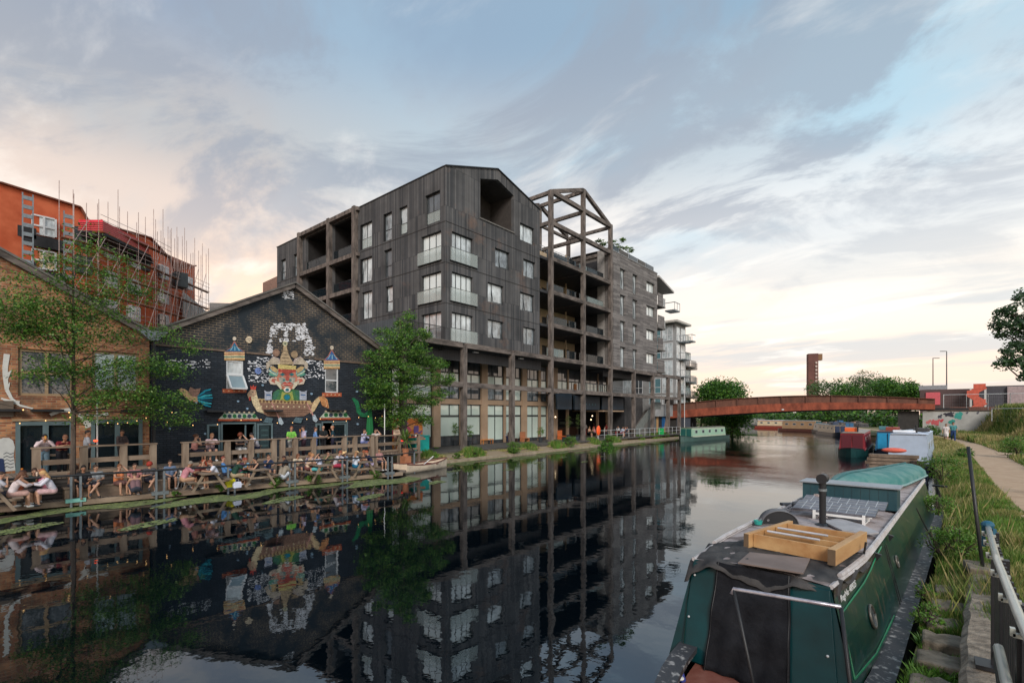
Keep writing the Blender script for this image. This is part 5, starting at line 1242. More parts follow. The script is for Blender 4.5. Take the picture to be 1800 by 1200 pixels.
def brown_shed():
 t = thing('brown_warehouse', 'long low dark brown building behind the bridge with an orange outside stair', 'building', (20, 130, 3))
 Y = 130; F = toY(Y); a, b = onY(1617, 683, Y).x, onY(2100, 676, Y).x; z = 3.6 + 46 * 130 / 1145
 g = MB(); z1 = onY(1700, 683, Y).z; g.box(a, b, Y, Y + 30, 2.5, z1); g.build('wall', mat('brown_sheet', (.075, .045, .045), .7, scale=.3, var=.2), t)
 m = onY(1720, 700, Y).x; g = MB(); g.box(m, b, Y - .3, Y - .01, z1 - 3.6, z1 + .4); g.build('dark_band', mat('slate_sheet', (.055, .055, .07), .6), t)
 x0, x1 = onY(1686, 700, Y - 2).x, onY(1721, 700, Y - 2).x; og = mat('orange_stair_paint', (.55, .10, .06), .6); h = (z1 - 3.6) / 3
 xm = (x0 + x1) / 2; lv = [(x1, 4.0), (x0 + 2, 4.0 + h), (x1, 4.0 + 2 * h), (x0 + 2, 4.0 + 3 * h - .4)]
 for k in range(3):
  g = MB(); p, q = lv[k], lv[k + 1]; s = 1 if q[0] > p[0] else -1
  g.bar((p[0] + s * 1.2, Y - 2, p[1] + .3), (q[0] - s * 1.6, Y - 2, q[1] + .3), .15, 1.0); g.box(min(q[0] - s * 1.7, q[0]), max(q[0] - s * 1.7, q[0]), Y - 2.1, Y - 1.9, q[1] - .2, q[1] + .8); g.build('stair_flight', og, t)
 g = MB();
 for x in (x0 + 1.5, x0 + 3.5): g.box(x, x + .3, Y - 2, Y - 1.7, 3, z1)
 g.build('stair_post', M['pale_metal'], t); c = onY(1786, 690, Y).x; g = MB(); g.box(c - 1.2, c + 1.2, Y - .8, Y - .31, 3, z1 + .2); g.build('pale_pilaster', mat('pinkish_panel', (.36, .28, .29), .7), t)
 c = onY(1640, 683, Y).x; g = MB(); g.box(c - 2.2, c + 2.2, Y + 4, Y + 9, z1, z1 + 1.0); g.build('roof_plant', mat('grey_plant', (.25, .26, .28), .7), t)
 c = onY(1640, 696, Y).x; g = MB(); g.box(c - 1.1, c + 1.1, Y - .2, Y - .05, 5.5, 8); g.build('pink_sign', paint(srgb(200, 90, 100)), t)
brown_shed()
g = MB(); g.box(3, 40, 118, 118.4, 3.0, 4.9); tag(g.build('brown_hoarding', mat('rusty_hoarding', (.13, .055, .04), .8, scale=.5, var=.3)), 'rusty brown hoarding along the road behind the bridge end', 'hoarding')
def lamp(px, ytop, D, arm, label):
 p = onD(px, ytop, D); t = thing('street_lamp', label, 'street lamp', (p.x, p.y, 3), group='tall street lamps behind the bridge')
 g = MB(); g.tube((p.x, p.y, 2.5), (p.x, p.y, p.z), .14, .08); g.build('pole', mat('dark_pole', (.06, .06, .065), .5), t)
 g = MB(); g.bar(p, p + Vector((CS * arm, SN * arm, 0)), .09); e = p + Vector((CS * arm, SN * arm, -.03)); g.obox(e, (1.0, .3, .12), rz=R(YAW)); g.build('lamp_head', mat('lamp_head', (.12, .12, .13), .5), t)
lamp(1640, 629, 112, .9, 'shorter street lamp with its arm pointing right'); lamp(1664, 617, 104, -.8, 'taller street lamp with its arm pointing left')
def tower():
 p = onD(1428, 728, 240); t = thing('rust_tower', 'tall slender rust coloured viewing tower beyond the bridge', 'tower', (p.x, p.y, 0)); rz = R(YAW - 20)
 zt_ = EYE + 106 * 240 / FPX; g = MB(); g.obox((p.x, p.y, zt_ / 2), (4.2, 4.2, zt_), rz=rz); g.build('shaft', mat('tower_steel', (.13, .055, .045), .85, scale=.3), t)
 d = Vector((CS, SN, 0)); g = MB(); g.obox((p.x + d.x * 2.7, p.y + d.y * 2.7, zt_ - 1.6), (3.2, 3, 3.0), rz=rz); g.build('cabin', mat('tower_cabin', (.22, .12, .06), .8), t)
 n = Vector((SN, -CS, 0));
 for i in range(15):
  g = MB(); c = Vector((p.x, p.y, zt_ - 4.5 - i * 1.75)) + n * 2.6 + d * .25; g.obox(c, (.85, .5, 1.0), rz=R(YAW)); g.build('opening', mat('pale_opening', (.45, .36, .32), .7), t)
tower()
for px, py in ((1632, 756), (1639, 757)):
 p = onZ(px, py, 1.05); g = MB(); g.tube(p, p + Vector((0, 0, 1.3)), .07); g.tube(p + Vector((0, 0, .1)), p + Vector((0, 0, .75)), .085); o = g.build('bollard', mat('red_white_bollard', (.62, .30, .26), .6)); tag(o, ('left' if px < 1635 else 'right') + ' one of two thin pale and orange bollards by the graffiti wall', 'bollard', 'pair of bollards by the graffiti wall')
# trees
def limb(g, a, b, r0, r1, bend=.2, n=5, rg=random):
 a, b = Vector(a), Vector(b); o = Vector((rg.uniform(-1, 1), rg.uniform(-1, 1), rg.uniform(-.3, .6))) * (b - a).length * bend * .5
 pts = [a.lerp(b, i / n) + o * math.sin(PI * i / n) for i in range(n + 1)]
 g.pipe(pts, [r0 + (r1 - r0) * i / n for i in range(n + 1)], 6)
def tree(name, label, base, height, blobs, mats, seed, leaf=.09, per=26, clump=.4, flat=.5, r0=.16, lean=(0, 0), cat='tree', group=None, split=.25):
 t = thing(name, label, cat, base, group=group); rg = random.Random(seed); b = Vector(base); top = b + Vector((lean[0], lean[1], height))
 g = MB(); limb(g, b - Vector((0, 0, .2)), top, r0, r0 * .2, .05, 7, rg)
 for c, r, k in blobs:
  c = Vector(c); s = max(split, min(.92, (c.z - b.z - .4) / max(height, .1) - .12)); st = b.lerp(top, s)
  limb(g, st, c, r0 * .26, r0 * .07, .18, 4, rg)
  for _ in range(3):
   e = c + Vector((rg.uniform(-1, 1) * r[0], rg.uniform(-1, 1) * r[1], rg.uniform(-.6, .6) * r[2])) * .85; limb(g, st.lerp(c, rg.uniform(.5, 1)), e, r0 * .07, r0 * .03, .2, 3, rg)
 g.build('trunk', M['bark'], t)
 cards('crown', leaf_cloud([(c_, r_, int(k_ * (1.6 if 'beyond' in (group or '') else 1))) for c_, r_, k_ in blobs], seed, leaf, flat, clump, per), mats, t, seed=seed)
 return t
def px_blob(px, py, X, rx, rz, k): p = onX(px, py, X); return ((p.x, p.y, p.z), (rx * .8, rx, rz * 1.45), k)
B = [px_blob(*a) for a in ((150, 432, -25.9, .55, .45, 12), (110, 470, -25.6, .8, .5, 20), (195, 470, -26, .9, .4, 20), (60, 500, -25.2, .8, .4, 14), (160, 510, -25.6, 1.1, .45, 30), (240, 500, -26.3, .8, .3, 14),
     (20, 545, -25.2, 1.0, .45, 34), (95, 545, -25.3, 1.1, .45, 40), (180, 545, -25.7, 1.0, .45, 34), (250, 520, -26.4, .6, .25, 10), (30, 580, -25.4, 1.0, .35, 34), (110, 585, -25.2, 1.1, .3, 34), (60, 560, -25.9, 1.2, .4, 30), (290, 585, -26.3, .7, .25, 14), (205, 590, -25.9, .9, .25, 20),
     (330, 610, -26.2, .6, .2, 12), (260, 640, -26.0, .9, .35, 34), (200, 650, -25.6, 1.0, .4, 40), (140, 655, -25.3, .8, .3, 24), (310, 655, -26.1, .7, .25, 18), (90, 640, -25.2, .7, .25, 14), (60, 660, -25.1, .6, .2, 10),
     (230, 690, -25.8, 1.0, .35, 40), (170, 700, -25.3, .8, .3, 26), (290, 700, -26, .8, .3, 28), (330, 715, -26.2, .5, .2, 10), (310, 738, -26.0, .6, .2, 14), (265, 725, -25.8, .7, .25, 18), (215, 735, -25.6, .4, .15, 6), (150, 735, -25.4, .4, .2, 8), (120, 610, -25.5, .6, .3, 14))]
tree('locust_tree', 'loose airy tree with flat leafy sprays in front of the red brick pub', (-25.75, 3.73, .25), 9.8, B, [M['leaf'], M['leaf2'], M['leaf_dk']], 11, leaf=.055, per=44, clump=.62, flat=.5, r0=.10, split=.35)
B = [px_blob(*a) for a in ((712, 565, -27.6, .7, .5, 26), (690, 590, -27.4, 1.3, .5, 44), (735, 590, -27.8, 1.0, .45, 34), (715, 615, -27.0, 1.7, .5, 60), (670, 625, -27.2, 1.2, .4, 34), (760, 640, -27.6, 1.2, .4, 34), (700, 650, -26.7, 1.9, .5, 66), (660, 680, -26.9, 1.3, .4, 40), (740, 665, -26.9, 1.6, .45, 50), (785, 668, -27.4, .9, .25, 18),
     (700, 690, -26.6, 1.7, .45, 54), (755, 700, -27, 1.3, .35, 34), (665, 710, -27.1, 1.1, .35, 28), (715, 725, -26.9, 1.4, .4, 40), (690, 740, -27.1, .9, .4, 24), (745, 738, -27, .9, .25, 16), (640, 650, -27.4, .6, .25, 10), (780, 690, -27.3, .8, .2, 12))]
tree('street_tree', 'full bright green tree between the black pub and the boarded block', (-27.6, 20.9, .7), 9.3, B, [M['leaf'], M['leaf2'], M['leaf_dk']], 12, leaf=.075, per=44, clump=.42, flat=.6, r0=.2, split=.2)
def far_tree(label, px, ytop, D, rpx, mats, seed, zb=1.0, k=60, leaf=.5, squash=.9, per=22, name='tree'):
 top = onD(px, ytop, D); r = rpx * D / FPX; h = top.z - zb; rg = random.Random(seed); bl = []
 for i in range(7):
  a = rg.uniform(0, 2 * PI); q = r * rg.uniform(.15, .62); z = zb + h * rg.uniform(.28, .78); rr = r * rg.uniform(.38, .56)
  bl.append(((top.x + math.cos(a) * q, top.y + math.sin(a) * q, z), (rr, rr, min(rr * squash, top.z - z)), k // 7 + 2))
 bl.append(((top.x, top.y, zb + h * .72), (r * .42, r * .42, h * .28), k // 5))
 return tree(name, label, (top.x, top.y, zb), h * .8, bl, mats, seed, leaf, per, r * .22, .7, r0=r * .05 + .05, group='trees beyond the bridge')
fa = [M['leaf_far'], M['leaf'], M['leaf_dk']]
far_tree('dense green tree on the left bank just beyond the bridge', 1264, 668, 97, 62, fa, 21, .8, 330, .24)
far_tree('lower bushy tree hanging over the water under the left end of the bridge', 1286, 716, 88, 46, [M['leaf_dk'], M['leaf']], 22, .1, 260, .2)
far_tree('small dark bush close beside the brown flats at the bridge end', 1232, 698, 100, 30, [M['leaf_dk'], M['leaf']], 23, .8, 90, .2)
far_tree('pale willow left of the other trees, right beside the rust tower', 1466, 666, 190, 44, [M['leaf_pale'], M['leaf_far']], 24, 1, 170, .36)
far_tree('tallest pale willow with a thin ragged top', 1518, 650, 200, 44, [M['leaf_pale'], M['leaf_pale'], M['leaf_far']], 25, 1, 150, .36)
far_tree('broad dark green tree just right of the tall willow', 1548, 662, 160, 46, fa, 26, 1, 190, .34)
far_tree('round dark green tree nearest the brown building', 1598, 669, 150, 30, fa, 27, 1, 170, .32)
far_tree('mid green tree between the broad tree and the round one', 1574, 672, 155, 26, fa, 28, 1, 110, .32)
far_tree('green tree half hidden behind the two willows', 1492, 670, 175, 38, fa, 29, 1, 130, .34)
for i, (px, yt, D, r, lb) in enumerate(((1340, 728, 215, 20, 'farthest tree seen under the bridge on the left'), (1375, 730, 210, 22, 'second tree from the left seen under the bridge'), (1412, 731, 205, 22, 'tree under the middle of the bridge behind the tan boat'), (1450, 729, 190, 20, 'tree under the bridge just right of its middle'), (1490, 731, 170, 18, 'tree under the bridge above the row of moored boats'))):
 far_tree(lb, px, yt - 9, D, r, fa if i % 2 else [M['leaf_pale'], M['leaf_far']], 40 + i, 1, 60, .5)
far_tree('yellowish bush on the bank under the right end of the bridge', 1560, 731, 112, 18, [M['leaf_pale'], M['grass_mid']], 47, .8, 90, .22)
tk = [((x, y, 2.6 + .6 * math.sin(x)), (4, 4, 2.0), 34) for x, y in [(-64 + i * 5.2, 205 - i * 7.2) for i in range(13)]]
cards('far_thicket', leaf_cloud(tk, 71, .45, .7, 1.2, 22), fa + [M['leaf_pale']], None, 'stuff', seed=4)
B = []
for px, py, r, rz, k in ((1808, 520, .35, .2, 12), (1765, 545, .22, .12, 9), (1795, 555, .4, .3, 26), (1755, 566, .22, .12, 8), (1780, 575, .35, .15, 16), (1815, 600, .5, .4, 40), (1770, 588, .22, .1, 8), (1786, 612, .25, .15, 12), (1772, 622, .2, .12, 7), (1765, 640, .2, .1, 8), (1790, 635, .3, .2, 16), (1815, 650, .3, .2, 14), (1798, 661, .12, .06, 4)):
 p = onD(px, py, 14); B.append(((p.x, p.y, p.z), (r, r, rz), k))
e = onD(1920, 728, 14.5)
tree('poplar_tree', 'blue green leafy tree reaching in at the right edge', (e.x, e.y, 1.1), 8.0, B + [((e.x, e.y, 6), (1.3, 1.3, 2.5), 120), ((e.x + .3, e.y, 9), (1, 1, 1.2), 60)], [M['leaf_blue'], M['leaf_blue'], M['leaf_dk']], 31, leaf=.05, per=30, clump=.15, flat=.8, r0=.16)
B = []
for px, py, r in ((1095, 424, .8), (1078, 428, .7), (1084, 437, .7), (1100, 436, .6), (1060, 430, .4), (1053, 424, .3), (1107, 440, .4)):
 p = onX(px, py, -30.8); B.append(((p.x, p.y, p.z), (r, r, r * .4), 8))
p = onX(1085, 445, -30.8); tree('roof_tree', 'small spreading tree on the roof terrace above the grey block', (p.x, p.y, 23.75), 1.6, B, [M['leaf_dk'], M['leaf2']], 33, leaf=.14, per=14, clump=.35, r0=.08)
def palm():
 p = onX(713, 790, -25.9); t = thing('palm_plant', 'spiky palm in a terracotta pot at the end of the low deck', 'potted plant', (p.x, p.y, 1.0))
 g = MB(); g.lathe((p.x, p.y, .9), [(.16, 0), (.22, .45), (.24, .5), (.2, .5)], 12); g.box(p.x - .25, p.x + .25, p.y - .25, p.y + .25, .25, .9); g.build('pot', mat('terracotta', (.40, .16, .08), .8), t)
 g = MB(); g.tube((p.x, p.y, 1.3), (p.x, p.y, 1.9), .08, .06); g.build('trunk', M['bark'], t); rg = random.Random(2); V = []
 for i in range(70):
  a = rg.uniform(0, 2 * PI); el = rg.uniform(-.3, 1.3); L = rg.uniform(.8, 1.15); d = Vector((math.cos(a) * math.cos(el), math.sin(a) * math.cos(el), math.sin(el))); s = d.cross(Vector((0, 0, 1))).normalized() * .03
  o = Vector((p.x, p.y, 1.9)); m_ = o + d * L * .6; e_ = o + d * L - Vector((0, 0, .22 * L)); V += [o - s, m_ - s * 1.3, e_, m_ + s * 1.3]
 cards('fronds', np.array([tuple(v) for v in V]), [M['leaf2'], M['grass']], t)
palm()
# narrowboats
def strip(g, secs, close=False):
 """loft through sections (lists of points)"""
 n = len(secs[0]); vs = [p for s in secs for p in s]
 fs = [(j * n + i, j * n + i + 1, (j + 1) * n + i + 1, (j + 1) * n + i) for j in range(len(secs) - 1) for i in range(n - 1)]
 return g.add(vs, fs)
def hull_pts(L, W, y0=0., nose=2.6, tail=1.2):
 """plan outline half widths along the length: bow at y0 (blunt-pointed), stern rounded"""
 out = []
 for k in range(8): f = k / 7; out.append((y0 + nose * f, W / 2 * math.sin(f * PI / 2) ** .75))
 for k in range(1, 6): f = k / 5; out.append((y0 + L - tail + tail * f, W / 2 * max(.02, math.cos(f * PI / 2)) ** .45))
 return out
def narrowboat(label, loc, rz, L, W, hullc, sidec, roofc, cab=(2.4, 1.6), h=1.25, gun=.55, stripe=None, win=3, winc=(.02, .025, .03), ends=None, extras=None, group='narrowboats moored along the canal', cat='narrowboat'):
 t = thing('narrowboat', label, cat, (0, 0, 0), group=group)
 pl = hull_pts(L, W); mh = mat('hull_paint', hullc, .45, scale=2)
 g = MB(); secs = [[(-w, y, gun + max(0, .25 - y * .12)), (-w, y, .1), (-w * .9, y, -.4), (w * .9, y, -.4), (w, y, .1), (w, y, gun + max(0, .25 - y * .12))] for y, w in pl]; strip(g, secs)
 g.build('hull', mh, t, smooth=False)
 g = MB(); strip(g, [[(-w, y, gun + max(0, .25 - y * .12) - .02), (w, y, gun + max(0, .25 - y * .12) - .02)] for y, w in pl]); g.build('deck', mat('deck_paint', tuple(c * .7 + .03 for c in hullc), .6), t)
 g = MB()
 for s in (-1, 1): g.pipe([(s * w, y, gun + max(0, .25 - y * .12)) for y, w in pl], .035, 5)
 g.build('gunwale', M['black_metal'], t)
 c0, c1 = cab[0], L - cab[1]; wb, wt, zt = W / 2 - .16, W / 2 - .28, gun + h
 g = MB(); g.add([(-wb, c0, gun), (wb, c0, gun), (wb, c1, gun), (-wb, c1, gun), (-wt, c0 + .1, zt), (wt, c0 + .1, zt), (wt, c1 - .1, zt), (-wt, c1 - .1, zt)], [(0, 1, 5, 4), (1, 2, 6, 5), (2, 3, 7, 6), (3, 0, 4, 7)])
 cabin = g.build('cabin', mat('cabin_paint', sidec, .4, scale=1.2, var=.1), t)
 g = MB(); strip(g, [[(-wt - .05, y, zt), (-wt * .5, y, zt + .07), (0, y, zt + .09), (wt * .5, y, zt + .07), (wt + .05, y, zt)] for y in (c0 + .02, c1 - .02)]); g.add([(-wt - .05, c0 + .02, zt), (-wt * .5, c0 + .02, zt + .07), (0, c0 + .02, zt + .09), (wt * .5, c0 + .02, zt + .07), (wt + .05, c0 + .02, zt)], [(0, 1, 2, 3, 4)]); g.build('roof', mat('roof_paint', roofc, .6, scale=2), cabin)
 if stripe:
  g = MB(); fx = lambda z: wb + (wt - wb) * (z - gun) / h
  for s in (-1, 1):
   for z in (gun + .12, zt - .12): g.prism([(s * fx(z - .05), c0 + .1, z - .05), (s * fx(z - .05), c1 - .1, z - .05), (s * fx(z + .05), c1 - .15, z + .05), (s * fx(z + .05), c0 + .15, z + .05)], (s * .008, 0, 0))
  g.build('coachline', paint(stripe), cabin)
 for i in range(win):
  y = c0 + (c1 - c0) * (i + .6) / (win + .2)
  for s in (-1, 1):
   g = MB(); z = gun + h * .58; x = wb + (wt - wb) * .58
   g.obox((s * (x + .004), y, z), (.03, .72, .46)); w_ = g.build('window', M['pale_metal'], cabin); g = MB(); g.obox((s * (x + .018), y, z), (.012, .62, .36)); g.build('pane', M['pane_d'], w_)
 if ends is not None:
  g = MB(); g.box(-wb * .8, -.05, c0 - .03, c0 - .002, gun, zt - .12); g.box(.05, wb * .8, c0 - .03, c0 - .002, gun, zt - .12); g.build('end_door', paint(ends), cabin)
 rg = random.Random(int(L * 10 + loc[0])); g = MB(); g.tube((wt * .4, c0 + 1.2, zt + .06), (wt * .4, c0 + 1.2, zt + .5), .06); g.tube((wt * .4, c0 + 1.2, zt + .5), (wt * .4, c0 + 1.2, zt + .55), .09); g.build('chimney', M['black_metal'], t)
 if extras:
  for nm, x, y, sx, sy, sz, col in extras: g = MB(); g.obox((x, y, zt + .08 + sz / 2), (sx, sy, sz), rz=rg.uniform(-.1, .1)); g.build(nm, paint(col), t, bevel=.04)
 t.location = loc; t.rotation_euler = (0, 0, rz); return t
sg_ = srgb
narrowboat('pale green narrowboat with small dark portholes, moored on the left bank before the bridge', (-24.75, 63.6, 0), R(-5), 14.5, 2.1, sg_(60, 85, 80), sg_(150, 185, 160), sg_(110, 105, 90), cab=(1.6, 2.0), h=1.25, win=5, ends=sg_(30, 90, 85), stripe=sg_(190, 190, 170))
narrowboat('red narrowboat with a dark green hull and an orange box on the roof', (-4.9, 49.6, 0), R(2), 15, 2.2, sg_(20, 60, 60), sg_(130, 25, 40), sg_(150, 140, 130), cab=(1.3, 2), h=1.45, stripe=sg_(190, 120, 120), ends=sg_(90, 20, 35), extras=[('roof_box', -.2, 3, .9, .7, .35, sg_(215, 95, 40))])
narrowboat('bright blue narrowboat with brown roof boards between the red and the white boats', (-2.55, 50.5, 0), R(1), 13, 2.0, sg_(30, 50, 70), sg_(20, 95, 135), sg_(120, 90, 85), cab=(1.2, 1.6), h=1.6, win=2, ends=sg_(25, 140, 185), extras=[('roof_crate', .3, 3, .8, 1.6, .3, sg_(140, 70, 60)), ('roof_bag', -.4, 5, .7, 1.0, .3, sg_(70, 120, 130))])
narrowboat('tall boxy white houseboat with a pale blue-white cabin', (-1.0, 38.5, 0), R(-2), 12, 2.35, sg_(60, 65, 75), sg_(170, 185, 205), sg_(190, 200, 215), cab=(1.2, .8), h=1.8, win=3, extras=[('roof_sheet', -.3, 3, 1.2, 1.4, .12, sg_(225, 228, 232)), ('roof_bag', .5, 5, .8, .8, .25, sg_(60, 60, 60))])
far = [('grey sheeted boat, farthest left under the bridge', 1352, 749, 66, 11, 2.4, (90, 95, 95), (150, 150, 145), (165, 165, 160), None, 1.7, (110, 60, 50)),
       ('cream boat with a red line and a dark green fore end', 1403, 753.5, 68, 12, 2.3, (150, 60, 45), (215, 195, 160), (210, 212, 215), (160, 50, 40), 1.5, (20, 75, 75)),
       ('tan sided boat with a teal fore cover', 1456, 759.5, 64, 11, 2.4, (95, 55, 45), (175, 140, 105), (160, 160, 155), None, 1.7, (25, 85, 95)),
       ('white and black boat seen nearly end on', 1474, 764, 25, 12, 2.1, (30, 32, 38), (190, 180, 165), (120, 118, 115), None, 1.3, (30, 32, 40)),
       ('dark blue and cream boat with clutter on its roof', 1484, 768, 22, 13, 2.1, (28, 40, 60), (170, 150, 125), (90, 95, 100), None, 1.3, (40, 55, 85)),
       ('dark cruiser with a blue tarpaulin behind the red boat', 1502, 760, 30, 11, 2.1, (35, 38, 45), (70, 80, 90), (60, 90, 120), None, 1.4, (35, 90, 130)),
       ('black and silver boat nearest the bank under the bridge', 1528, 760, 28, 11, 2.1, (40, 42, 46), (90, 92, 95), (130, 120, 110), None, 1.2, (60, 60, 65))]
for i, (lb, px, py, ang, L, W, hc, sc, rc, st, h, en) in enumerate(far):
 p = onZ(px, py, 0); narrowboat(lb, (p.x, p.y, 0), R(ang), L, W, sg_(*hc), sg_(*sc), sg_(*rc), h=h, stripe=sg_(*st) if st else None, ends=sg_(*en), win=4, extras=[('roof_box', 0, 4 + i % 3, .8, 1.2, .3, sg_(*en)), ('roof_bundle', .2, 7, .6, 1.8, .25, sg_(140, 110, 90))] if i > 2 else None, cab=(2.0, 1.5))
def wood_boat():
 t = thing('work_boat', 'low boat stacked with old planks over a navy tarpaulin, behind the upturned dinghy', 'boat', (0, 0, 0))
 L, W = 10, 2.1; g = MB(); strip(g, [[(-w, y, .6), (-w, y, .1), (0, y, -.4), (w, y, .1), (w, y, .6)] for y, w in hull_pts(L, W, nose=1.2)]); g.build('hull', mat('navy_hull', sg_(25, 35, 60), .5), t)
 g = MB(); strip(g, [[(-.95, y, .62), (-.9, y, .85 + dz_), (-.3, y, 1.12 + dz_), (.2, y, 1.15), (.85, y, .95 - dz_), (.98, y, .62)] for y, dz_ in ((.5, -.06), (1.2, .05), (2.2, -.03), (3.2, .06), (4.5, 0))]); g.add([(-.95, .5, .62), (-.9, .5, .8), (-.3, .5, 1.05), (.2, .5, 1.15), (.85, .5, 1.0), (.98, .5, .62)], [(0, 1, 2, 3, 4, 5)]); g.build('tarpaulin', mat('navy_tarpaulin', sg_(20, 35, 75), .45, bump=.4, scale=3), t)
 rg = random.Random(6)
 for i in range(7):
  g = MB(); z = 1.2 + (i // 2) * .16; g.obox((-.1 + rg.uniform(-.1, .1), 2.2 + (i % 2) * 1.4, z + .07), (1.75, .4, .13), rz=rg.uniform(-.05, .05)); g.build('plank', M['timber'], t)
 g = MB(); g.ball((-.1, 3.2, 1.95), .3, (1.6, .5, .4)); g.build('orange_fender', paint(sg_(230, 110, 90)), t, smooth=True)
 g = MB(); g.lathe((.75, 1.9, 1.4), [(.05, -.2), (.2, -.2), (.2, .2), (.05, .2)], 12); g.build('reel', M['bark'], t)
 t.location = (-1.15, 25.5, 0); t.rotation_euler = (0, 0, R(-1))
wood_boat()
# the near green boat
BZ = R(-3.0); BO = Vector((-1.76, 5.0, 0))      # local y runs along the boat, away from the camera
def loc(p): p = Vector(p) - BO; c, s = math.cos(-BZ), math.sin(-BZ); return Vector((p.x * c - p.y * s, p.x * s + p.y * c, p.z))
def near_boat():
 t = thing('green_narrowboat', 'large dark green narrowboat in the foreground with a black canvas covered end', 'narrowboat', (0, 0, 0))
 green = mat('dark_green_coach_paint', (.006, .040, .034), .22, scale=1.3, var=.35, coat=.6, bump=.02)
 side = mat('dark_green_side_paint', (.002, .042, .034), .3, scale=1.4, col2=(.030, .050, .032), coat=.35, wear=((.12, .085, .06), .57, .68, 7, (1, .8, .18)), lo=.4, hi=.75, bump=.03)
 teal = mat('dark_teal_panel', (.0, .034, .040), .45, wear=((.06, .07, .065), .66, .74, 9, (1, 1, .2)), scale=1.2, var=.3, coat=.1, spec=.25); brown = mat('brown_side_band', (.045, .032, .026), .35, coat=.4)
 roofm = mat('dusty_roof_paint', (.17, .13, .12), .8, scale=4, col2=(.40, .34, .33), lo=.38, hi=.55, bump=.4); canvas = mat('black_canvas', (.006, .0065, .009), 0.8, scale=4, col2=(.015, .016, .02), spec=.2, bump=.7, bscale=9, dist=.03)
 galv = mat('worn_gunwale', (.045, .045, .05), .6, scale=9, col2=(.42, .40, .38), lo=.54, hi=.68, bump=.2); rail = mat('white_handrail', (.55, .53, .54), .4, scale=6, col2=(.38, .34, .33))
 L = 17.5; N_ = 26
 def half(y):      # hull half width, rounded at the near end
  a = 1.12
  if y < 2.6: a = 1.12 * max(.0, 1 - ((2.6 - y) / 3.3) ** 2.3) ** .5
  if y > L - 3: a = 1.12 * max(.05, 1 - ((y - L + 3) / 3.1) ** 2) ** .5
  return a
 ys = [-.6, -.45, -.25, 0, .3, .7, 1.1, 1.6, 2.2, 3, 4, 6, 8, 10, 12, 14, 14.6, 15.4, 16.2, 17, 17.4]
 cxo = .0
 g = MB(); strip(g, [[(-half(y), y, .52), (-half(y) * 1.0, y, .3), (-half(y) * .97, y, -.5), (half(y) * .97, y, -.5), (half(y), y, .3), (half(y), y, .52)] for y in ys]); g.build('hull', mat('black_hull', (.012, .012, .013), .5, scale=3, col2=(.03, .028, .026)), t, smooth=True)
 for s in (-1, 1):     # gunwale ledges
  g = MB(); strip(g, [[(s * half(y), y, .50), (s * (half(y) + .02), y, .56), (s * max(0, half(y) - .22), y, .57), (s * max(0, half(y) - .22), y, .50)] for y in ys]); g.build('gunwale', galv, t)
 g = MB(); strip(g, [[(-max(0, half(y) - .2), y, .36), (max(0, half(y) - .2), y, .36)] for y in ys if y < 3]); g.build('fore_deck', mat('red_oxide_deck', (.20, .055, .035), .85, scale=5, col2=(.26, .10, .07), bump=.3), t)
 c0, c1 = 1.35, 14.4
 def wb(y, s=1): return (1.16 if s > 0 else .87) - .10 * sm(3.2, 1.2, y)
 def wt(y): return .93 - .13 * sm(3.6, 1.4, y)
 zr = 1.60; zg = .56
 cys = [c0 + .45, 2.2, 2.7, 3.3, 4.0, 5, 7, 9, 11, 13, c1]
 for s in (-1, 1):
  g = MB(); strip(g, [[(s * (wb(y, s)), y if i else y - .38, zg), (s * (wb(y, s) * .55 + wt(y) * .45 + .012), y if i else y - .2, 1.1), (s * (wt(y) + .004), y, zr - .02)] for i, y in enumerate(cys)])
  sd = g.build('cabin_side', side, t)
  if s > 0:
   g = MB(); strip(g, [[(s * (wt(y) + .022), y, zr + .01), (s * (wt(y) + .03 + (.015 if i else .02)), y - (.07 if not i else 0), zr - (.24 - .02 * i))] for i, y in enumerate(cys[:5])]); g.build('brown_band', brown, sd)
   g = MB()      # light green coach line: down the front edge, along under the band, round the first panel
   def sp(y, z): f = (z - zg) / (zr - zg); return Vector((wb(y) + (wt(y) - wb(y)) * f + .028, y, z))
   pts = [sp(1.62, .70), sp(1.78, 1.32), sp(2.3, 1.36), sp(2.9, 1.41), sp(3.4, 1.47), sp(3.9, 1.52), sp(4.6, 1.55)]
   g.pipe(pts, .011, 6); g.pipe([sp(1.62, .70), sp(2.6, .66), sp(4.2, .66)], .011, 6); g.build('coachline', mat('bright_green_line', (.01, .19, .075), .4), sd)
   for y in (4.9, 5.05): g = MB(); g.pipe([sp(y, .62), sp(y, 1.5)], .007, 5); g.build('panel_seam', M['black_metal'], sd)
   for y, z, r in ((2.85, 1.02, .135), (5.6, 1.12, .09)):
    c = sp(y, z); nrm = Vector((1, 0, (wb(y) - wt(y)) / (zr - zg))).normalized(); a = Vector((0, 1, 0)); b = nrm.cross(a); g = MB(); n = 18
    ring = [c + (a * math.cos(2 * PI * i / n) + b * math.sin(2 * PI * i / n)) * r + nrm * .01 for i in range(n + 1)]; g.pipe(ring, .018, 6); ph = g.build('porthole', mat('brass_ring', (.14, .13, .11), .4, metal=.5), sd, smooth=True)
    g = MB(); g.add([p for p in ring[:-1]], [tuple(range(n))]); g.build('porthole_glass', M['pane_d'], ph)
 g = MB(); strip(g, [[(-wt(y), y, zr), (-wt(y) * .5, y, zr + .05), (0, y, zr + .065), (wt(y) * .5, y, zr + .05), (wt(y), y, zr)] for y in cys]); g.build('roof', roofm, t)
 for s in (-1, 1):
  g = MB(); g.pipe([(s * (wt(y) - .01), y, zr + .045) for y in cys[(1 if s > 0 else 2):]], .032, 6); g.pipe([(s * wt(y), y, zr) for y in cys], .03, 5); g.build('handrail', rail, t)
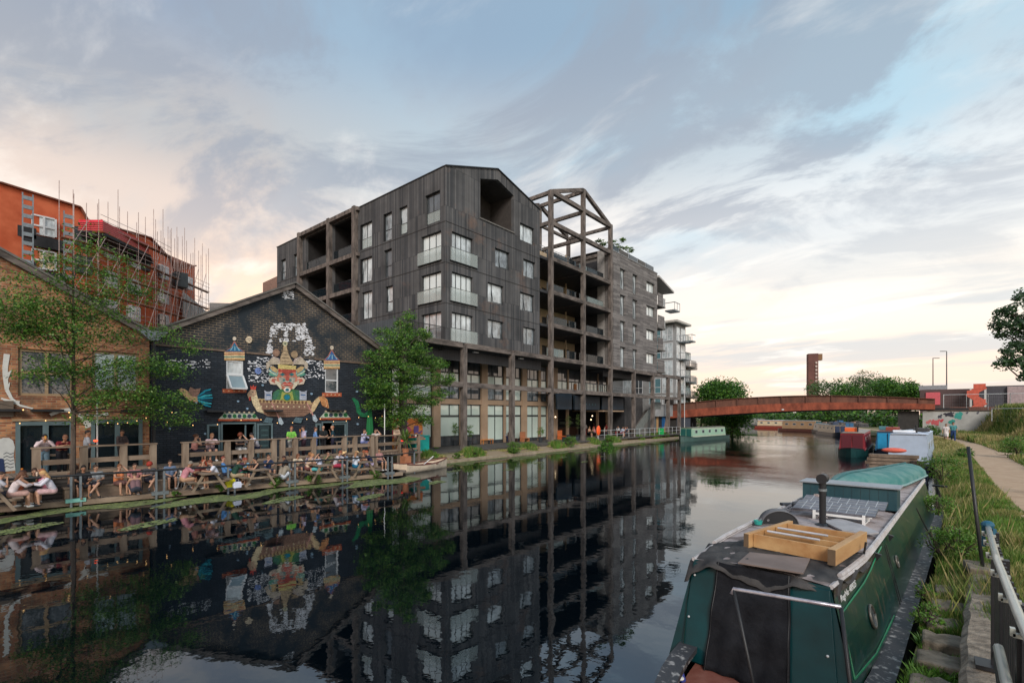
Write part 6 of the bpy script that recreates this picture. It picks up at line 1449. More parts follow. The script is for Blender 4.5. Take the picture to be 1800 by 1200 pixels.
 g = MB(); g.add([(-1.05, c1, .56), (1.05, c1, .56), (.93, c1, zr), (0, c1, zr + .06), (-.93, c1, zr)], [(0, 1, 2, 3, 4)]); g.build('rear_bulkhead', green, t)
 f0, f1, fz = c0 + .45, 1.42, .37     # top y, bottom y
 def fp(x, z, d=0): f = (zr - z) / (zr - fz); return Vector((x * (1 + (.04 if x < 0 else .20) * f), f0 + (f1 - f0) * f - d, z))
 g = MB(); g.prism([fp(-.80, zr), fp(.80, zr), fp(.95, fz), fp(-.95, fz)], (0, .04, 0)); g.build('end_bulkhead', teal, t)
 for a, b in ((-.80, -.44), (.38, .80)):
  g = MB(); g.prism([fp(a, zr - .03, .03), fp(b, zr - .03, .03), fp(b, fz + .02, .03), fp(a, fz + .02, .03)], (0, .022, 0)); d = g.build('end_panel', teal, t, bevel=.006)
  for z in (1.42, .9): g = MB(); g.ball(fp(a + .05 if a < 0 else b - .06, z, .045), .016); g.build('turn_button', M['pale_metal'], d)
 nx, nz = 26, 22; vs = []; rg = random.Random(9)
 for j in range(nz + 1):
  for i in range(nx + 1):
   u = i / nx; v = j / nz; x = -.47 + .88 * u; z = zr + .05 - (zr - .32) * v
   w = .018 * math.sin(u * 23 + v * 2.1) * v + .02 * math.sin(v * 17 + u * 5) * (1 - abs(u - .5)) + .012 * math.sin(u * 9 - v * 11)
   p = fp(x, z, .075 + w); vs.append(p)
 fs = [(j * (nx + 1) + i, j * (nx + 1) + i + 1, (j + 1) * (nx + 1) + i + 1, (j + 1) * (nx + 1) + i) for j in range(nz) for i in range(nx)]
 g = MB(); g.add(vs, fs); cv = g.build('canvas_curtain', canvas, t, smooth=True); cv.modifiers.new('solid', 'SOLIDIFY').thickness = .006
 for u in (0, nx):
  g = MB(); g.pipe([vs[j * (nx + 1) + u] + Vector((.02 if u == 0 else -.02, -.012, 0)) for j in range(nz + 1)], .006, 5); g.build('stitched_hem', M['black_metal'], cv)
 vs = []; nx, ny = 36, 26
 for j in range(ny + 1):
  for i in range(nx + 1):
   u = i / nx * 2 - 1; v = j / ny; y = f0 - .10 + (1.55 + .25 * math.sin(u * 2.2 + .4)) * v; x = u * (wt(max(y, 1.8)) + .07)
   z = zr + .085 - .07 * abs(u) ** 2.5 + .018 * math.sin(x * 13 + y * 5) + .013 * math.sin(y * 17 - x * 6) + .010 * math.sin(x * 31)
   if v < .10: z -= (.10 - v) / .10 * (.17 + .07 * math.sin(u * 5 + 1)); y -= .05 * (1 - v / .1)
   if abs(u) > .93: z -= .05 + .03 * math.sin(y * 9)
   if u > .55: y += .45 * (u - .55) * (1 - v)
   vs.append((x, y, z))
 fs = [(j * (nx + 1) + i, j * (nx + 1) + i + 1, (j + 1) * (nx + 1) + i + 1, (j + 1) * (nx + 1) + i) for j in range(ny) for i in range(nx)]
 g = MB(); g.add(vs, fs); cv = g.build('canvas_cover', mat('faded_black_canvas', (.018, .018, .020), .8, scale=3, col2=(.065, .060, .058), bump=.5, bscale=9, dist=.03), t, smooth=True); cv.modifiers.new('solid', 'SOLIDIFY').thickness = .008
 a, b = Vector((-.40, f0 - .5, 1.50)), Vector((.62, f0 - .5, 1.54));
 a = loc(onD(1289, 1034, 5.75)); b = loc(onD(1478, 1066, 5.15))
 g = MB(); g.pipe([a + Vector((-.015, -.02, -.06)), a, b, b + Vector((.01, 0, -.05))], .021, 8); g.build('hoop_rail', mat('scuffed_chrome', (.50, .48, .52), .3, metal=.6, scale=9, col2=(.25, .22, .26), lo=.5, hi=.75), t, smooth=True)
 a2, b2 = loc(onD(1328, 1215, 5.55)), loc(onD(1496, 1215, 4.95)); g = MB(); g.pipe([a, a2, a2 + (a2 - a) * .5], .02, 8); g.pipe([b, b2, b2 + (b2 - b) * .5], .02, 8); g.build('hoop_leg', M['black_metal'], t, smooth=True)
 p = loc(onD(1199, 1180, 6.0)); g = MB(); g.lathe((p.x, p.y, .37), [(.045, 0), (.045, .02), (.028, .07), (0.02, .10)], 10); g.build('mushroom_vent', paint(sg_(60, 70, 150)), t); g = MB(); g.ball((p.x + .01, p.y - .07, .43), .045, (1, 1, .5)); g.build('vent_cap', M['white'], t)
 q0, q1 = Vector((wt(1.9) + .075, 1.9, zr - .185)), Vector((wt(2.6) + .07, 2.62, zr - .145)); dx = (q1 - q0).normalized(); up = Vector((-.12, 0, 1)); up = (up - dx * up.dot(dx)).normalized(); n = dx.cross(up)
 text('registration_number', 'RegNo 48925', .115, q0, Matrix((dx, up, n)).transposed(), M['white'], t, .002, sx=1.05)
 for y in (3.9, 5.4):
  g = MB(); g.prism([(wt(y) + .04, y, zr), (wt(y) + .12, y, zr - .02), (wt(y) + .06, y, zr - .12)], (0, .05, 0)); g.build('cleat', M['black_metal'], t)
 for o in [c for c in bpy.data.objects if c.parent == t]: pass
 t.location = BO; t.rotation_euler = (0, 0, BZ)
 for o in kids(t):
  if o.name.split('.')[0] in ('hull', 'gunwale', 'fore_deck'): o.location.x = .23
 return t
near_boat()
def W3(p): c, s = math.cos(BZ), math.sin(BZ); p = Vector(p); return Vector((p.x * c - p.y * s + BO.x, p.x * s + p.y * c + BO.y, p.z))
def on_boat(t, x, y, z, rz=0): t.location = W3((x, y, z)); t.rotation_euler = (0, 0, BZ + rz); return t
def roof_things():
 pine = mat('pale_pine', (.40, .20, .075), .6, scale=3, col2=(.56, .35, .16), stretch=(1, .2, 1), bump=.2); pend = mat('dark_pine_end', (.13, .085, .05), .8); al = mat('grey_strip', (.50, .50, .53), .4)
 t = thing('wooden_frame', 'open pale pine slatted frame lying across the roof of the green boat', 'wooden frame', (0, 0, 0)); c = [loc(onZ(x, y, 1.88)) for x, y in ((1312, 940), (1462, 968), (1515, 937), (1385, 918))]
 def board(a, b, z0, z1, w, nm, m_=pine): g = MB(); g.bar((a.x, a.y, (z0 + z1) / 2), (b.x, b.y, (z0 + z1) / 2), w, z1 - z0); return g.build(nm, m_, t, bevel=.004)
 A, B_, C, D = c; d = (B_ - A).normalized(); s = (D - A).normalized(); s2 = (C - B_).normalized(); z0, z1 = 1.70, 1.90
 board(A, D + s * .1, z0, z1, .07, 'side_rail'); board(B_, C + s2 * .08, z0, z1, .09, 'side_rail')
 for f, zz in ((.10, z0), (.36, z0 + .06), (.62, z0 + .06), (.92, z0 + .06)): board(A.lerp(D, f) + d * .04, B_.lerp(C, f) - d * .05, zz, z1 - .01, .035, 'cross_board')
 for f in (.28, .53): g = MB(); a, b = A.lerp(D, f) + d * .12, B_.lerp(C, f) - d * .25; g.pipe([(a.x, a.y, z1 + .005), (b.x, b.y, z1 + .005)], .016, 8); g.build('grey_tube', al, t)
 for P_, nm in ((A, 'end_grain'), (B_, 'end_grain')): g = MB(); e = P_ - (s if P_ is A else s2) * .006; g.bar((e.x, e.y, (z0 + z1) / 2), (e.x - s.x * .004, e.y - s.y * .004, (z0 + z1) / 2), .069 if P_ is A else .089, z1 - z0 - .002); g.build(nm, pend, t)
 t.location = BO; t.rotation_euler = (0, 0, BZ)
 t = thing('loose_board', 'flat brown-grey board lying on the black canvas in front of the pine frame', 'board', (0, 0, 0)); q = [loc(onZ(x, y, 1.70)) for x, y in ((1297, 990), (1412, 1009), (1424, 983), (1318, 972))]; g = MB(); g.prism(q, (0, 0, .018)); g.build('board', mat('ply_board', (.16, .12, .105), .75, scale=2, col2=(.22, .17, .15)), t); t.location = BO; t.rotation_euler = (0, 0, BZ)
 t = thing('stove_chimney', 'tall black stove pipe with a round cap standing on the boat roof', 'chimney', (0, 0, 0)); g = MB(); g.tube((0, 0, 0), (0, 0, .80), .052, n=14); g.lathe((0, 0, 0), [(.13, 0), (.12, .03), (.07, .06)], 16); g.build('pipe', M['black_metal'], t, smooth=False)
 g = MB(); g.tube((0, -.09, .84), (0, .09, .84), .085, n=18); g.build('cap', M['black_metal'], t); g = MB(); g.lathe((0, 0, .62), [(.067, 0), (.067, .04)], 14); g.build('band', M['grey_metal'], t); p = loc(onZ(1446, 925, 1.64)); on_boat(t, p.x, p.y, 1.64)
 t = thing('half_drum', 'grey and black half-round metal hood lying on its side on the boat roof', 'metal hood', (0, 0, 0)); g = MB(); n = 14; arc = [(.30 * math.cos(PI * i / n), 0, .24 * math.sin(PI * i / n)) for i in range(n + 1)]; g.add([Vector(p) for p in arc] + [Vector(p) + Vector((0, .26, 0)) for p in arc], [(i, i + 1, n + 2 + i, n + 1 + i) for i in range(n)]); g.build('shell', mat('grey_shell', (.13, .13, .14), .5), t, smooth=True).modifiers.new('s', 'SOLIDIFY').thickness = .012
 g = MB(); g.add([Vector(p) + Vector((0, .02, 0)) for p in arc], [tuple(range(n + 1))]); g.build('inside', M['black_metal'], t); p = loc(onZ(1372, 921, 1.64)); on_boat(t, p.x, p.y, 1.64, .5)
 al2 = mat('solar_cells', (.09, .09, .11), .3, scale=12, col2=(.16, .16, .185))
 for k, (y, xx, w, lb) in enumerate(((5.95, .12, 1.28, 'nearer tilted solar panel on a white frame, in front of the storage box'), (6.75, .12, 1.38, 'farther solar panel, close up against the storage box'))):
  t = thing('solar_panel', lb, 'solar panel', (0, 0, 0), group='solar panels on the green boat'); M3 = Matrix.Rotation(R(-14), 3, 'X') if 0 else Matrix.Rotation(R(10), 3, 'X')
  g = MB(); g.obox((0, 0, .21), (w, .5, .03), M3); g.build('panel', al2, t); g = MB()
  for i in range(1, 9): g.obox(M3 @ Vector((-w / 2 + w * i / 9, 0, .018)) + Vector((0, 0, .21)), (.010, .49, .004), M3)
  for j in (-.08, .08): g.obox(M3 @ Vector((0, j, .0195)) + Vector((0, 0, .21)), (w - .02, .008, .004), M3)
  g.build('cell_grid', M['pale_metal'], t); g = MB()
  for s_ in (-.28, .48): g.obox((s_, -.27, .09), (.045, .03, .18)); g.obox((s_, .0, .02), (.03, .54, .03)); g.obox((s_, .22, .09), (.045, .03, .18))
  g.obox((.1, -.27, .12), (.80, .025, .04)); g.build('stand', M['white'], t); on_boat(t, xx, y, 1.64)
 t = thing('roof_box', 'long dark blue-green storage box with a pale lid lying across the boat roof', 'storage box', (0, 0, 0)); g = MB(); g.box(-.80, .87, 0, .55, 0, .43); b = g.build('box', mat('box_boards', (.010, .050, .068), .5, scale=3, col2=(.022, .075, .092), stretch=(1, 1, .2)), t, bevel=.01); g = MB(); g.box(-.85, .92, -.05, .6, .435, .47); g.build('lid', mat('pale_lid', (.30, .33, .36), .5, scale=2, col2=(.22, .25, .28)), t, bevel=.008)
 g = MB()
 for i in range(1, 11): g.box(-.80 + i * .152, -.796 + i * .152, -.003, -.0005, .01, .42)
 g.build('board_joint', M['black_metal'], t); on_boat(t, .03, 7.55, 1.66)
 t = thing('upturned_dinghy', 'weathered turquoise dinghy lying upside down on the far half of the green boat', 'dinghy', (0, 0, 0)); L, secs, keel = 6.3, [], []
 for k in range(17):
  f = k / 16; y = f * L; w = .74 * math.sin(PI * (.06 + .60 * f)) ** .8 if f < .98 else .45; w = .74 * min(1, (f / .42) ** .75) * (1 - .28 * max(0, f - .5) / .5); h = .34 * min(1, (f / .25) ** .6 + .12); z0 = .10 * (1 - f) ** 3
  secs.append([(-w, y, z0), (-w * .93, y, z0 + h * .45), (-w * .68, y, z0 + h * .8), (-w * .3, y, z0 + h * .97), (0, y, z0 + h), (w * .3, y, z0 + h * .97), (w * .68, y, z0 + h * .8), (w * .93, y, z0 + h * .45), (w, y, z0)]); keel.append((0, y, z0 + h + .012))
 g = MB(); strip(g, secs); g.add(secs[-1], [tuple(range(9))]); dm = mat('weathered_turquoise', (.02, .16, .15), .7, scale=2.2, col2=(.14, .27, .25), bump=.1); g.build('hull', dm, t, smooth=True); g = MB(); g.pipe(keel[1:], .022, 6); g.build('keel', mat('dark_turquoise', (.03, .13, .14), .7), t)
 g = MB()
 for s_ in (0, 8): g.pipe([s[s_] for s in secs[1:]], .03, 6)
 g.build('rubbing_strake', mat('pale_turquoise', (.2, .34, .33), .6), t); on_boat(t, -.50, 8.8, 1.72, R(-8.5))
 gl = mat('pale_work_glove', (.34, .27, .25), .85, scale=6); dk = M['black_metal']
 for k, (px, py, a, ti) in enumerate(((1428, 892, -.5, .9), (1458, 918, .9, .25))):
  t = thing('work_glove', ('upright pale work glove with dark finger stripes left of the chimney', 'pale work glove lying flat right of the chimney foot')[k], 'glove', (0, 0, 0), group='work gloves on the boat roof'); M3 = Matrix.Rotation(ti, 3, 'X'); g = MB(); g.obox((0, 0, .02), (.13, .22, .03), M3);
  for i in range(4): q = M3 @ Vector((-.048 + i * .032, .16, 0)); g.obox(q + Vector((0, 0, .02)), (.026, .13 - .02 * abs(i - 1.5), .026), M3)
  q = M3 @ Vector((.085, .02, 0)); g.obox(q + Vector((0, 0, .02)), (.03, .10, .026), M3 @ Matrix.Rotation(-.6, 3, 'Z')); b = g.build('hand', gl, t, bevel=.01); g = MB()
  for i in (0, 1, 2): q = M3 @ Vector((-.034 + i * .034, .03, .019)); g.obox(q + Vector((0, 0, .02)), (.014, .10, .006), M3)
  g.build('stripe', dk, t); p = loc(onZ(px, py, 1.66)); on_boat(t, p.x, p.y, 1.67 + (.08 if k == 0 else 0), a)
 t = thing('pointed_board', 'long pale pointed board lying on the boat roof by the solar panels', 'board', (0, 0, 0)); q = [loc(onZ(x, y, 1.68)) for x, y in ((1444, 917), (1476, 913), (1518, 925), (1545, 938), (1530, 940), (1480, 934))]; g = MB(); g.prism(q, (0, 0, .03)); g.build('board', mat('white_board', (.34, .33, .34), .5), t, bevel=.006); t.location = BO; t.rotation_euler = (0, 0, BZ)
 t = thing('green_cup', 'small turquoise tub at the left edge of the boat roof', 'tub', (0, 0, 0)); g = MB(); g.lathe((0, 0, 0), [(.06, 0), (.075, .07), (.07, .07), (.055, .01)], 12); g.build('tub', paint(sg_(40, 150, 140)), t); p = loc(onZ(1347, 922, 1.64)); on_boat(t, p.x - .12, p.y - .05, 1.64)
 t = thing('boat_pole', 'bundle of thin poles lying along the left edge of the boat roof', 'pole', (0, 0, 0)); g = MB(); g.pipe([(-.80, 4.6, 1.70), (-.72, 7.6, 1.72)], .015, 6); g.pipe([(-.74, 4.9, 1.70), (-.55, 7.4, 1.76)], .013, 6); g.pipe([(-.68, 4.7, 1.70), (-.80, 7.2, 1.72)], .02, 6); g.build('poles', mat('pole_grey', (.20, .19, .20), .6), t); t.location = BO; t.rotation_euler = (0, 0, BZ)
 g = MB(); g.obox((0, 0, .06), (.30, .22, .12)); g.ball((.3, .1, .05), .07, (1.4, 1, .7)); g.obox((-.2, .25, .03), (.35, .12, .06), rz=.5); o = g.build('toolbox', mat('dark_tools', (.03, .035, .045), .6), bevel=.01); tag(o, 'small dark tool box behind the half-round hood on the boat roof', 'tool box'); p = loc(onZ(1408, 893, 1.66)); on_boat(o, p.x, p.y, 1.66, .3)
 g = MB(); p = onD(1492, 985, 6.9); q = loc(onZ(1500, 970, 1.68)); g.pipe([(0, 0, .02), (.12, .02, .02), (.14, .03, .18)], .016, 6); g.pipe([(0, 0, .02), (-.05, .10, .02)], .02, 6); o = g.build('iron_bracket', M['black_metal']); tag(o, 'small dark iron bracket beside the pine frame', 'bracket'); on_boat(o, q.x, q.y, 1.66)
 a = onD(1611, 893, 9.9); b = onZ(1668, 958, .8); g = MB(); pts = [a.lerp(b, i / 12) - Vector((0, 0, .22 * math.sin(PI * i / 12))) for i in range(13)]; g.pipe(pts, .012, 6); tag(g.build('mooring_rope', M['rope'], smooth=True), 'black mooring rope sagging from the green boat to the bank', 'rope')
roof_things()
def rowing_boat(label, p, rz, L, W, hullc, rimc):
 t = thing('rowing_boat', label, 'rowing boat', (0, 0, 0)); secs = []; rim = ([], []); ins = []
 for k in range(15):
  f = k / 14; y = f * L; w = W / 2 * math.sin(PI * min(.98, .30 + .68 * f)) ** .8; w = max(.03, w); sh = .16 * abs(2 * f - .9) ** 2
  secs.append([(-w, y, .42 + sh), (-w * .95, y, .15), (-w * .55, y, -.08), (0, y, -.12), (w * .55, y, -.08), (w * .95, y, .15), (w, y, .42 + sh)]); rim[0].append((-w, y, .43 + sh)); rim[1].append((w, y, .43 + sh)); ins.append([(-w * .9, y, .32), (w * .9, y, .32)])
 g = MB(); strip(g, secs); g.add(secs[0], [tuple(range(7))]); g.build('hull', mat('boat_paint', hullc, .5, scale=2), t, smooth=True); g = MB(); g.pipe(rim[0], .035, 6); g.pipe(rim[1], .035, 6); g.build('gunwale', paint(rimc), t); g = MB(); strip(g, ins); g.build('inside', paint(tuple(c * .5 for c in rimc)), t)
 for y in (L * .35, L * .62): g = MB(); g.box(-W * .42, W * .42, y, y + .22, .35, .39); g.build('thwart', paint(rimc), t)
 g = MB(); g.pipe([(.1, L * .45, .35), (.3, L * .62, .85)], .03, 6); g.build('oar', M['white'], t); t.location = p; t.rotation_euler = (0, 0, rz)
rowing_boat('cream rowing boat with a dark red rim moored at the end of the deck', (-24.55, 18.6, .02), R(9), 4.4, 1.35, sg_(225, 205, 180), sg_(110, 50, 40))
# foreground right: stones, wall, railing, pole
def foreground():
 stone = mat('mossy_stone', (.08, .065, .045), .9, scale=4, col2=(.26, .21, .155), bump=.8, bscale=14, dist=.03); conc = mat('rough_concrete', (.15, .12, .09), .9, scale=7, col2=(.40, .325, .25), bump=1, bscale=22, dist=.05)
 rg = random.Random(14)
 for i, (y, z) in enumerate(((4.7, .62), (5.35, .68), (5.95, .70), (6.6, .70), (7.3, .72), (8.0, .72), (8.7, .72), (9.5, .73), (10.3, .74))):
  x0 = lerp(RB, y) + .06; g = MB(); x1 = .30 + (y - 5) * .025; n = 6; pts = []
  for k in range(n + 1): pts.append((x0 + (x1 - x0) * k / n, y + rg.uniform(-.04, .04)))
  top = pts + [(p[0], p[1] + .42 + rg.uniform(-.04, .04)) for p in reversed(pts)]
  g.prism([(p[0], p[1], z - .4) for p in top], (0, 0, .4 + .08)); o = g.build('stepping_stone', stone, bevel=.03)
  tag(o, ['nearest rough stone block beside the boat, with a hollow in its side', 'second rough stone block from the viewer beside the boat', 'third rough stone block beside the boat', 'fourth rough stone block beside the boat', 'fifth rough stone block beside the boat', 'sixth rough stone block, half grown over', 'seventh rough stone block, half grown over', 'eighth rough stone block, nearly hidden in weeds', 'last rough stone block before the weeds'][i], 'stone block', 'rough stone blocks along the bank')
 g = MB(); L_ = [(.24, 2.5), (.24, 6.6), (.38, 9), (.52, 11.2)]; W_ = [(1.2, 2.5), (1.2, 6.6), (1.2, 9), (1.15, 11.2)]
 nn = 40
 def ev(t_, y):
  for (a, b), (c, d) in zip(t_[:-1], t_[1:]):
   if y <= d: return a + (c - a) * (y - b) / (d - b)
  return t_[-1][0]
 secs = []
 for i in range(nn + 1):
  y = 2.5 + 8.7 * i / nn; j = rg.uniform(-.015, .015); l = ev(L_, y) + j; secs.append([(l, y, .3), (l - .01, y, .93), (l + .05, y, 1.0 + j), (.75, y, 1.02 + j * .5), (ev(W_, y), y, 1.03), (ev(W_, y), y, .3)])
 strip(g, secs); g.add(secs[-1], [(0, 1, 2, 3, 4, 5)]); tag(g.build('low_concrete_wall', conc), 'low rough concrete wall capping running under the black railing', 'low wall')
 g = MB(); g.obox((.80, 11.3, 1.04), (.62, .6, .12), rz=.1); tag(g.build('flat_stone', stone, bevel=.02), 'flat grey stone slab at the far end of the low concrete wall', 'stone slab')
 t = thing('iron_railing', 'black iron railing with a scuffed pale top tube in the near right corner', 'railing', (.5, 5, 1)); P = [(.372, 1.6, 2.52), (.368, 2.4, 2.52), (.375, 3.8, 2.52), (.40, 5.2, 2.50), (.475, 7.06, 2.44)]
 tube = mat('scuffed_pale_tube', (.42, .43, .38), .4, scale=7, col2=(.30, .31, .28), lo=.52, hi=.72, coat=.3); g = MB(); g.pipe(P, .024, 10); g.build('top_tube', tube, t, smooth=True)
 def at(y):
  for a, b in zip(P[:-1], P[1:]):
   if y <= b[1]: f = (y - a[1]) / (b[1] - a[1]); return a[0] + (b[0] - a[0]) * f, a[2] + (b[2] - a[2]) * f
  return P[-1][0], P[-1][2]
 for y in (2.9, 3.55, 4.2, 4.85, 5.5, 6.15, 6.7):
  x, z = at(y); g = MB(); g.obox((x, y, z - .035), (.09, .03, .02)); g.obox((x - .045, y, z - .02), (.02, .03, .04)); g.build('bracket', tube, t)
 for y in (2.2, 4.2, 5.5, 7.0):
  x, z = at(y); g = MB(); g.box(x - .03 + .05, x + .03 + .05, y - .035, y + .035, 1.0, z - .04); g.obox((x + .03, y, 1.04), (.26, .24, .04)); g.build('post', M['black_metal'], t)
 for i in range(30):
  y = 2.3 + i * .155; x, z = at(y); g = MB(); g.box(x + .04, x + .055, y - .022, y + .022, 1.12, z - .05); g.build('bar', M['black_metal'], t)
 g = MB(); g.pipe([(p[0] + .05, p[1], 1.18) for p in P], .02, 6); g.build('bottom_rail', M['black_metal'], t); g = MB(); g.pipe([(at(y)[0] - .03, y, z) for y, z in ((2.2, 1.75), (2.9, 1.95), (3.6, 2.02), (4.6, 2.05))], .028, 8); g.build('lower_tube', tube, t, smooth=True)
 g = MB(); x, z = at(7.0); g.ball((x, 7.06, z + .02), .055, (1, 1, .8)); g.obox((x - .03, 7.08, z - .10), (.03, .03, .22)); g.obox((x + .03, 7.0, z - .05), (.03, .08, .1), rz=.4); g.build('blue_rag', paint(srgb(25, 85, 110)), t)
 a, b = onD(1702, 785, 8.6), onD(1729, 1012, 8.1); g = MB(); g.pipe([a, a.lerp(b, .5), b], .026, 8); tag(g.build('leaning_pole', M['black_metal'], smooth=True), 'long thin black pole leaning beside the end of the railing', 'pole')
 g = MB(); a, b = onD(1640, 853, 17), onD(1664, 855, 16.5); g.tube(a, b, .035); tag(g.build('mooring_pin', M['black_metal']), 'black bar sticking out from the far right side of the green boat', 'bar')
foreground()
# grass and weeds
def scatter(n, seed, xf, y0, y1, zf, pw=1.0):
 rg = np.random.default_rng(seed); y = y0 + (y1 - y0) * rg.uniform(0, 1, n) ** pw; u = rg.uniform(0, 1, n); P = np.zeros((n, 3))
 for i in range(n):
  a, b = xf(y[i]); x = a + (b - a) * u[i]; P[i] = (x, y[i], zf(x, y[i]))
 return P
nz1 = lambda P, s: np.sin(P[:, 0] * 2.1 * s + P[:, 1] * 1.3 * s) + np.sin(P[:, 0] * .9 * s - P[:, 1] * 1.9 * s + 2) + np.sin(P[:, 1] * .6 * s + 1)
def veg(name, P, h, w, mats, seed, lean=.4): return cards(name, blades(P, h, w, seed, lean), mats, None, 'stuff', seed=seed)
Rb = lambda y: lerp(RB, y)
P = scatter(125000, 1, lambda y: ((Rb(y) - .02) if y > 11.2 else (.6 if 0 else Rb(y)), lerp(PL, y) + .05), 8.6, 46, lambda x, y: gz(x, y) - .02, 1.5)
k = nz1(P, 1.0); P = P[nz1(P, 2.7) > -1.1]; k = nz1(P, 1.0); edge = np.array([min(p[0] - Rb(p[1]), lerp(PL, p[1]) - p[0]) for p in P])
hh = np.clip(.12 + .16 * np.clip(k, -1, 2) * .5 + .22 * np.clip(edge * 1.6, 0, 1), .06, .55)
A = k > .1; veg('bank_grass', P[A], hh[A] * .7, .009, [M['grass_dry'], M['grass_mid'], M['grass'], M['grass_mid']], 2); veg('bank_weeds', P[~A], hh[~A] * .8 + .05, .013, [M['grass'], M['grass_mid'], M['leaf']], 3)
P = scatter(1300, 21, lambda y: (Rb(y), Rb(y) + .9 + .4 * math.sin(y)), 9, 44, lambda x, y: gz(x, y)); veg('tall_weed_stalks', P, .5, .007, [M['grass_dry'], M['grass_mid'], M['leaf2']], 22, .45)
P = scatter(9000, 4, lambda y: (Rb(y), .34 + (y - 5) * .04), 4.4, 11, lambda x, y: .68); k = nz1(P, 3.2); P = P[k > .1]; veg('stone_weeds', P, .11, .014, [M['grass'], M['leaf']], 5, .9)
P = scatter(30000, 6, lambda y: (lerp(PL, y) + lerp(PW, y) - .08, lerp(PL, y) + lerp(PW, y) + 3.5 + y * .05), 20, 62, lambda x, y: gz(x, y) - .02, .9); k = nz1(P, .5)
P2 = (P[:, 1] > 42) & (P[:, 1] < 47) & (P[:, 0] > 3); P = P[~P2]; k = k[~P2]
A = k > -.1; veg('verge_grass', P[A], .30, .035, [M['grass'], M['grass'], M['grass_mid']], 7); veg('verge_weeds', P[~A], .40, .04, [M['grass_mid'], M['grass'], M['grass_dry']], 8)
P = scatter(26000, 9, lambda y: (max(lerp(PL, y) + lerp(PW, y), 1.5 if y > 76 else -9), 13), 60, 80.5, lambda x, y: gz(x, y) - .05); k = nz1(P, .35)
A = k > .2; veg('slope_dry_grass', P[A], .65, .07, [M['grass_dry'], M['grass_dry'], M['grass_mid']], 10); veg('slope_weeds', P[~A], .7, .08, [M['grass_mid'], M['grass']], 11)
P = scatter(14000, 12, lambda y: (Rb(y), lerp(PL, y)), 44, 78, lambda x, y: gz(x, y) - .03); veg('far_bank_grass', P, .35, .05, [M['grass_dry'], M['grass_mid']], 13)
Lb = lambda y: lerp(LB, y); zL = lambda x, y: .16 if x > Lb(y) - .6 else .42
P = scatter(26000, 14, lambda y: (Lb(y) - 1.5, Lb(y) - .25), 23, 76, zL, 1.1); k = nz1(P, .8) + .6 * np.sin(P[:, 1] * .45 - 1.5); A = k > .35; veg('quay_weeds', P[A], .26 + .25 * np.clip(k[A] - .3, 0, 1.4), .05, [M['grass'], M['leaf'], M['grass_mid']], 15); A = (k <= .35) & (k > -.6); veg('quay_dry_grass', P[A], .15, .04, [M['grass_dry'], M['grass_mid']], 16)
def bush(label, c, r, mats, n, seed, leaf=.05, name='bush', group='bushes and weeds rooted along the banks'):
 t = thing(name, label, 'bush', c, group=group); g = MB(); rg = random.Random(seed)
 for _ in range(9): e = Vector(c) + Vector((rg.uniform(-.8, .8) * r, rg.uniform(-.8, .8) * r, r * rg.uniform(.7, 1.5))); g.pipe([c, Vector(c).lerp(e, .5) + Vector((rg.uniform(-.1, .1), 0, 0)), e], [.015, .012, .006], 5)
 g.build('stems', M['bark'], t); cards('leaves', leaf_cloud([((c[0], c[1], c[2] + r * .7), (r, r, r * .75), n)], seed, leaf, .8, r * .3, 22), mats, t, seed=seed); return t
def bz(px, py, z=.9): return tuple(onZ(px, py, z))
for i, (lb, px, py, z, r, n, lf) in enumerate((('broad leafy bush at the bank edge beside the white houseboat', 1655, 845, .9, .75, 60, .05), ('leafy bush behind it beside the stern of the green boat', 1650, 905, .9, .4, 40, .035), ('small bush with darker leaves just left of the path', 1697, 805, 1.0, .45, 30, .05),
  ('low green weeds at the start of the concrete wall', 1690, 975, 1.0, .35, 40, .03), ('green weeds sprawling beside the hull in the middle of the bank', 1655, 975, .85, .35, 40, .03), ('weeds growing between the stone blocks near the hull', 1632, 1100, .72, .20, 30, .022), ('tuft of weeds by the nearest stone block', 1625, 1050, .72, .15, 22, .022), ('dark bush under the bridge end beside the path', 1640, 765, 1.0, .9, 60, .08),
  ('dark green bush on the grass slope below the mesh fence', 1745, 752, 1.9, 1.0, 70, .08), ('second dark bush on the slope, at the right edge', 1795, 752, 1.9, .9, 60, .08), ('green shrub by the graffiti wall foot', 1670, 762, 1.1, 1.1, 60, .08), ('bright bush on the grass at the right edge beside the path', 1790, 800, 1.2, .8, 60, .06))):
 bush(lb, bz(px, py, z), r, [M['leaf'], M['grass'], M['leaf2']] if 'dark' not in lb else [M['leaf_dk'], M['leaf']], n, 60 + i, lf)
for i, (lb, px, py, r, n) in enumerate((('pale flowering weeds on the quay edge before the third post', 925, 795, .8, 60), ('grassy clump on the quay edge right of the tall fourth post', 1026, 785, .9, 60), ('dark rounded bush hanging over the water in the middle of the quay', 1066, 795, .9, 90), ('green bush on the quay edge below the cafe rail', 1092, 778, .8, 50), ('yellow green plant at the water edge left of the dark bush', 995, 800, .35, 20), ('tall weeds left of the second post', 870, 803, .4, 16), ('low weeds by the first numbered post foot', 822, 805, .35, 20), ('weeds at the very end of the quay by the green narrowboat', 1185, 768, .7, 30), ('green plants below the ramp beside the rowing boat', 745, 800, .6, 50), ('small plants on the board face behind the rowing boat', 765, 795, .45, 26))):
 p = onZ(px, py, .35); p.x = min(p.x, Lb(p.y) - .2) if r != .9 or 'dark' not in lb else p.x; bush(lb, (p.x, p.y, .3), r * .8, [M['leaf'], M['grass'], M['leaf2']] if 'dark' not in lb else [M['leaf_dk'], M['leaf']], n, 90 + i, .06)
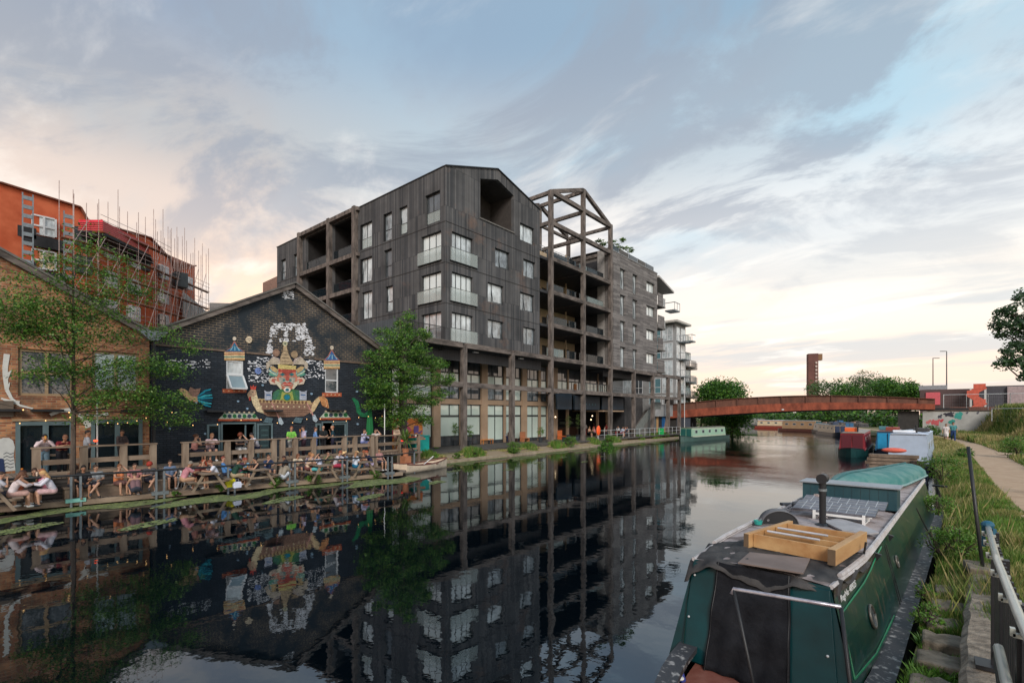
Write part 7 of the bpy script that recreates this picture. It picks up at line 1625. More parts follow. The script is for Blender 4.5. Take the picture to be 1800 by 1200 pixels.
for i, (lb, px, py, r) in enumerate((('bright green plant sprouting from the deck edge near the third post pair', 497, 857, .4), ('bright green plant on the deck edge before the leaning drinkers', 550, 848, .38), ('small plant at the deck edge near the grey boat landing', 668, 840, .3), ('tiny green plant low on the deck edge by the yellow bag', 405, 868, .22), ('small weed on the deck edge below the seated row', 325, 876, .15))):
 p = onZ(px, py, .1); bush(lb, (dz(p.y) + .08, p.y, .08), r, [M['grass'], M['grass'], M['leaf']], 26, 120 + i, .045, group='plants on the deck edge')
def floating():
 rg = np.random.default_rng(5); C = []
 def band(n, y0, y1, off0, off1, cut):
  y = rg.uniform(y0, y1, n); u = rg.uniform(off0, off1, n); x = np.array([(dz(q) if q < 18 else Lb(q) + .1) for q in y]) + u
  k = np.sin(x * 2.3 + y * .5) + np.sin(y * .9 - x * 1.1 + 1) + .8 * np.sin(y * 2.1 + x * 3); m = k > cut + (u / off1) * 1.2; C.append(np.stack([x[m], y[m]], 1))
 band(26000, -4, 18, .0, 2.4, -1.0); band(26000, 1, 20, 1.5, 6.5, .8); band(20000, 18, 60, 0, 2.8, -.8); band(14000, 18, 50, 2, 8, 1.2); band(5000, 50, 82, 0, 5, .8)
 C = np.concatenate(C); n = len(C); th = rg.uniform(0, PI, n); s = rg.uniform(.03, .11, n); z = .006 + rg.uniform(0, .008, n); V = np.zeros((n, 4, 3))
 for i, (a, b) in enumerate(((1, 0), (0, .6), (-1, 0), (0, -.6))): V[:, i, 0] = C[:, 0] + s * (a * np.cos(th) - b * np.sin(th)); V[:, i, 1] = C[:, 1] + s * (a * np.sin(th) + b * np.cos(th)); V[:, i, 2] = z
 cards('floating_weed', V.reshape(-1, 3), [mat('duckweed', (.11, .16, .04), .7, col2=(.27, .32, .11)), mat('dull_weed', (.09, .11, .04), .8, col2=(.20, .22, .11))], None, 'stuff', seed=3)
floating()
# furniture
def picnic_table():
 t = thing('picnic_table', 'x', 'picnic table', (0, 0, 0), group='wooden picnic tables on the low deck'); g = MB(); g.box(-.85, .85, -.36, .36, .72, .77); g.build('table_top', M['timber'], t)
 for s in (-1, 1): g = MB(); g.box(-.85, .85, s * .72 - .13, s * .72 + .13, .42, .46); g.build('bench', M['timber'], t)
 for x in (-.6, .6):
  for s in (-1, 1): g = MB(); g.bar((x + .03 * s, s * .22, .72), (x + .03 * s, s * .66, 0), .05, .10); g.build('leg', M['timber_v'], t)
  g = MB(); g.box(x - .06, x - .01, -.80, .80, .33, .42); g.build('crossbar', M['timber_v'], t)
 return t
pt = picnic_table(); first = [True]
def place_table(x, y, label, rz=0):
 o = pt if first[0] else dup(pt); first[0] = False; o.location = (x, y, .25); o.rotation_euler = (0, 0, rz); o['label'] = label
TB = {'a': (-24.95, 1.35), 'b': (-24.75, 8.05), 'c': (-24.6, 10.15), 'd': (-24.15, 13.15), 'e': (-24.1, 15.45)}
for k, lb in (('a', 'picnic table at the far left of the low deck'), ('b', 'picnic table with the man in a pink shirt and the man in a white tee'), ('c', 'picnic table beside the yellow bag'), ('d', 'picnic table just right of the plant on the deck edge'), ('e', 'last picnic table, nearest the palm')): place_table(*TB[k], lb)
def obj_tag(g, name, m, label, cat, group=None, **k): return tag(g.build(name, m, **k), label, cat, group)
t = thing('timber_bench', 'long weathered timber box bench against the upper deck with five people on it', 'bench', (-25.9, 5, .25)); g = MB(); g.box(-26.2, -25.75, 3.5, 6.9, .25, .68); g.build('box', M['timber'], t); g = MB(); g.box(-26.23, -25.7, 3.45, 6.95, .685, .73); g.build('seat', M['timber'], t)
for (x, y, lb) in ((-27.35, 8.5, 'high table on the upper deck beside the man in pink and white'), (-27.35, 11.0, 'high table on the upper deck left of the man in the green tee'), (-27.4, 16.3, 'table on the upper deck beside the closed green parasol'), (-27.3, 3.4, 'table behind the man in the maroon jersey')):
 t = thing('terrace_table', lb, 'table', (x, y, 1.2), group='terrace tables on the upper deck'); g = MB(); g.box(x - .35, x + .35, y - .5, y + .5, 1.92, 1.96); g.build('table_top', M['timber'], t)
 for a in (-.3, .3):
  for b in (-.42, .42): g = MB(); g.box(x + a - .03, x + a + .03, y + b - .03, y + b + .03, 1.2, 1.92); g.build('leg', M['timber_v'], t)
for (x, y, lb) in ((-26.05, 7.35, 'white folding chair, leftmost of the stack beside the black wall'), (-26.05, 7.6, 'white folding chair in the middle of the stack'), (-26.05, 7.85, 'white folding chair at the right end of the stack')):
 t = thing('folding_chair', lb, 'chair', (x, y, .25), group='white folding chairs stacked on the low deck')
 for s in (-.18, .18):
  g = MB(); g.bar((x + s, y - .05, .25), (x + s, y + .12, 1.05), .03); g.build('side_frame', M['white'], t)
 g = MB(); g.bar((x - .18, y + .10, 1.0), (x + .18, y + .10, 1.0), .03, .12); g.bar((x - .18, y + .07, .85), (x + .18, y + .07, .85), .02, .06); g.build('backrest', M['white'], t); g = MB(); g.obox((x, y + .0, .62), (.34, .05, .3), Matrix.Rotation(.1, 3, 'X')); g.build('seat', M['white'], t)
p = onX(650, 770, -27.7); t = thing('closed_parasol', 'closed bottle green parasol on the upper deck', 'parasol', (p.x, p.y, 1.2)); g = MB(); prof = [(.03, 2.1), (.17, 2.2), (.19, 2.6), (.16, 3.2), (.10, 3.9), (.05, 4.25), (.01, 4.3)]; n = 18; vs = []
for r, z in prof: vs += [(p.x + r * (1 + .22 * (i % 2)) * math.cos(2 * PI * i / n), p.y + r * (1 + .22 * (i % 2)) * math.sin(2 * PI * i / n), z) for i in range(n)]
g.add(vs, [(j * n + i, j * n + (i + 1) % n, (j + 1) * n + (i + 1) % n, (j + 1) * n + i) for j in range(len(prof) - 1) for i in range(n)]); g.build('canopy', paint(srgb(10, 105, 55), .7), t); g = MB(); g.tube((p.x, p.y, 1.2), (p.x, p.y, 4.45), .03); g.build('pole', M['timber_v'], t)
for px, y0, lb in ((171, 700, 'thin white pole on the upper deck before the red brick pub'), (676, 710, 'thin white pole on the upper deck near the palm')):
 a, b = onX(px, y0, -26.6), onX(px, 790, -26.6); g = MB(); g.tube((a.x, a.y, a.z), (a.x, a.y, 1.2), .03); obj_tag(g, 'white_pole', M['white'], lb, 'pole', smooth=True)
t = thing('wheeled_bin', 'turquoise wheeled bin beside the end of the timber railing', 'bin', (-29.0, 22.6, .7)); bm_ = paint(srgb(0, 175, 165), .5); g = MB(); g.box(-29.5, -28.55, 23.0, 24.3, .85, 1.95); g.build('body', bm_, t, bevel=.03); g = MB(); g.box(-29.55, -28.5, 22.95, 24.35, 1.96, 2.05); g.build('lid', bm_, t, bevel=.02)
for a in (-29.4, -28.65):
 for b in (23.15, 24.15): g = MB(); g.tube((a - .03, b, .78), (a + .03, b, .78), .08); g.build('wheel', M['black_metal'], t)
g = MB(); g.box(-28.545, -28.54, 23.2, 23.9, 1.75, 1.84); g.build('orange_strip', paint(srgb(230, 120, 70)), t)
t = thing('painted_panel', 'bright abstract painted hoarding in orange, pink, blue and yellow behind the bin', 'painted hoarding', (-30.6, 24.5, .7)); g = MB(); g.box(-31.0, -30.9, 22.2, 25.6, .7, 3.3); g.build('panel', paint(srgb(240, 130, 50)), t); rg = random.Random(12)
for i in range(26):
 g = MB(); y, z = rg.uniform(22.4, 25.2), rg.uniform(1.4, 3.1); n = rg.randint(4, 7); pts = [(-30.898 + i * .0008, min(25.58, max(22.22, y + rg.uniform(.2, .55) * math.cos(2 * PI * k / n))), min(3.28, z + rg.uniform(.12, .4) * math.sin(2 * PI * k / n))) for k in range(n)]; g.prism(pts, (.006, 0, 0)); g.build('painted_shape', paint(srgb(*rg.choice([(240, 130, 50), (225, 90, 120), (60, 150, 180), (240, 190, 60), (200, 70, 60), (120, 90, 160), (250, 160, 90), (60, 170, 130)]))), t)
t = thing('market_table', 'table with a red cloth and small goods before the painted hoarding', 'table', (-27.9, 20.6, 1)); g = MB(); g.box(-28.3, -27.5, 20.9, 22.9, 1.98, 2.02); g.build('top', paint(srgb(200, 60, 50)), t)
for y in (21, 22.8): g = MB(); g.box(-27.9, -27.84, y - .03, y + .03, 1.1, 1.98); g.build('leg', M['grey_metal'], t)
for i in range(7): g = MB(); c = (-27.8, 21.1 + i * .27, 2.08); g.ball(c, .07 + .02 * (i % 3), (1, 1, 1.1)); obj_tag(g, 'small_ornament', paint(srgb(*[(200, 60, 60), (220, 200, 180), (40, 90, 160), (230, 170, 60), (90, 60, 50), (220, 220, 215), (180, 60, 90)][i])), ('red', 'beige', 'blue', 'yellow', 'brown', 'white', 'magenta')[i] + ' rounded ornament on the red topped table', 'ornament', 'ornaments on the red topped table', smooth=True)
p = onX(706, 776, -27.2); g = MB(); g.ball((p.x, p.y, p.z), .13, (1, 1, .9)); obj_tag(g, 'red_lantern', emit_mat('red_lantern_glow', (1, .05, .03), 1.0), 'round red lantern beside the palm', 'lantern', smooth=True)
p = onX(168, 776, -26.45); g = MB(); g.ball((p.x, p.y, p.z + .04), .06, (1.3, 1.3, .8)); obj_tag(g, 'red_lamp', emit_mat('red_lamp_glow', (1, .09, .03), 1.5), 'small glowing red lamp on the rail beside the man in grey', 'lamp', smooth=True)
def bag(label, px, py, z, s, col, X=None, h=.4, name='bag'):
 p = onX(px, py, X) if X else onZ(px, py, z); t = thing(name, label, 'bag', (p.x, p.y, z)); g = MB(); y = p.y; g.add([(p.x + a * s * .5, y + b * s * .5 * w, z + c) for c, w in ((.0, .9), (h * .6, 1.05), (h, .8)) for a, b in ((-.5, -1), (.5, -1), (.5, 1), (-.5, 1))], [(0, 3, 2, 1)] + [(j * 4 + i, j * 4 + (i + 1) % 4, j * 4 + 4 + (i + 1) % 4, j * 4 + 4 + i) for j in (0, 1) for i in range(4)] + [(8, 9, 10, 11)]); g.build('body', paint(srgb(*col)), t, bevel=.02)
 g = MB(); g.pipe([(p.x, y - s * .2, z + h), (p.x, y - s * .15, z + h + .12), (p.x, y + s * .15, z + h + .12), (p.x, y + s * .2, z + h)], .012, 5); g.build('handle', paint(srgb(*[int(c * .7) for c in col])), t)
bag('bright yellow tote bag standing on the low deck', 405, 856, .25, .42, (215, 205, 30)); bag('white plastic bag beside the yellow tote', 417, 857, .25, .34, (210, 215, 235), h=.28); bag('orange bag under the fourth picnic table', 561, 832, .25, .34, (235, 150, 30), h=.3); bag('dark rucksack on the deck before the seated row', 240, 866, .25, .4, (60, 70, 85), h=.5, name='rucksack'); bag('mint green bag on the lap of the person in navy', 652, 812, .62, .4, (120, 215, 190), h=.28)
def quay_bench(px, py, label, col, w=1.5, X=None):
 p = onZ(px, py, .7); t = thing('quay_bench', label, 'bench', (p.x, p.y, .7), group='benches on the quay'); m_ = paint(srgb(*col)); g = MB(); g.box(p.x - .2, p.x + .2, p.y - w / 2, p.y + w / 2, 1.12, 1.17); g.build('seat', m_, t)
 for s in (-1, 1):
  for r in (-.16, .16): g = MB(); g.box(p.x + r - .02, p.x + r + .02, p.y + s * (w / 2 - .06) - .02, p.y + s * (w / 2 - .06) + .02, .7, 1.12); g.build('leg', m_, t)
quay_bench(856, 780, 'orange bench on the quay between the first two posts', (225, 140, 60)); quay_bench(773, 781, 'orange bench by the dark wall left of the first post', (200, 110, 50))
def big_chair(px, py, label, col):
 p = onZ(px, py, .7); t = thing('quay_chair', label, 'chair', (p.x, p.y, .7), group='slatted chairs on the quay'); m_ = paint(srgb(*col)); g = MB(); g.box(p.x - .3, p.x + .25, p.y - .45, p.y + .45, 1.05, 1.12); g.build('seat', m_, t); g = MB(); g.box(p.x - .36, p.x - .3, p.y - .45, p.y + .45, 1.12, 1.75); g.build('backrest', m_, t)
 for s in (-1, 1): g = MB(); g.box(p.x - .34, p.x + .24, p.y + s * .42 - .03, p.y + s * .42 + .03, .7, 1.04); g.build('leg', m_, t)
big_chair(923, 776, 'brown plywood chair right of the second post', (170, 110, 75)); big_chair(988, 772, 'orange slatted chair beside the dark planter', (190, 100, 50)); big_chair(868, 776, 'dark brown chair beside the seated man in white', (95, 60, 50)); big_chair(902, 777, 'dark chair right behind the seated man in white', (80, 60, 55))
t = thing('curved_shelter', 'low brown curved shelter on the quay left of the seated man', 'shelter', (-31.5, 34, .7)); p = onZ(862, 777, .7); g = MB(); n = 12; g.add([(p.x - .5 + a, p.y + .7 * math.cos(PI * i / n), .7 + .75 * math.sin(PI * i / n)) for a in (0, .5) for i in range(n + 1)], [(i, i + 1, n + 2 + i, n + 1 + i) for i in range(n)] + [tuple(range(n + 1))]); g.build('shell', mat('bent_ply', (.22, .13, .08), .7), t)
def pot_plant(px, py, label, kind, h, z=.7, col=(50, 55, 60)):
 p = onZ(px, py, z); t = thing('potted_plant', label, 'potted plant', (p.x, p.y, z), group='potted plants on the quay'); g = MB(); g.lathe((p.x, p.y, z), [(.18, 0), (.26, .5), (.28, .55), (.22, .55)], 12); g.build('pot', paint(srgb(*col)), t); mats = {'red': [mat('copper_leaves', (.12, .02, .025), .6, col2=(.2, .04, .04))], 'green': [M['leaf2'], M['leaf']], 'olive': [M['leaf2'], M['leaf_pale']]}[kind]
 g = MB(); g.tube((p.x, p.y, z + .5), (p.x, p.y, z + h * .6), .03, .015); g.build('stem', M['bark'], t); cards('leaves', leaf_cloud([((p.x, p.y, z + h * .72), (.35, .35, h * .3), 34)], int(px), .05, .8, .16, 16), mats, t)
pot_plant(857, 776, 'copper leaved shrub in a pot before the tan pier', 'red', 2.7); pot_plant(800, 783, 'tall thin pot plant left of the first post', 'green', 2.2); pot_plant(825, 784, 'small pot plant right of the first post', 'green', 2.0); pot_plant(999, 772, 'bushy pale shrub left of the fourth post', 'olive', 2.9); pot_plant(1016, 772, 'second bushy pale shrub close by the fourth post', 'olive', 2.8); pot_plant(950, 777, 'dark pot plant by the third post', 'green', 1.6)
p = onZ(1003, 775, .7); g = MB(); g.box(p.x - .35, p.x + .35, p.y - 1.1, p.y + 1.1, .7, 1.15); obj_tag(g, 'dark_planter', paint(srgb(40, 48, 55)), 'long dark planter box before the cafe, right of the orange slatted chair', 'planter', bevel=.03)
t = thing('cafe_rail', 'pale metal rail along the quay edge before the cafe crowd', 'railing', (-29.0, 60, .7)); ys = [49.8 + i * 1.55 for i in range(17)]
g = MB(); [g.pipe([(-29.05, ys[0], z), (-29.05, ys[-1], z)], .022, 5) for z in (1.2, 1.72)]; g.build('rail', M['pale_metal'], t)
for y in ys: g = MB(); g.tube((-29.05, y, .7), (-29.05, y, 1.72), .028, n=6); g.build('post', M['pale_metal'], t)
p = onX(1052, 758, -28.95); t = thing('life_ring', 'orange lifebuoy housing on a short post at the quay edge', 'lifebuoy', (p.x, p.y, .7)); g = MB(); g.ball((p.x, p.y, 1.75), .50, (.25, .85, 1.15), 14, 9); g.build('housing', paint(srgb(255, 95, 35), .4), t, smooth=True); g = MB(); g.tube((p.x, p.y, .6), (p.x, p.y, 1.3), .035); g.build('post', M['pale_metal'], t); g = MB(); g.ball((p.x + .02, p.y, 1.72), .2, (.6, .5, 1), 10, 6); g.build('cover', paint(srgb(240, 130, 90), .5), t)
p = onX(1162, 760, -29.3); g = MB(); g.box(p.x - .3, p.x + .3, p.y - .35, p.y + .35, .7, 1.6); obj_tag(g, 'green_bin', paint(srgb(30, 170, 90)), 'small bright green bin by the outdoor staircase', 'bin', bevel=.04)
for i, (px, py) in enumerate(((1040, 768), (1062, 768), (1090, 766), (1108, 765), (1075, 769))):
 p = onZ(px, py, .7); t = thing('cafe_table', ('leftmost', 'second', 'fourth', 'rightmost', 'third')[i] + ' small cafe table from the left behind the pale rail', 'table', (p.x, p.y, .7), group='cafe tables behind the pale rail'); g = MB(); g.lathe((p.x, p.y, 1.4), [(.4, 0), (.4, .04)], 10); g.build('table_top', M['timber'], t); g = MB(); g.tube((p.x, p.y, .7), (p.x, p.y, 1.4), .04); g.build('stand', M['black_metal'], t)
def lights(label, pts, n):
 t = thing('string_lights', label, 'string lights', tuple(pts[0])); g = MB(); q = []
 for a, b in zip(pts[:-1], pts[1:]):
  a, b = Vector(a), Vector(b); q += [a.lerp(b, i / 8) - Vector((0, 0, .35 * math.sin(PI * i / 8))) for i in range(8)]
 q.append(Vector(pts[-1])); g.pipe(q, .008, 4); g.build('cable', M['rope'], t)
 for i in range(n):
  k = (i + .5) / n * (len(q) - 1); c = q[int(k)].lerp(q[int(k) + 1], k - int(k)) - Vector((0, 0, .05)); g = MB(); g.ball(c, .020, (1, 1, 1.3), 8, 5); g.build('bulb', M['bulb'], t, smooth=True)
lights('strings of small warm bulbs over the doors of the red brick pub', [(-28.3, -1, 3.6), (-28.3, 4.4, 3.6), (-28.3, 6.9, 3.55)], 14); lights('string of warm bulbs across the front of the black pub', [(-28.2, 7, 3.4), (-27, 11, 3.5), (-28.2, 15, 3.5), (-27.4, 18, 3.6), (-28, 20.5, 4)], 16); lights('string of warm bulbs hung from the left tree to the black pub', [(-25.9, 1.7, 4.0), (-26.3, 5, 4.1), (-28.2, 8.3, 3.9)], 5)
# people
POSES = {}
def _v(*a): return Vector(a)
def pose(kind):
 """joints of a 1.72 m adult facing +Y, ground at z = 0 (seat at .45)"""
 J = dict(P=_v(0, 0, .93), W=_v(0, 0, 1.08), C=_v(0, .0, 1.27), N=_v(0, .0, 1.45), H=_v(0, .03, 1.61), SL=_v(-.18, 0, 1.39), SR=_v(.18, 0, 1.39), EL=_v(-.25, -.03, 1.12), ER=_v(.25, -.03, 1.12), HL=_v(-.26, .06, .87), HR=_v(.26, .06, .87),
             KL=_v(-.10, .03, .50), KR=_v(.10, .03, .50), AL=_v(-.10, 0, .08), AR=_v(.11, 0, .08), look=_v(0, 1, 0))
 def up(**k): J.update({a: _v(*b) for a, b in k.items()})
 if kind == 'stand_drink': up(ER=(.24, .10, 1.14), HR=(.08, .17, 1.40), HL=(-.2, .2, 1.02), EL=(-.25, 0, 1.12))
 elif kind == 'stand_talk': up(ER=(.25, .06, 1.12), HR=(.08, .26, 1.10), EL=(-.25, .06, 1.12), HL=(-.06, .26, 1.12), look=(.5, 1, 0))
 elif kind == 'lean': up(P=(0, -.22, .91), W=(0, -.16, 1.04), C=(0, -.04, 1.17), N=(0, .08, 1.31), H=(0, .16, 1.45), SL=(-.19, .04, 1.26), SR=(.19, .04, 1.26), EL=(-.26, .18, 1.12), ER=(.26, .18, 1.12), HL=(-.03, .30, 1.17), HR=(.05, .32, 1.16), KL=(-.1, -.16, .49), KR=(.1, -.12, .49), AL=(-.1, -.2, .08), AR=(.12, -.1, .08))
 elif kind == 'lean_drink': up(P=(0, -.22, .91), W=(0, -.16, 1.04), C=(0, -.05, 1.18), N=(0, .05, 1.33), H=(0, .11, 1.49), SL=(-.19, .02, 1.28), SR=(.19, .02, 1.28), EL=(-.27, .18, 1.13), ER=(.27, .18, 1.16), HL=(-.08, .24, 1.38), HR=(.06, .25, 1.40), KL=(-.1, -.16, .49), KR=(.1, -.12, .49), AL=(-.1, -.2, .08), AR=(.12, -.1, .08))
 elif kind == 'walk': up(KL=(-.1, .20, .52), AL=(-.1, .30, .10), KR=(.1, .0, .50), AR=(.1, -.30, .14), HL=(-.26, -.12, .90), HR=(.26, .22, .92), EL=(-.24, -.12, 1.13))
 elif kind.startswith('sit'):
  up(P=(0, 0, .53), W=(0, .01, .68), C=(0, .04, .87), N=(0, .06, 1.05), H=(0, .10, 1.21), SL=(-.18, .05, .99), SR=(.18, .05, .99), EL=(-.25, .10, .74), ER=(.25, .10, .74), HL=(-.12, .34, .66), HR=(.12, .34, .66), KL=(-.13, .43, .52), KR=(.13, .43, .52), AL=(-.13, .40, .08), AR=(.13, .44, .08))
  if kind == 'sit_table': up(C=(0, .12, .86), N=(0, .19, 1.02), H=(0, .27, 1.17), SL=(-.18, .17, .97), SR=(.18, .17, .97), EL=(-.27, .36, .80), ER=(.27, .36, .80), HL=(-.05, .52, .82), HR=(.08, .53, .83))
  if kind == 'sit_drink': up(ER=(.27, .22, .80), HR=(.07, .24, 1.06), EL=(-.25, .24, .78), HL=(-.06, .42, .80), look=(.3, 1, 0))
  if kind == 'sit_cross': up(KL=(-.05, .46, .60), AL=(.20, .60, .26), KR=(.08, .43, .50), AR=(-.08, .44, .08), HL=(-.10, .32, .72), HR=(.12, .30, .78), look=(-.6, 1, 0))
  if kind == 'sit_back': up(C=(0, -.06, .87), N=(0, -.10, 1.05), H=(0, -.08, 1.22), SL=(-.18, -.10, .99), SR=(.18, -.10, .99), EL=(-.30, -.10, .76), HL=(-.3, .1, .6), look=(.8, 1, .1))
  if kind == 'sit_head': up(EL=(-.27, .28, .98), HL=(-.10, .12, 1.25), ER=(.24, .28, .78), HR=(.06, .48, .80))
 elif kind == 'crouch': up(P=(0, 0, .28), W=(0, .05, .42), C=(0, .12, .60), N=(0, .18, .76), H=(0, .24, .90), SL=(-.18, .14, .71), SR=(.18, .14, .71), EL=(-.24, .28, .50), ER=(.24, .28, .50), HL=(-.08, .44, .50), HR=(.1, .44, .48), KL=(-.16, .36, .52), KR=(.16, .36, .50), AL=(-.14, .26, .08), AR=(.14, .24, .08))
 return J
def capsule(g, a, b, r0, r1, n=10):
 g.tube(a, b, r0, r1, n); g.ball(a, r0, n=n, m=6); g.ball(b, r1, n=n, m=6)
def fused(g, name, voxel, mats, extra=None):
 me = bpy.data.meshes.new(name); me.from_pydata(g.v, [], g.f); bm = bmesh.new(); bm.from_mesh(me); bmesh.ops.recalc_face_normals(bm, faces=bm.faces); bm.to_mesh(me); bm.free()
 o = bpy.data.objects.new(name, me); COL.objects.link(o); m = o.modifiers.new('r', 'REMESH'); m.mode = 'VOXEL'; m.voxel_size = voxel; s = o.modifiers.new('s', 'SMOOTH'); s.iterations = 4; s.factor = .5
 dg = bpy.context.evaluated_depsgraph_get(); out = bpy.data.meshes.new_from_object(o.evaluated_get(dg)); bpy.data.objects.remove(o)
 for m_ in mats: out.materials.append(m_)
 if extra:
  bm = bmesh.new(); bm.from_mesh(out)
  for e, mi in extra:
   vs = [bm.verts.new(v) for v in e.v]
   for f in e.f:
    try: q = bm.faces.new([vs[i] for i in f]); q.material_index = mi
    except ValueError: pass
  bmesh.ops.recalc_face_normals(bm, faces=bm.faces); bm.to_mesh(out); bm.free()
 for p in out.polygons: p.use_smooth = True
 return out
SKIN = [mat('skin_light', (.45, .25, .165), .55, var=.06), mat('skin_tan', (.34, .17, .10), .55, var=.06), mat('skin_deep', (.16, .08, .05), .55, var=.06)]
EYE_M = paint((.02, .015, .015), .3); LIP_M = paint((.33, .10, .09), .5); SHOE = [paint((.03, .03, .035)), paint((.6, .6, .6)), paint((.25, .15, .09))]
def hand(g, w, d, palm_n, side):
 """five separate, bent, unequal fingers on a small palm; d points along the forearm"""
 d = d.normalized(); a = d.cross(palm_n).normalized() * side
 for i, (o, L) in enumerate(((-.030, .062), (-.010, .074), (.010, .070), (.029, .056))):
  p = w + d * .075 + a * o; q = p + d * L * .55 + palm_n * -.008; e = q + d * L * .35 - palm_n * .028; g.pipe([p - d * .02, p, q, e], [.010, .0095, .0085, .006], 5)
 p = w + d * .03 - a * .034; g.pipe([p, p + d * .03 - a * .022, p + d * .055 - a * .022 - palm_n * .018], [.012, .0105, .007], 5)
def body_mesh(kind, tone):
 key = ('body', kind, tone)
 if key in POSES: return POSES[key]
 J = pose(kind); g = MB(); up = (J['H'] - J['N']).normalized(); look = J['look'].normalized(); look = (look - up * look.dot(up)).normalized(); rt = look.cross(up)
 H = J['H']; M3 = Matrix((rt, look, up)).transposed(); g.ball(H + up * .015, .098, (.80, .98, 1.12), 14, 10, M3); g.ball(H - up * .055 + look * .025, .062, (.85, .95, .95), 12, 8, M3)
 g.ball(H + look * .098 - up * .012, .017, (.8, 1.1, 1.3), 8, 6, M3)
 for s in (-1, 1): g.ball(H + rt * s * .082 - up * .01, .022, (.5, .9, 1.3), 8, 6, M3)
 capsule(g, J['N'] - up * .04, H - up * .05, .055, .052);
 for s in 'LR':
  S, E, W_ = J['S' + s], J['E' + s], J['H' + s]; capsule(g, S, E, .052, .040); capsule(g, E, W_, .040, .027); d = (W_ - E).normalized(); g.ball(W_ + d * .045, .040, (.85, .85, .85)); K, A = J['K' + s], J['A' + s]; hip = J['P'] + _v(-.09 if s == 'L' else .09, 0, -.02)
  capsule(g, hip, K, .088, .058); capsule(g, K, A, .056, .037); capsule(g, K.lerp(A, .28), K.lerp(A, .35), .058, .056);
  f = _v(0, 1, 0) if A.z < .2 else (A - K).normalized() * .3 + _v(0, .8, -.5); capsule(g, A + _v(0, -.02, -.02), A + f.normalized() * .14 + _v(0, 0, -.04), .036, .028)
 P, C = J['P'], J['C']
 for s in (-1, 1): capsule(g, P + _v(s * .07, 0, 0), C + _v(s * .075, 0, .0), .095, .10); capsule(g, C + _v(s * .075, 0, 0), J['N'] + _v(s * .09, 0, -.06), .10, .06)
 capsule(g, J['SL'], J['SR'], .055, .055)
 ex = MB();
 for s, sg_n in (('L', -1), ('R', 1)): W_ = J['H' + s]; d = (W_ - J['E' + s]).normalized(); pn = _v(0, 0, 1); pn = (pn - d * pn.dot(d)); pn = pn.normalized() if pn.length > .1 else _v(1, 0, 0); hand(ex, W_, d, pn, sg_n)
 ey = MB(); lp = MB()
 for s in (-1, 1): ey.ball(H + rt * s * .034 + look * .088 + up * .012, .011, (1.3, .6, .8), 8, 5, M3); ey.ball(H + rt * s * .036 + look * .092 + up * .036, .012, (1.6, .4, .35), 6, 4, M3)
 lp.ball(H + look * .085 - up * .055, .016, (1.4, .6, .45), 8, 5, M3)
 me = fused(g, 'body', .014, [SKIN[tone], EYE_M, LIP_M], [(ex, 0), (ey, 1), (lp, 2)]); POSES[key] = me; return me
def cloth(kind, part, col):
 key = (kind, part)
 if key not in POSES:
  J = pose(kind); g = MB(); P, C = J['P'], J['C']; e = .014
  if part in ('tee', 'long', 'vest', 'dress'):
   for s in (-1, 1): capsule(g, P + _v(s * .07, 0, .05), C + _v(s * .075, 0, .0), .100 + e, .103 + e); capsule(g, C + _v(s * .075, 0, 0), J['N'] + _v(s * .10, 0, -.075), .103 + e, .055 + e)
   capsule(g, J['SL'], J['SR'], .056 + e, .056 + e) if part != 'vest' else None
   for s in 'LR':
    S, E, W_ = J['S' + s], J['E' + s], J['H' + s]
    if part in ('tee', 'dress'): capsule(g, S, S.lerp(E, .62), .056 + e, .055 + e)
    if part == 'long': capsule(g, S, E, .054 + e, .044 + e); capsule(g, E, E.lerp(W_, .86), .044 + e, .034 + e)
  if part in ('shorts', 'trousers', 'skirt', 'dress'):
   capsule(g, P + _v(-.06, 0, .03), P + _v(.06, 0, .03), .118 + e, .118 + e)
   for s, q in (('L', -1), ('R', 1)):
    hip = P + _v(q * .09, 0, -.02); K, A = J['K' + s], J['A' + s]
    if part == 'trousers': capsule(g, hip, K, .092 + e, .064 + e); capsule(g, K, K.lerp(A, .93), .064 + e, .048 + e)
    else: capsule(g, hip, hip.lerp(K, .85 if part != 'shorts' else .8), .094 + e, .078 + e)
   if part in ('skirt', 'dress'):
    m0 = (J['KL'] + J['KR']) / 2; q = P.lerp(m0, .85); capsule(g, P, q, .13 + e, .10 + e); capsule(g, P + _v(-.08, 0, 0), J['KL'].lerp(P, .12), .11, .10); capsule(g, P + _v(.08, 0, 0), J['KR'].lerp(P, .12), .11, .10)
  POSES[key] = fused(g, part, .02, [M['white']])
 me = POSES[key].copy(); me.materials.clear(); me.materials.append(paint(tuple(v * .8 for v in col), .8, .3, 'cloth')); return me
HN = dict(short=[((0, -.020, .035), .103, (.86, 1.0, 1.02))], long=[((0, -.025, .032), .106, (.90, 1.0, 1.05)), ((0, -.07, -.07), .082, (1.05, .7, 1.2)), ((0, -.085, -.16), .075, (1.0, .55, 1.3))], bald=[((0, -.03, .02), .100, (.83, .95, .98))], tied=[((0, -.02, .035), .104, (.87, 1.0, 1.02)), ((0, -.125, .03), .04, (1, 1, 1))], curly=[((0, -.02, .04), .125, (.95, 1.0, 1.0)), ((-.06, -.04, 0), .07, (1, 1, 1)), ((.06, -.04, 0), .07, (1, 1, 1))])
def add(par, name, me):
 o = bpy.data.objects.new(name, me); COL.objects.link(o); o.parent = par; return o
pc = random.Random(77)
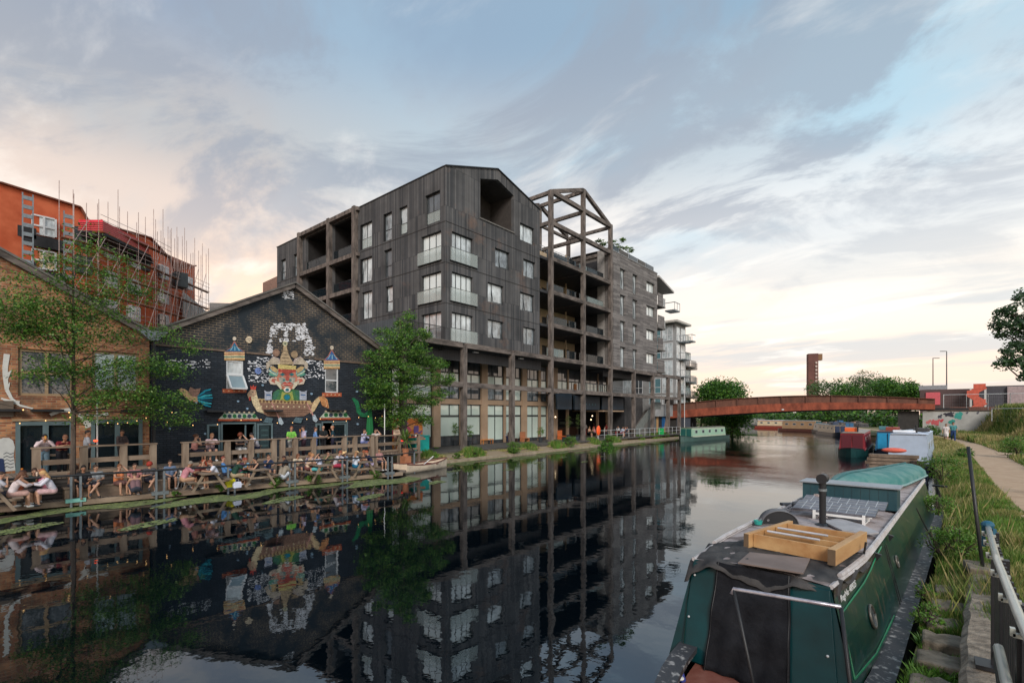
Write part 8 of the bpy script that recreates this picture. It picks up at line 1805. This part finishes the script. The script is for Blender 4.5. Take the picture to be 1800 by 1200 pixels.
def person(x, y, z, deg, kind, label, top, topc, bot, botc, hair='short', hairc=(50, 35, 28), tone=0, scale=.97, hat=None, glass=None, group='people drinking on the canalside terraces', shoe=None):
 """deg: 0 faces up the canal (+Y), -90 faces the water (+X), 180 faces down the canal"""
 t = thing('person', label, 'person', (x, y, z), R(deg), group=group); t.scale = (scale,) * 3
 add(t, 'body', body_mesh(kind, tone)); J = pose(kind)
 if top == 'dress': add(t, 'dress', cloth(kind, 'dress', srgb(*topc)))
 else: add(t, 'shirt', cloth(kind, top, srgb(*topc))); add(t, {'shorts': 'shorts', 'trousers': 'trousers', 'skirt': 'skirt'}[bot], cloth(kind, bot, srgb(*botc)))
 up = (J['H'] - J['N']).normalized(); look = J['look'].normalized(); look = (look - up * look.dot(up)).normalized(); rt = look.cross(up); M3 = Matrix((rt, look, up)).transposed()
 key = ('hair', kind, hair, tuple(hairc))
 if key not in POSES:
  g = MB()
  for c, r, s in HN[hair]: g.ball(J['H'] + M3 @ Vector(c), r, s, 14, 10, M3)
  if hair != 'bald': g.ball(J['H'] + M3 @ Vector((0, .045, .085)), .06, (1.15, .7, .5), 10, 8, M3)
  POSES[key] = fused(g, 'hair', .016, [paint(srgb(*hairc), .7, .2, 'hair')])
 add(t, 'hair', POSES[key])
 for s in 'LR':
  A = J['A' + s]; K = J['K' + s]; sh = shoe if shoe is not None else pc.randint(0, 2); key = ('shoe', kind, s, sh)
  if key not in POSES:
   g = MB(); f = (_v(0, 1, 0) if A.z < .2 else ((A - K).normalized() * .3 + _v(0, .8, -.5))).normalized(); g.ball(A + f * .05 + _v(0, 0, -.035), .05, (.95, 2.6, .95), 10, 6, Matrix((Vector((1, 0, 0)), f, Vector((1, 0, 0)).cross(f))).transposed()); me = bpy.data.meshes.new('shoe'); me.from_pydata(g.v, [], g.f); me.materials.append(SHOE[sh])
   for p in me.polygons: p.use_smooth = True
   POSES[key] = me
  add(t, 'shoe', POSES[key])
 if hat:
  g = MB(); c = J['H'] + up * .075; n = 16; g.ball(c, .10, (1, 1, .75), 12, 8, M3); ring = [c + M3 @ Vector((.19 * math.cos(2 * PI * i / n), .19 * math.sin(2 * PI * i / n), -.02)) for i in range(n)]; g.prism(ring, up * .012); me = bpy.data.meshes.new('hat'); me.from_pydata(g.v, [], g.f); me.materials.append(paint(srgb(*hat), .8)); add(t, 'hat', me)
 if glass:
  g = MB(); W_ = J['HR'] if 'drink' in kind or 'lean' in kind else J['HL']; d = (W_ - J['ER' if W_ is J['HR'] else 'EL']).normalized(); c = W_ + d * .10; g.lathe(c - Vector((0, 0, .06)), [(.028, 0), (.036, .14), (.033, .14), (.02, .01)], 10); me = bpy.data.meshes.new('g'); me.from_pydata(g.v, [], g.f); me.materials.append(paint(srgb(*glass), .2)); o = bpy.data.objects.new('beer_glass', me); COL.objects.link(o)
  M4 = Matrix.Translation((x, y, z)) @ Matrix.Rotation(R(deg), 4, 'Z') @ Matrix.Scale(scale, 4); me.transform(M4); tag(o, 'glass held by the ' + label, 'glass', 'drinks in hand')
  if len(o['label'].split()) > 16: o['label'] = ' '.join(o['label'].split()[:16])
 return t
lowz = .25; seat = lowz
def at(px, X): return onX(px, 800, X).y
A_ = (235, 200, 170)
LOW = [  # px, X, deg, pose, label, top, colour, bottom, colour, hair, haircolour, tone, scale, glass
 (20, -24.75, 0, 'sit_table', 'woman with long brown hair in a white top at the far left table', 'long', (220, 205, 205), 'skirt', (200, 160, 150), 'long', (95, 60, 40), 0, .98, None),
 (34, -25.5, 0, 'sit_head', 'person in a rust vest behind her at the far left table', 'vest', (170, 90, 60), 'shorts', (90, 80, 80), 'short', (70, 40, 30), 1, .96, (200, 120, 40)),
 (93, -24.75, 180, 'sit_table', 'blonde woman in a white blouse and pink skirt facing left', 'long', (225, 220, 230), 'skirt', (215, 175, 175), 'long', (190, 150, 100), 0, .98, None),
 (80, -25.5, 180, 'sit_drink', 'person in pink behind the blonde woman', 'tee', (220, 130, 150), 'shorts', (60, 60, 70), 'short', (150, 90, 60), 0, .96, (230, 210, 190)),
 (146, -25.75, -90, 'sit', 'woman in a black sleeveless dress with a red bag on her knees', 'dress', (25, 27, 35), 'skirt', (25, 27, 35), 'short', (20, 18, 18), 1, .98, None),
 (168, -25.75, -95, 'sit_cross', 'man in a grey tee sitting with bare legs crossed', 'tee', (140, 145, 150), 'shorts', (45, 45, 60), 'short', (60, 45, 35), 0, .98, None),
 (208, -25.75, -75, 'sit_head', 'woman in an orange vest and brown skirt in the seated row', 'vest', (230, 140, 90), 'skirt', (120, 85, 80), 'tied', (120, 75, 45), 0, .95, None),
 (236, -25.75, -90, 'sit', 'woman in a dusty pink shirt in the seated row', 'tee', (185, 125, 125), 'skirt', (190, 140, 140), 'short', (60, 40, 35), 0, .95, None),
 (262, -25.75, -85, 'sit_cross', 'red haired woman in a striped black and white top', 'tee', (90, 85, 90), 'shorts', (30, 32, 50), 'curly', (150, 45, 30), 0, .96, None),
 (239, -24.9, 90, 'crouch', 'person crouching on the deck before the seated row, back to the water', 'vest', (120, 90, 95), 'shorts', (50, 55, 70), 'tied', (110, 90, 80), 0, .95, None),
 (322, -24.6, 0, 'sit_table', 'grey haired man in a pink shirt sitting at the second table', 'tee', (200, 135, 145), 'shorts', (190, 150, 120), 'short', (125, 115, 105), 1, 1.0, None),
 (381, -24.55, 180, 'sit_table', 'man in a white tee with his back bent over the second table', 'tee', (220, 222, 235), 'shorts', (40, 42, 60), 'short', (110, 60, 40), 0, 1.0, None),
 (362, -25.25, 180, 'sit_head', 'red haired woman leaning on her hand at the second table', 'vest', (225, 150, 120), 'skirt', (60, 50, 60), 'long', (150, 60, 30), 0, .95, None),
 (343, -25.3, 0, 'sit_table', 'person in dark red at the back of the second table', 'tee', (120, 50, 55), 'shorts', (60, 50, 60), 'short', (60, 40, 30), 1, .95, None),
 (396, -25.5, -20, 'sit_back', 'man in a light blue shirt at the back of the yellow bag table', 'long', (90, 150, 215), 'trousers', (50, 55, 75), 'short', (120, 60, 45), 0, 1.0, None),
 (410, -24.5, 0, 'sit_table', 'dark haired man in a bottle green tee and beige shorts', 'tee', (20, 65, 50), 'shorts', (175, 155, 125), 'short', (50, 35, 28), 1, 1.0, None),
 (452, -24.5, 180, 'sit_drink', 'woman with black hair in a dark top facing left at the third table', 'vest', (35, 32, 40), 'shorts', (35, 45, 60), 'tied', (18, 18, 22), 0, .98, None),
 (440, -25.2, 180, 'sit_table', 'person in a pale blue shirt behind the woman with black hair', 'long', (150, 200, 225), 'skirt', (60, 170, 150), 'short', (120, 50, 40), 0, .97, None),
 (428, -25.3, -90, 'sit_table', 'person in a purple top facing the water at the third table', 'tee', (110, 60, 90), 'trousers', (40, 40, 55), 'short', (130, 60, 40), 0, .96, (220, 150, 50)),
 (495, -24.2, 20, 'crouch', 'person in patterned grey crouching by the plant on the deck edge', 'tee', (150, 140, 125), 'shorts', (210, 215, 225), 'long', (30, 25, 28), 1, 1.08, None),
 (508, -25.0, 180, 'sit_table', 'person in a dark vest behind the crouching one', 'vest', (60, 45, 45), 'skirt', (200, 205, 215), 'short', (60, 35, 30), 1, .95, None),
 (540, -24.8, -10, 'sit_table', 'person in a beige top at the left end of the fourth table', 'tee', (215, 185, 160), 'skirt', (130, 80, 75), 'short', (170, 120, 80), 0, .98, None),
 (563, -24.1, 140, 'sit_head', 'person in white and blue leaning forward with bare knees', 'tee', (205, 215, 240), 'shorts', (90, 185, 190), 'short', (35, 25, 25), 0, .98, None),
 (548, -25.4, 180, 'sit_drink', 'person with fair hair at the back of the fourth table', 'long', (190, 180, 200), 'trousers', (60, 60, 80), 'curly', (140, 95, 60), 0, .95, None),
 (590, -24.75, -60, 'sit_table', 'man in a white tee facing the water at the fourth table', 'tee', (205, 198, 205), 'shorts', (190, 60, 90), 'short', (120, 65, 45), 0, 1.05, None),
 (604, -25.7, -90, 'sit', 'person in dark clothes and a pink scarf behind the fourth table', 'long', (35, 25, 40), 'trousers', (30, 30, 40), 'short', (30, 22, 25), 0, .95, None),
 (624, -23.85, 0, 'sit_cross', 'woman in a straw hat and white top with teal skirt', 'tee', (210, 220, 235), 'skirt', (10, 110, 150), 'long', (150, 110, 80), 0, 1.0, None),
 (637, -24.5, -30, 'sit_head', 'bare shouldered person with one arm raised at the last table', 'vest', (225, 160, 110), 'shorts', (120, 80, 80), 'short', (140, 80, 50), 1, .98, None),
 (653, -24.1, 160, 'sit_table', 'red haired person in a navy top at the last table', 'tee', (20, 35, 80), 'skirt', (205, 185, 215), 'short', (150, 70, 40), 0, 1.0, None)]
LOW += [(px, X, d, k, lb, tp, tc, 'shorts', bc, hr, hc, 0, .97, None) for px, X, d, k, lb, tp, tc, bc, hr, hc in (
 (-4, -25.2, 0, 'sit_drink', 'person in pale grey cut by the left edge of the view', 'tee', (190, 190, 200), (80, 80, 95), 'short', (60, 40, 30)),
 (60, -26.0, -90, 'sit_head', 'person in dark green behind the far left table', 'tee', (45, 70, 60), (60, 55, 60), 'long', (60, 40, 30)),
 (128, -26.1, -60, 'sit_drink', 'person in a brown top just left of the black dress', 'tee', (130, 95, 75), (50, 50, 60), 'curly', (70, 45, 35)),
 (298, -26.0, -90, 'sit', 'person in faded blue left of the second table, by the white chairs', 'tee', (110, 130, 160), (70, 65, 70), 'short', (50, 35, 30)),
 (470, -25.6, -80, 'sit_drink', 'person in dark blue right of the third table', 'tee', (50, 70, 110), (60, 60, 75), 'short', (90, 60, 40)),
 (520, -25.6, -90, 'sit_table', 'person in cream behind the crouching one, before the low posts', 'tee', (215, 200, 175), (110, 80, 75), 'long', (100, 60, 40)),
 (576, -25.5, -100, 'sit_drink', 'person in olive behind the man in the white tee', 'tee', (115, 115, 80), (60, 60, 60), 'short', (40, 30, 28)),
 (612, -25.0, 180, 'sit_table', 'person in grey blue facing left beside the straw hat', 'long', (130, 145, 165), (60, 60, 80), 'tied', (110, 70, 45)),
 (668, -25.0, -90, 'sit_back', 'person in dusty rose at the end of the low deck near the palm', 'tee', (180, 130, 125), (60, 60, 75), 'short', (60, 40, 30)))]
for px, X, dg_, k, lb, tp, tc, bt, bc, hr, hc, tn, sc_, gl in LOW:
 person(X, at(px, X), lowz + (0 if k == 'crouch' else .02), dg_, k, lb, tp, tc, bt, bc, hr, hc, tn, sc_, hat=(225, 190, 140) if 'straw hat' in lb else None, glass=gl)
UPP = [
 (78, -26.75, -90, 'lean_drink', 'person in a white shirt drinking with both elbows on the upper rail', 'long', (225, 205, 210), 'trousers', (120, 150, 170), 'short', (22, 20, 24), 0, 1.0, (210, 150, 60)),
 (112, -26.75, -80, 'lean', 'man in a maroon football shirt with yellow sleeves leaning on the rail', 'tee', (120, 20, 35), 'trousers', (25, 28, 40), 'short', (120, 80, 60), 1, 1.0, None),
 (153, -27.0, 0, 'stand_talk', 'man in a grey tee standing at the rail beside the white pole', 'tee', (160, 165, 175), 'trousers', (25, 26, 35), 'short', (30, 25, 28), 1, 1.0, None),
 (214, -28.0, -60, 'stand_talk', 'dim figure standing in the doorway of the red brick pub', 'long', (70, 55, 55), 'trousers', (35, 30, 35), 'short', (60, 40, 30), 1, .98, None),
 (341, -26.9, 0, 'sit_drink', 'woman in a pink vest with tied brown hair at the upper rail', 'vest', (225, 160, 150), 'shorts', (40, 40, 60), 'tied', (90, 55, 35), 0, 1.0, None),
 (369, -26.9, -90, 'sit_table', 'man in a pink and white shirt leaning over the upper rail', 'tee', (225, 195, 200), 'shorts', (90, 80, 90), 'short', (130, 90, 65), 0, 1.05, None),
 (421, -26.9, -90, 'sit_head', 'person with bushy auburn hair in a black top', 'tee', (28, 26, 32), 'trousers', (190, 190, 190), 'curly', (110, 50, 28), 0, 1.0, None),
 (452, -26.9, 180, 'sit_table', 'dark haired person in a loose white shirt facing left', 'long', (220, 215, 225), 'trousers', (30, 40, 75), 'short', (35, 25, 25), 0, 1.02, None),
 (512, -26.75, -90, 'stand_talk', 'man in a lime green tee and pale shorts standing at the gap in the railing', 'tee', (130, 205, 80), 'shorts', (205, 200, 195), 'short', (140, 80, 50), 0, 1.0, None),
 (534, -27.0, 170, 'stand_drink', 'bearded man in a lilac shirt drinking', 'tee', (200, 190, 220), 'trousers', (60, 35, 50), 'short', (60, 35, 28), 0, 1.0, (200, 130, 50)),
 (554, -27.1, -20, 'stand_talk', 'woman in a pale blue denim shirt', 'long', (110, 150, 205), 'trousers', (90, 125, 190), 'short', (85, 45, 35), 0, .96, None),
 (568, -27.3, -90, 'stand_talk', 'balding man in a black tee', 'tee', (25, 30, 32), 'trousers', (30, 30, 35), 'bald', (150, 100, 80), 0, 1.0, None),
 (585, -27.1, 150, 'stand_drink', 'man in a dark teal shirt raising his hand to his face', 'tee', (10, 60, 75), 'trousers', (35, 35, 60), 'bald', (160, 100, 70), 0, 1.0, None),
 (638, -27.1, -60, 'sit_drink', 'person in white and pale blue seated left of the green parasol', 'long', (205, 205, 235), 'shorts', (150, 160, 220), 'short', (70, 40, 35), 0, 1.02, None),
 (659, -27.0, -100, 'sit_head', 'person in a white tee seated right of the green parasol', 'tee', (215, 205, 200), 'trousers', (60, 70, 70), 'short', (60, 40, 35), 0, 1.02, None),
 (697, -27.0, -90, 'stand_talk', 'person in a beige sun hat behind the palm', 'long', (220, 190, 165), 'trousers', (120, 90, 80), 'short', (120, 90, 70), 0, .97, None)]
for px, X, dg_, k, lb, tp, tc, bt, bc, hr, hc, tn, sc_, gl in UPP:
 person(X, at(px, X), 1.2 + (.12 if k.startswith('sit') else 0), dg_, k, lb, tp, tc, bt, bc, hr, hc, tn, sc_, hat=(230, 205, 175) if 'sun hat' in lb else None, glass=gl)
for x, y in ((-26.9, at(341, -26.9)), (-26.9, at(369, -26.9)), (-26.9, at(421, -26.9)), (-26.9, at(452, -26.9)), (-27.1, at(638, -27.1)), (-27.0, at(659, -27.0))): pass
for i, (px, X, w, lb) in enumerate(((355, -26.95, .75, 'low timber bench on the upper deck under the woman in the pink vest'), (436, -26.95, .8, 'low timber bench on the upper deck under the auburn haired person'), (649, -27.05, .6, 'low timber bench on the upper deck under the pair by the parasol'))):
 y = at(px, X); t = thing('deck_bench', lb, 'bench', (X, y, 1.2), group='benches on the upper deck'); g = MB(); g.box(X - .18, X + .12, y - w - .2, y + w + .2, 1.68, 1.74); g.build('seat', M['timber'], t)
 for s in (-1, 1): g = MB(); g.box(X - .15, X + .10, y + s * w - .04, y + s * w + .04, 1.2, 1.68); g.build('leg', M['timber_v'], t)
p = onZ(884, 777, .7); person(p.x, p.y, .72, -40, 'sit_back', 'man in a white shirt sitting on the quay before the pale blinds', 'long', (205, 215, 235), 'trousers', (30, 50, 90), 'short', (25, 22, 25), 0, 1.05)
CAFE = [(1036, 768, 'sit', (225, 180, 150), 'tied', (150, 110, 70), 'fair haired person in peach, leftmost at the cafe rail', 0), (1041, 767, 'stand_talk', (235, 220, 215), 'short', (60, 40, 30), 'person in white standing at the left of the cafe crowd', 0), (1046, 768, 'sit_drink', (230, 150, 165), 'long', (160, 60, 40), 'red haired person in pink left of the lifebuoy', 0), (1063, 767, 'sit', (215, 205, 190), 'short', (50, 35, 30), 'person in cream just right of the lifebuoy', 0), (1056, 765, 'stand_talk', (40, 40, 55), 'short', (30, 25, 25), 'dark dressed person standing behind the lifebuoy', 1), (1070, 766, 'sit_table', (30, 30, 38), 'short', (40, 30, 25), 'person in black left of the fifth tall post', 0),
  (1082, 765, 'sit', (210, 130, 100), 'long', (150, 70, 40), 'ginger haired person right of the fifth tall post', 0), (1089, 766, 'sit_drink', (225, 225, 230), 'short', (60, 40, 30), 'person in a white top in the middle of the right cafe group', 0), (1095, 765, 'stand_talk', (150, 60, 50), 'short', (40, 30, 25), 'person in brick red standing in the right cafe group', 1), (1100, 766, 'sit', (235, 160, 130), 'tied', (60, 40, 30), 'person in salmon in the right cafe group', 0), (1093, 768, 'sit_table', (190, 200, 225), 'short', (90, 60, 40), 'person in pale blue nearest the rail', 0), (1107, 765, 'stand_talk', (215, 220, 235), 'short', (160, 120, 80), 'waiter in a white shirt and blue apron at the right of the cafe', 0), (1103, 767, 'sit_back', (60, 60, 80), 'short', (40, 30, 28), 'person in slate grey beside the waiter', 0), (1078, 766, 'stand_talk', (200, 60, 70), 'long', (30, 25, 28), 'person in red standing behind the fifth tall post', 1)]
for i, (px, py, k, c, hr, hc, lb, tn) in enumerate(CAFE):
 p = onZ(px, py, .7); person(p.x - (1.2 if 'stand' in k else .2), p.y + .2, .72, (-90, 30, 150, -60, 180)[i % 5], k, lb, ('tee', 'long', 'vest')[i % 3], c, 'trousers' if i % 2 else 'skirt', (30, 60, 120) if 'apron' in lb else ((40, 45, 60), (150, 60, 60), (60, 50, 50))[i % 3], hr, hc, tn, 1.0, group='people at the canalside cafe')
W_ = [(1663, 776, 'walk', 'woman in a white dress walking on the towpath', 'dress', (230, 222, 220), 'skirt', (230, 222, 220), 'tied', (120, 80, 60), 0, .97, 180), (1675.5, 776, 'walk', 'man in a teal tee and dark blue jeans walking on the towpath', 'tee', (80, 150, 155), 'trousers', (25, 60, 110), 'short', (60, 40, 30), 0, 1.06, 180),
      (1593, 756, 'walk', 'person in a white top and black trousers walking under the bridge', 'tee', (215, 220, 230), 'trousers', (30, 32, 42), 'short', (70, 50, 40), 0, 1.0, 180), (1604, 757, 'walk', 'woman in a lilac top and dark shorts jogging under the bridge', 'vest', (215, 170, 215), 'shorts', (35, 30, 60), 'tied', (90, 60, 45), 0, 1.0, 180), (1610, 757, 'walk', 'woman in a pink top beside the lilac one under the bridge', 'tee', (220, 175, 195), 'shorts', (50, 35, 60), 'short', (120, 80, 55), 0, 1.0, 185)]
for px, py, k, lb, tp, tc, bt, bc, hr, hc, tn, sc_, dg_ in W_:
 p = onZ(px, py, 1.03); person(p.x, p.y, 1.03, dg_, k, lb, tp, tc, bt, bc, hr, hc, tn, sc_, group='people walking on the towpath')
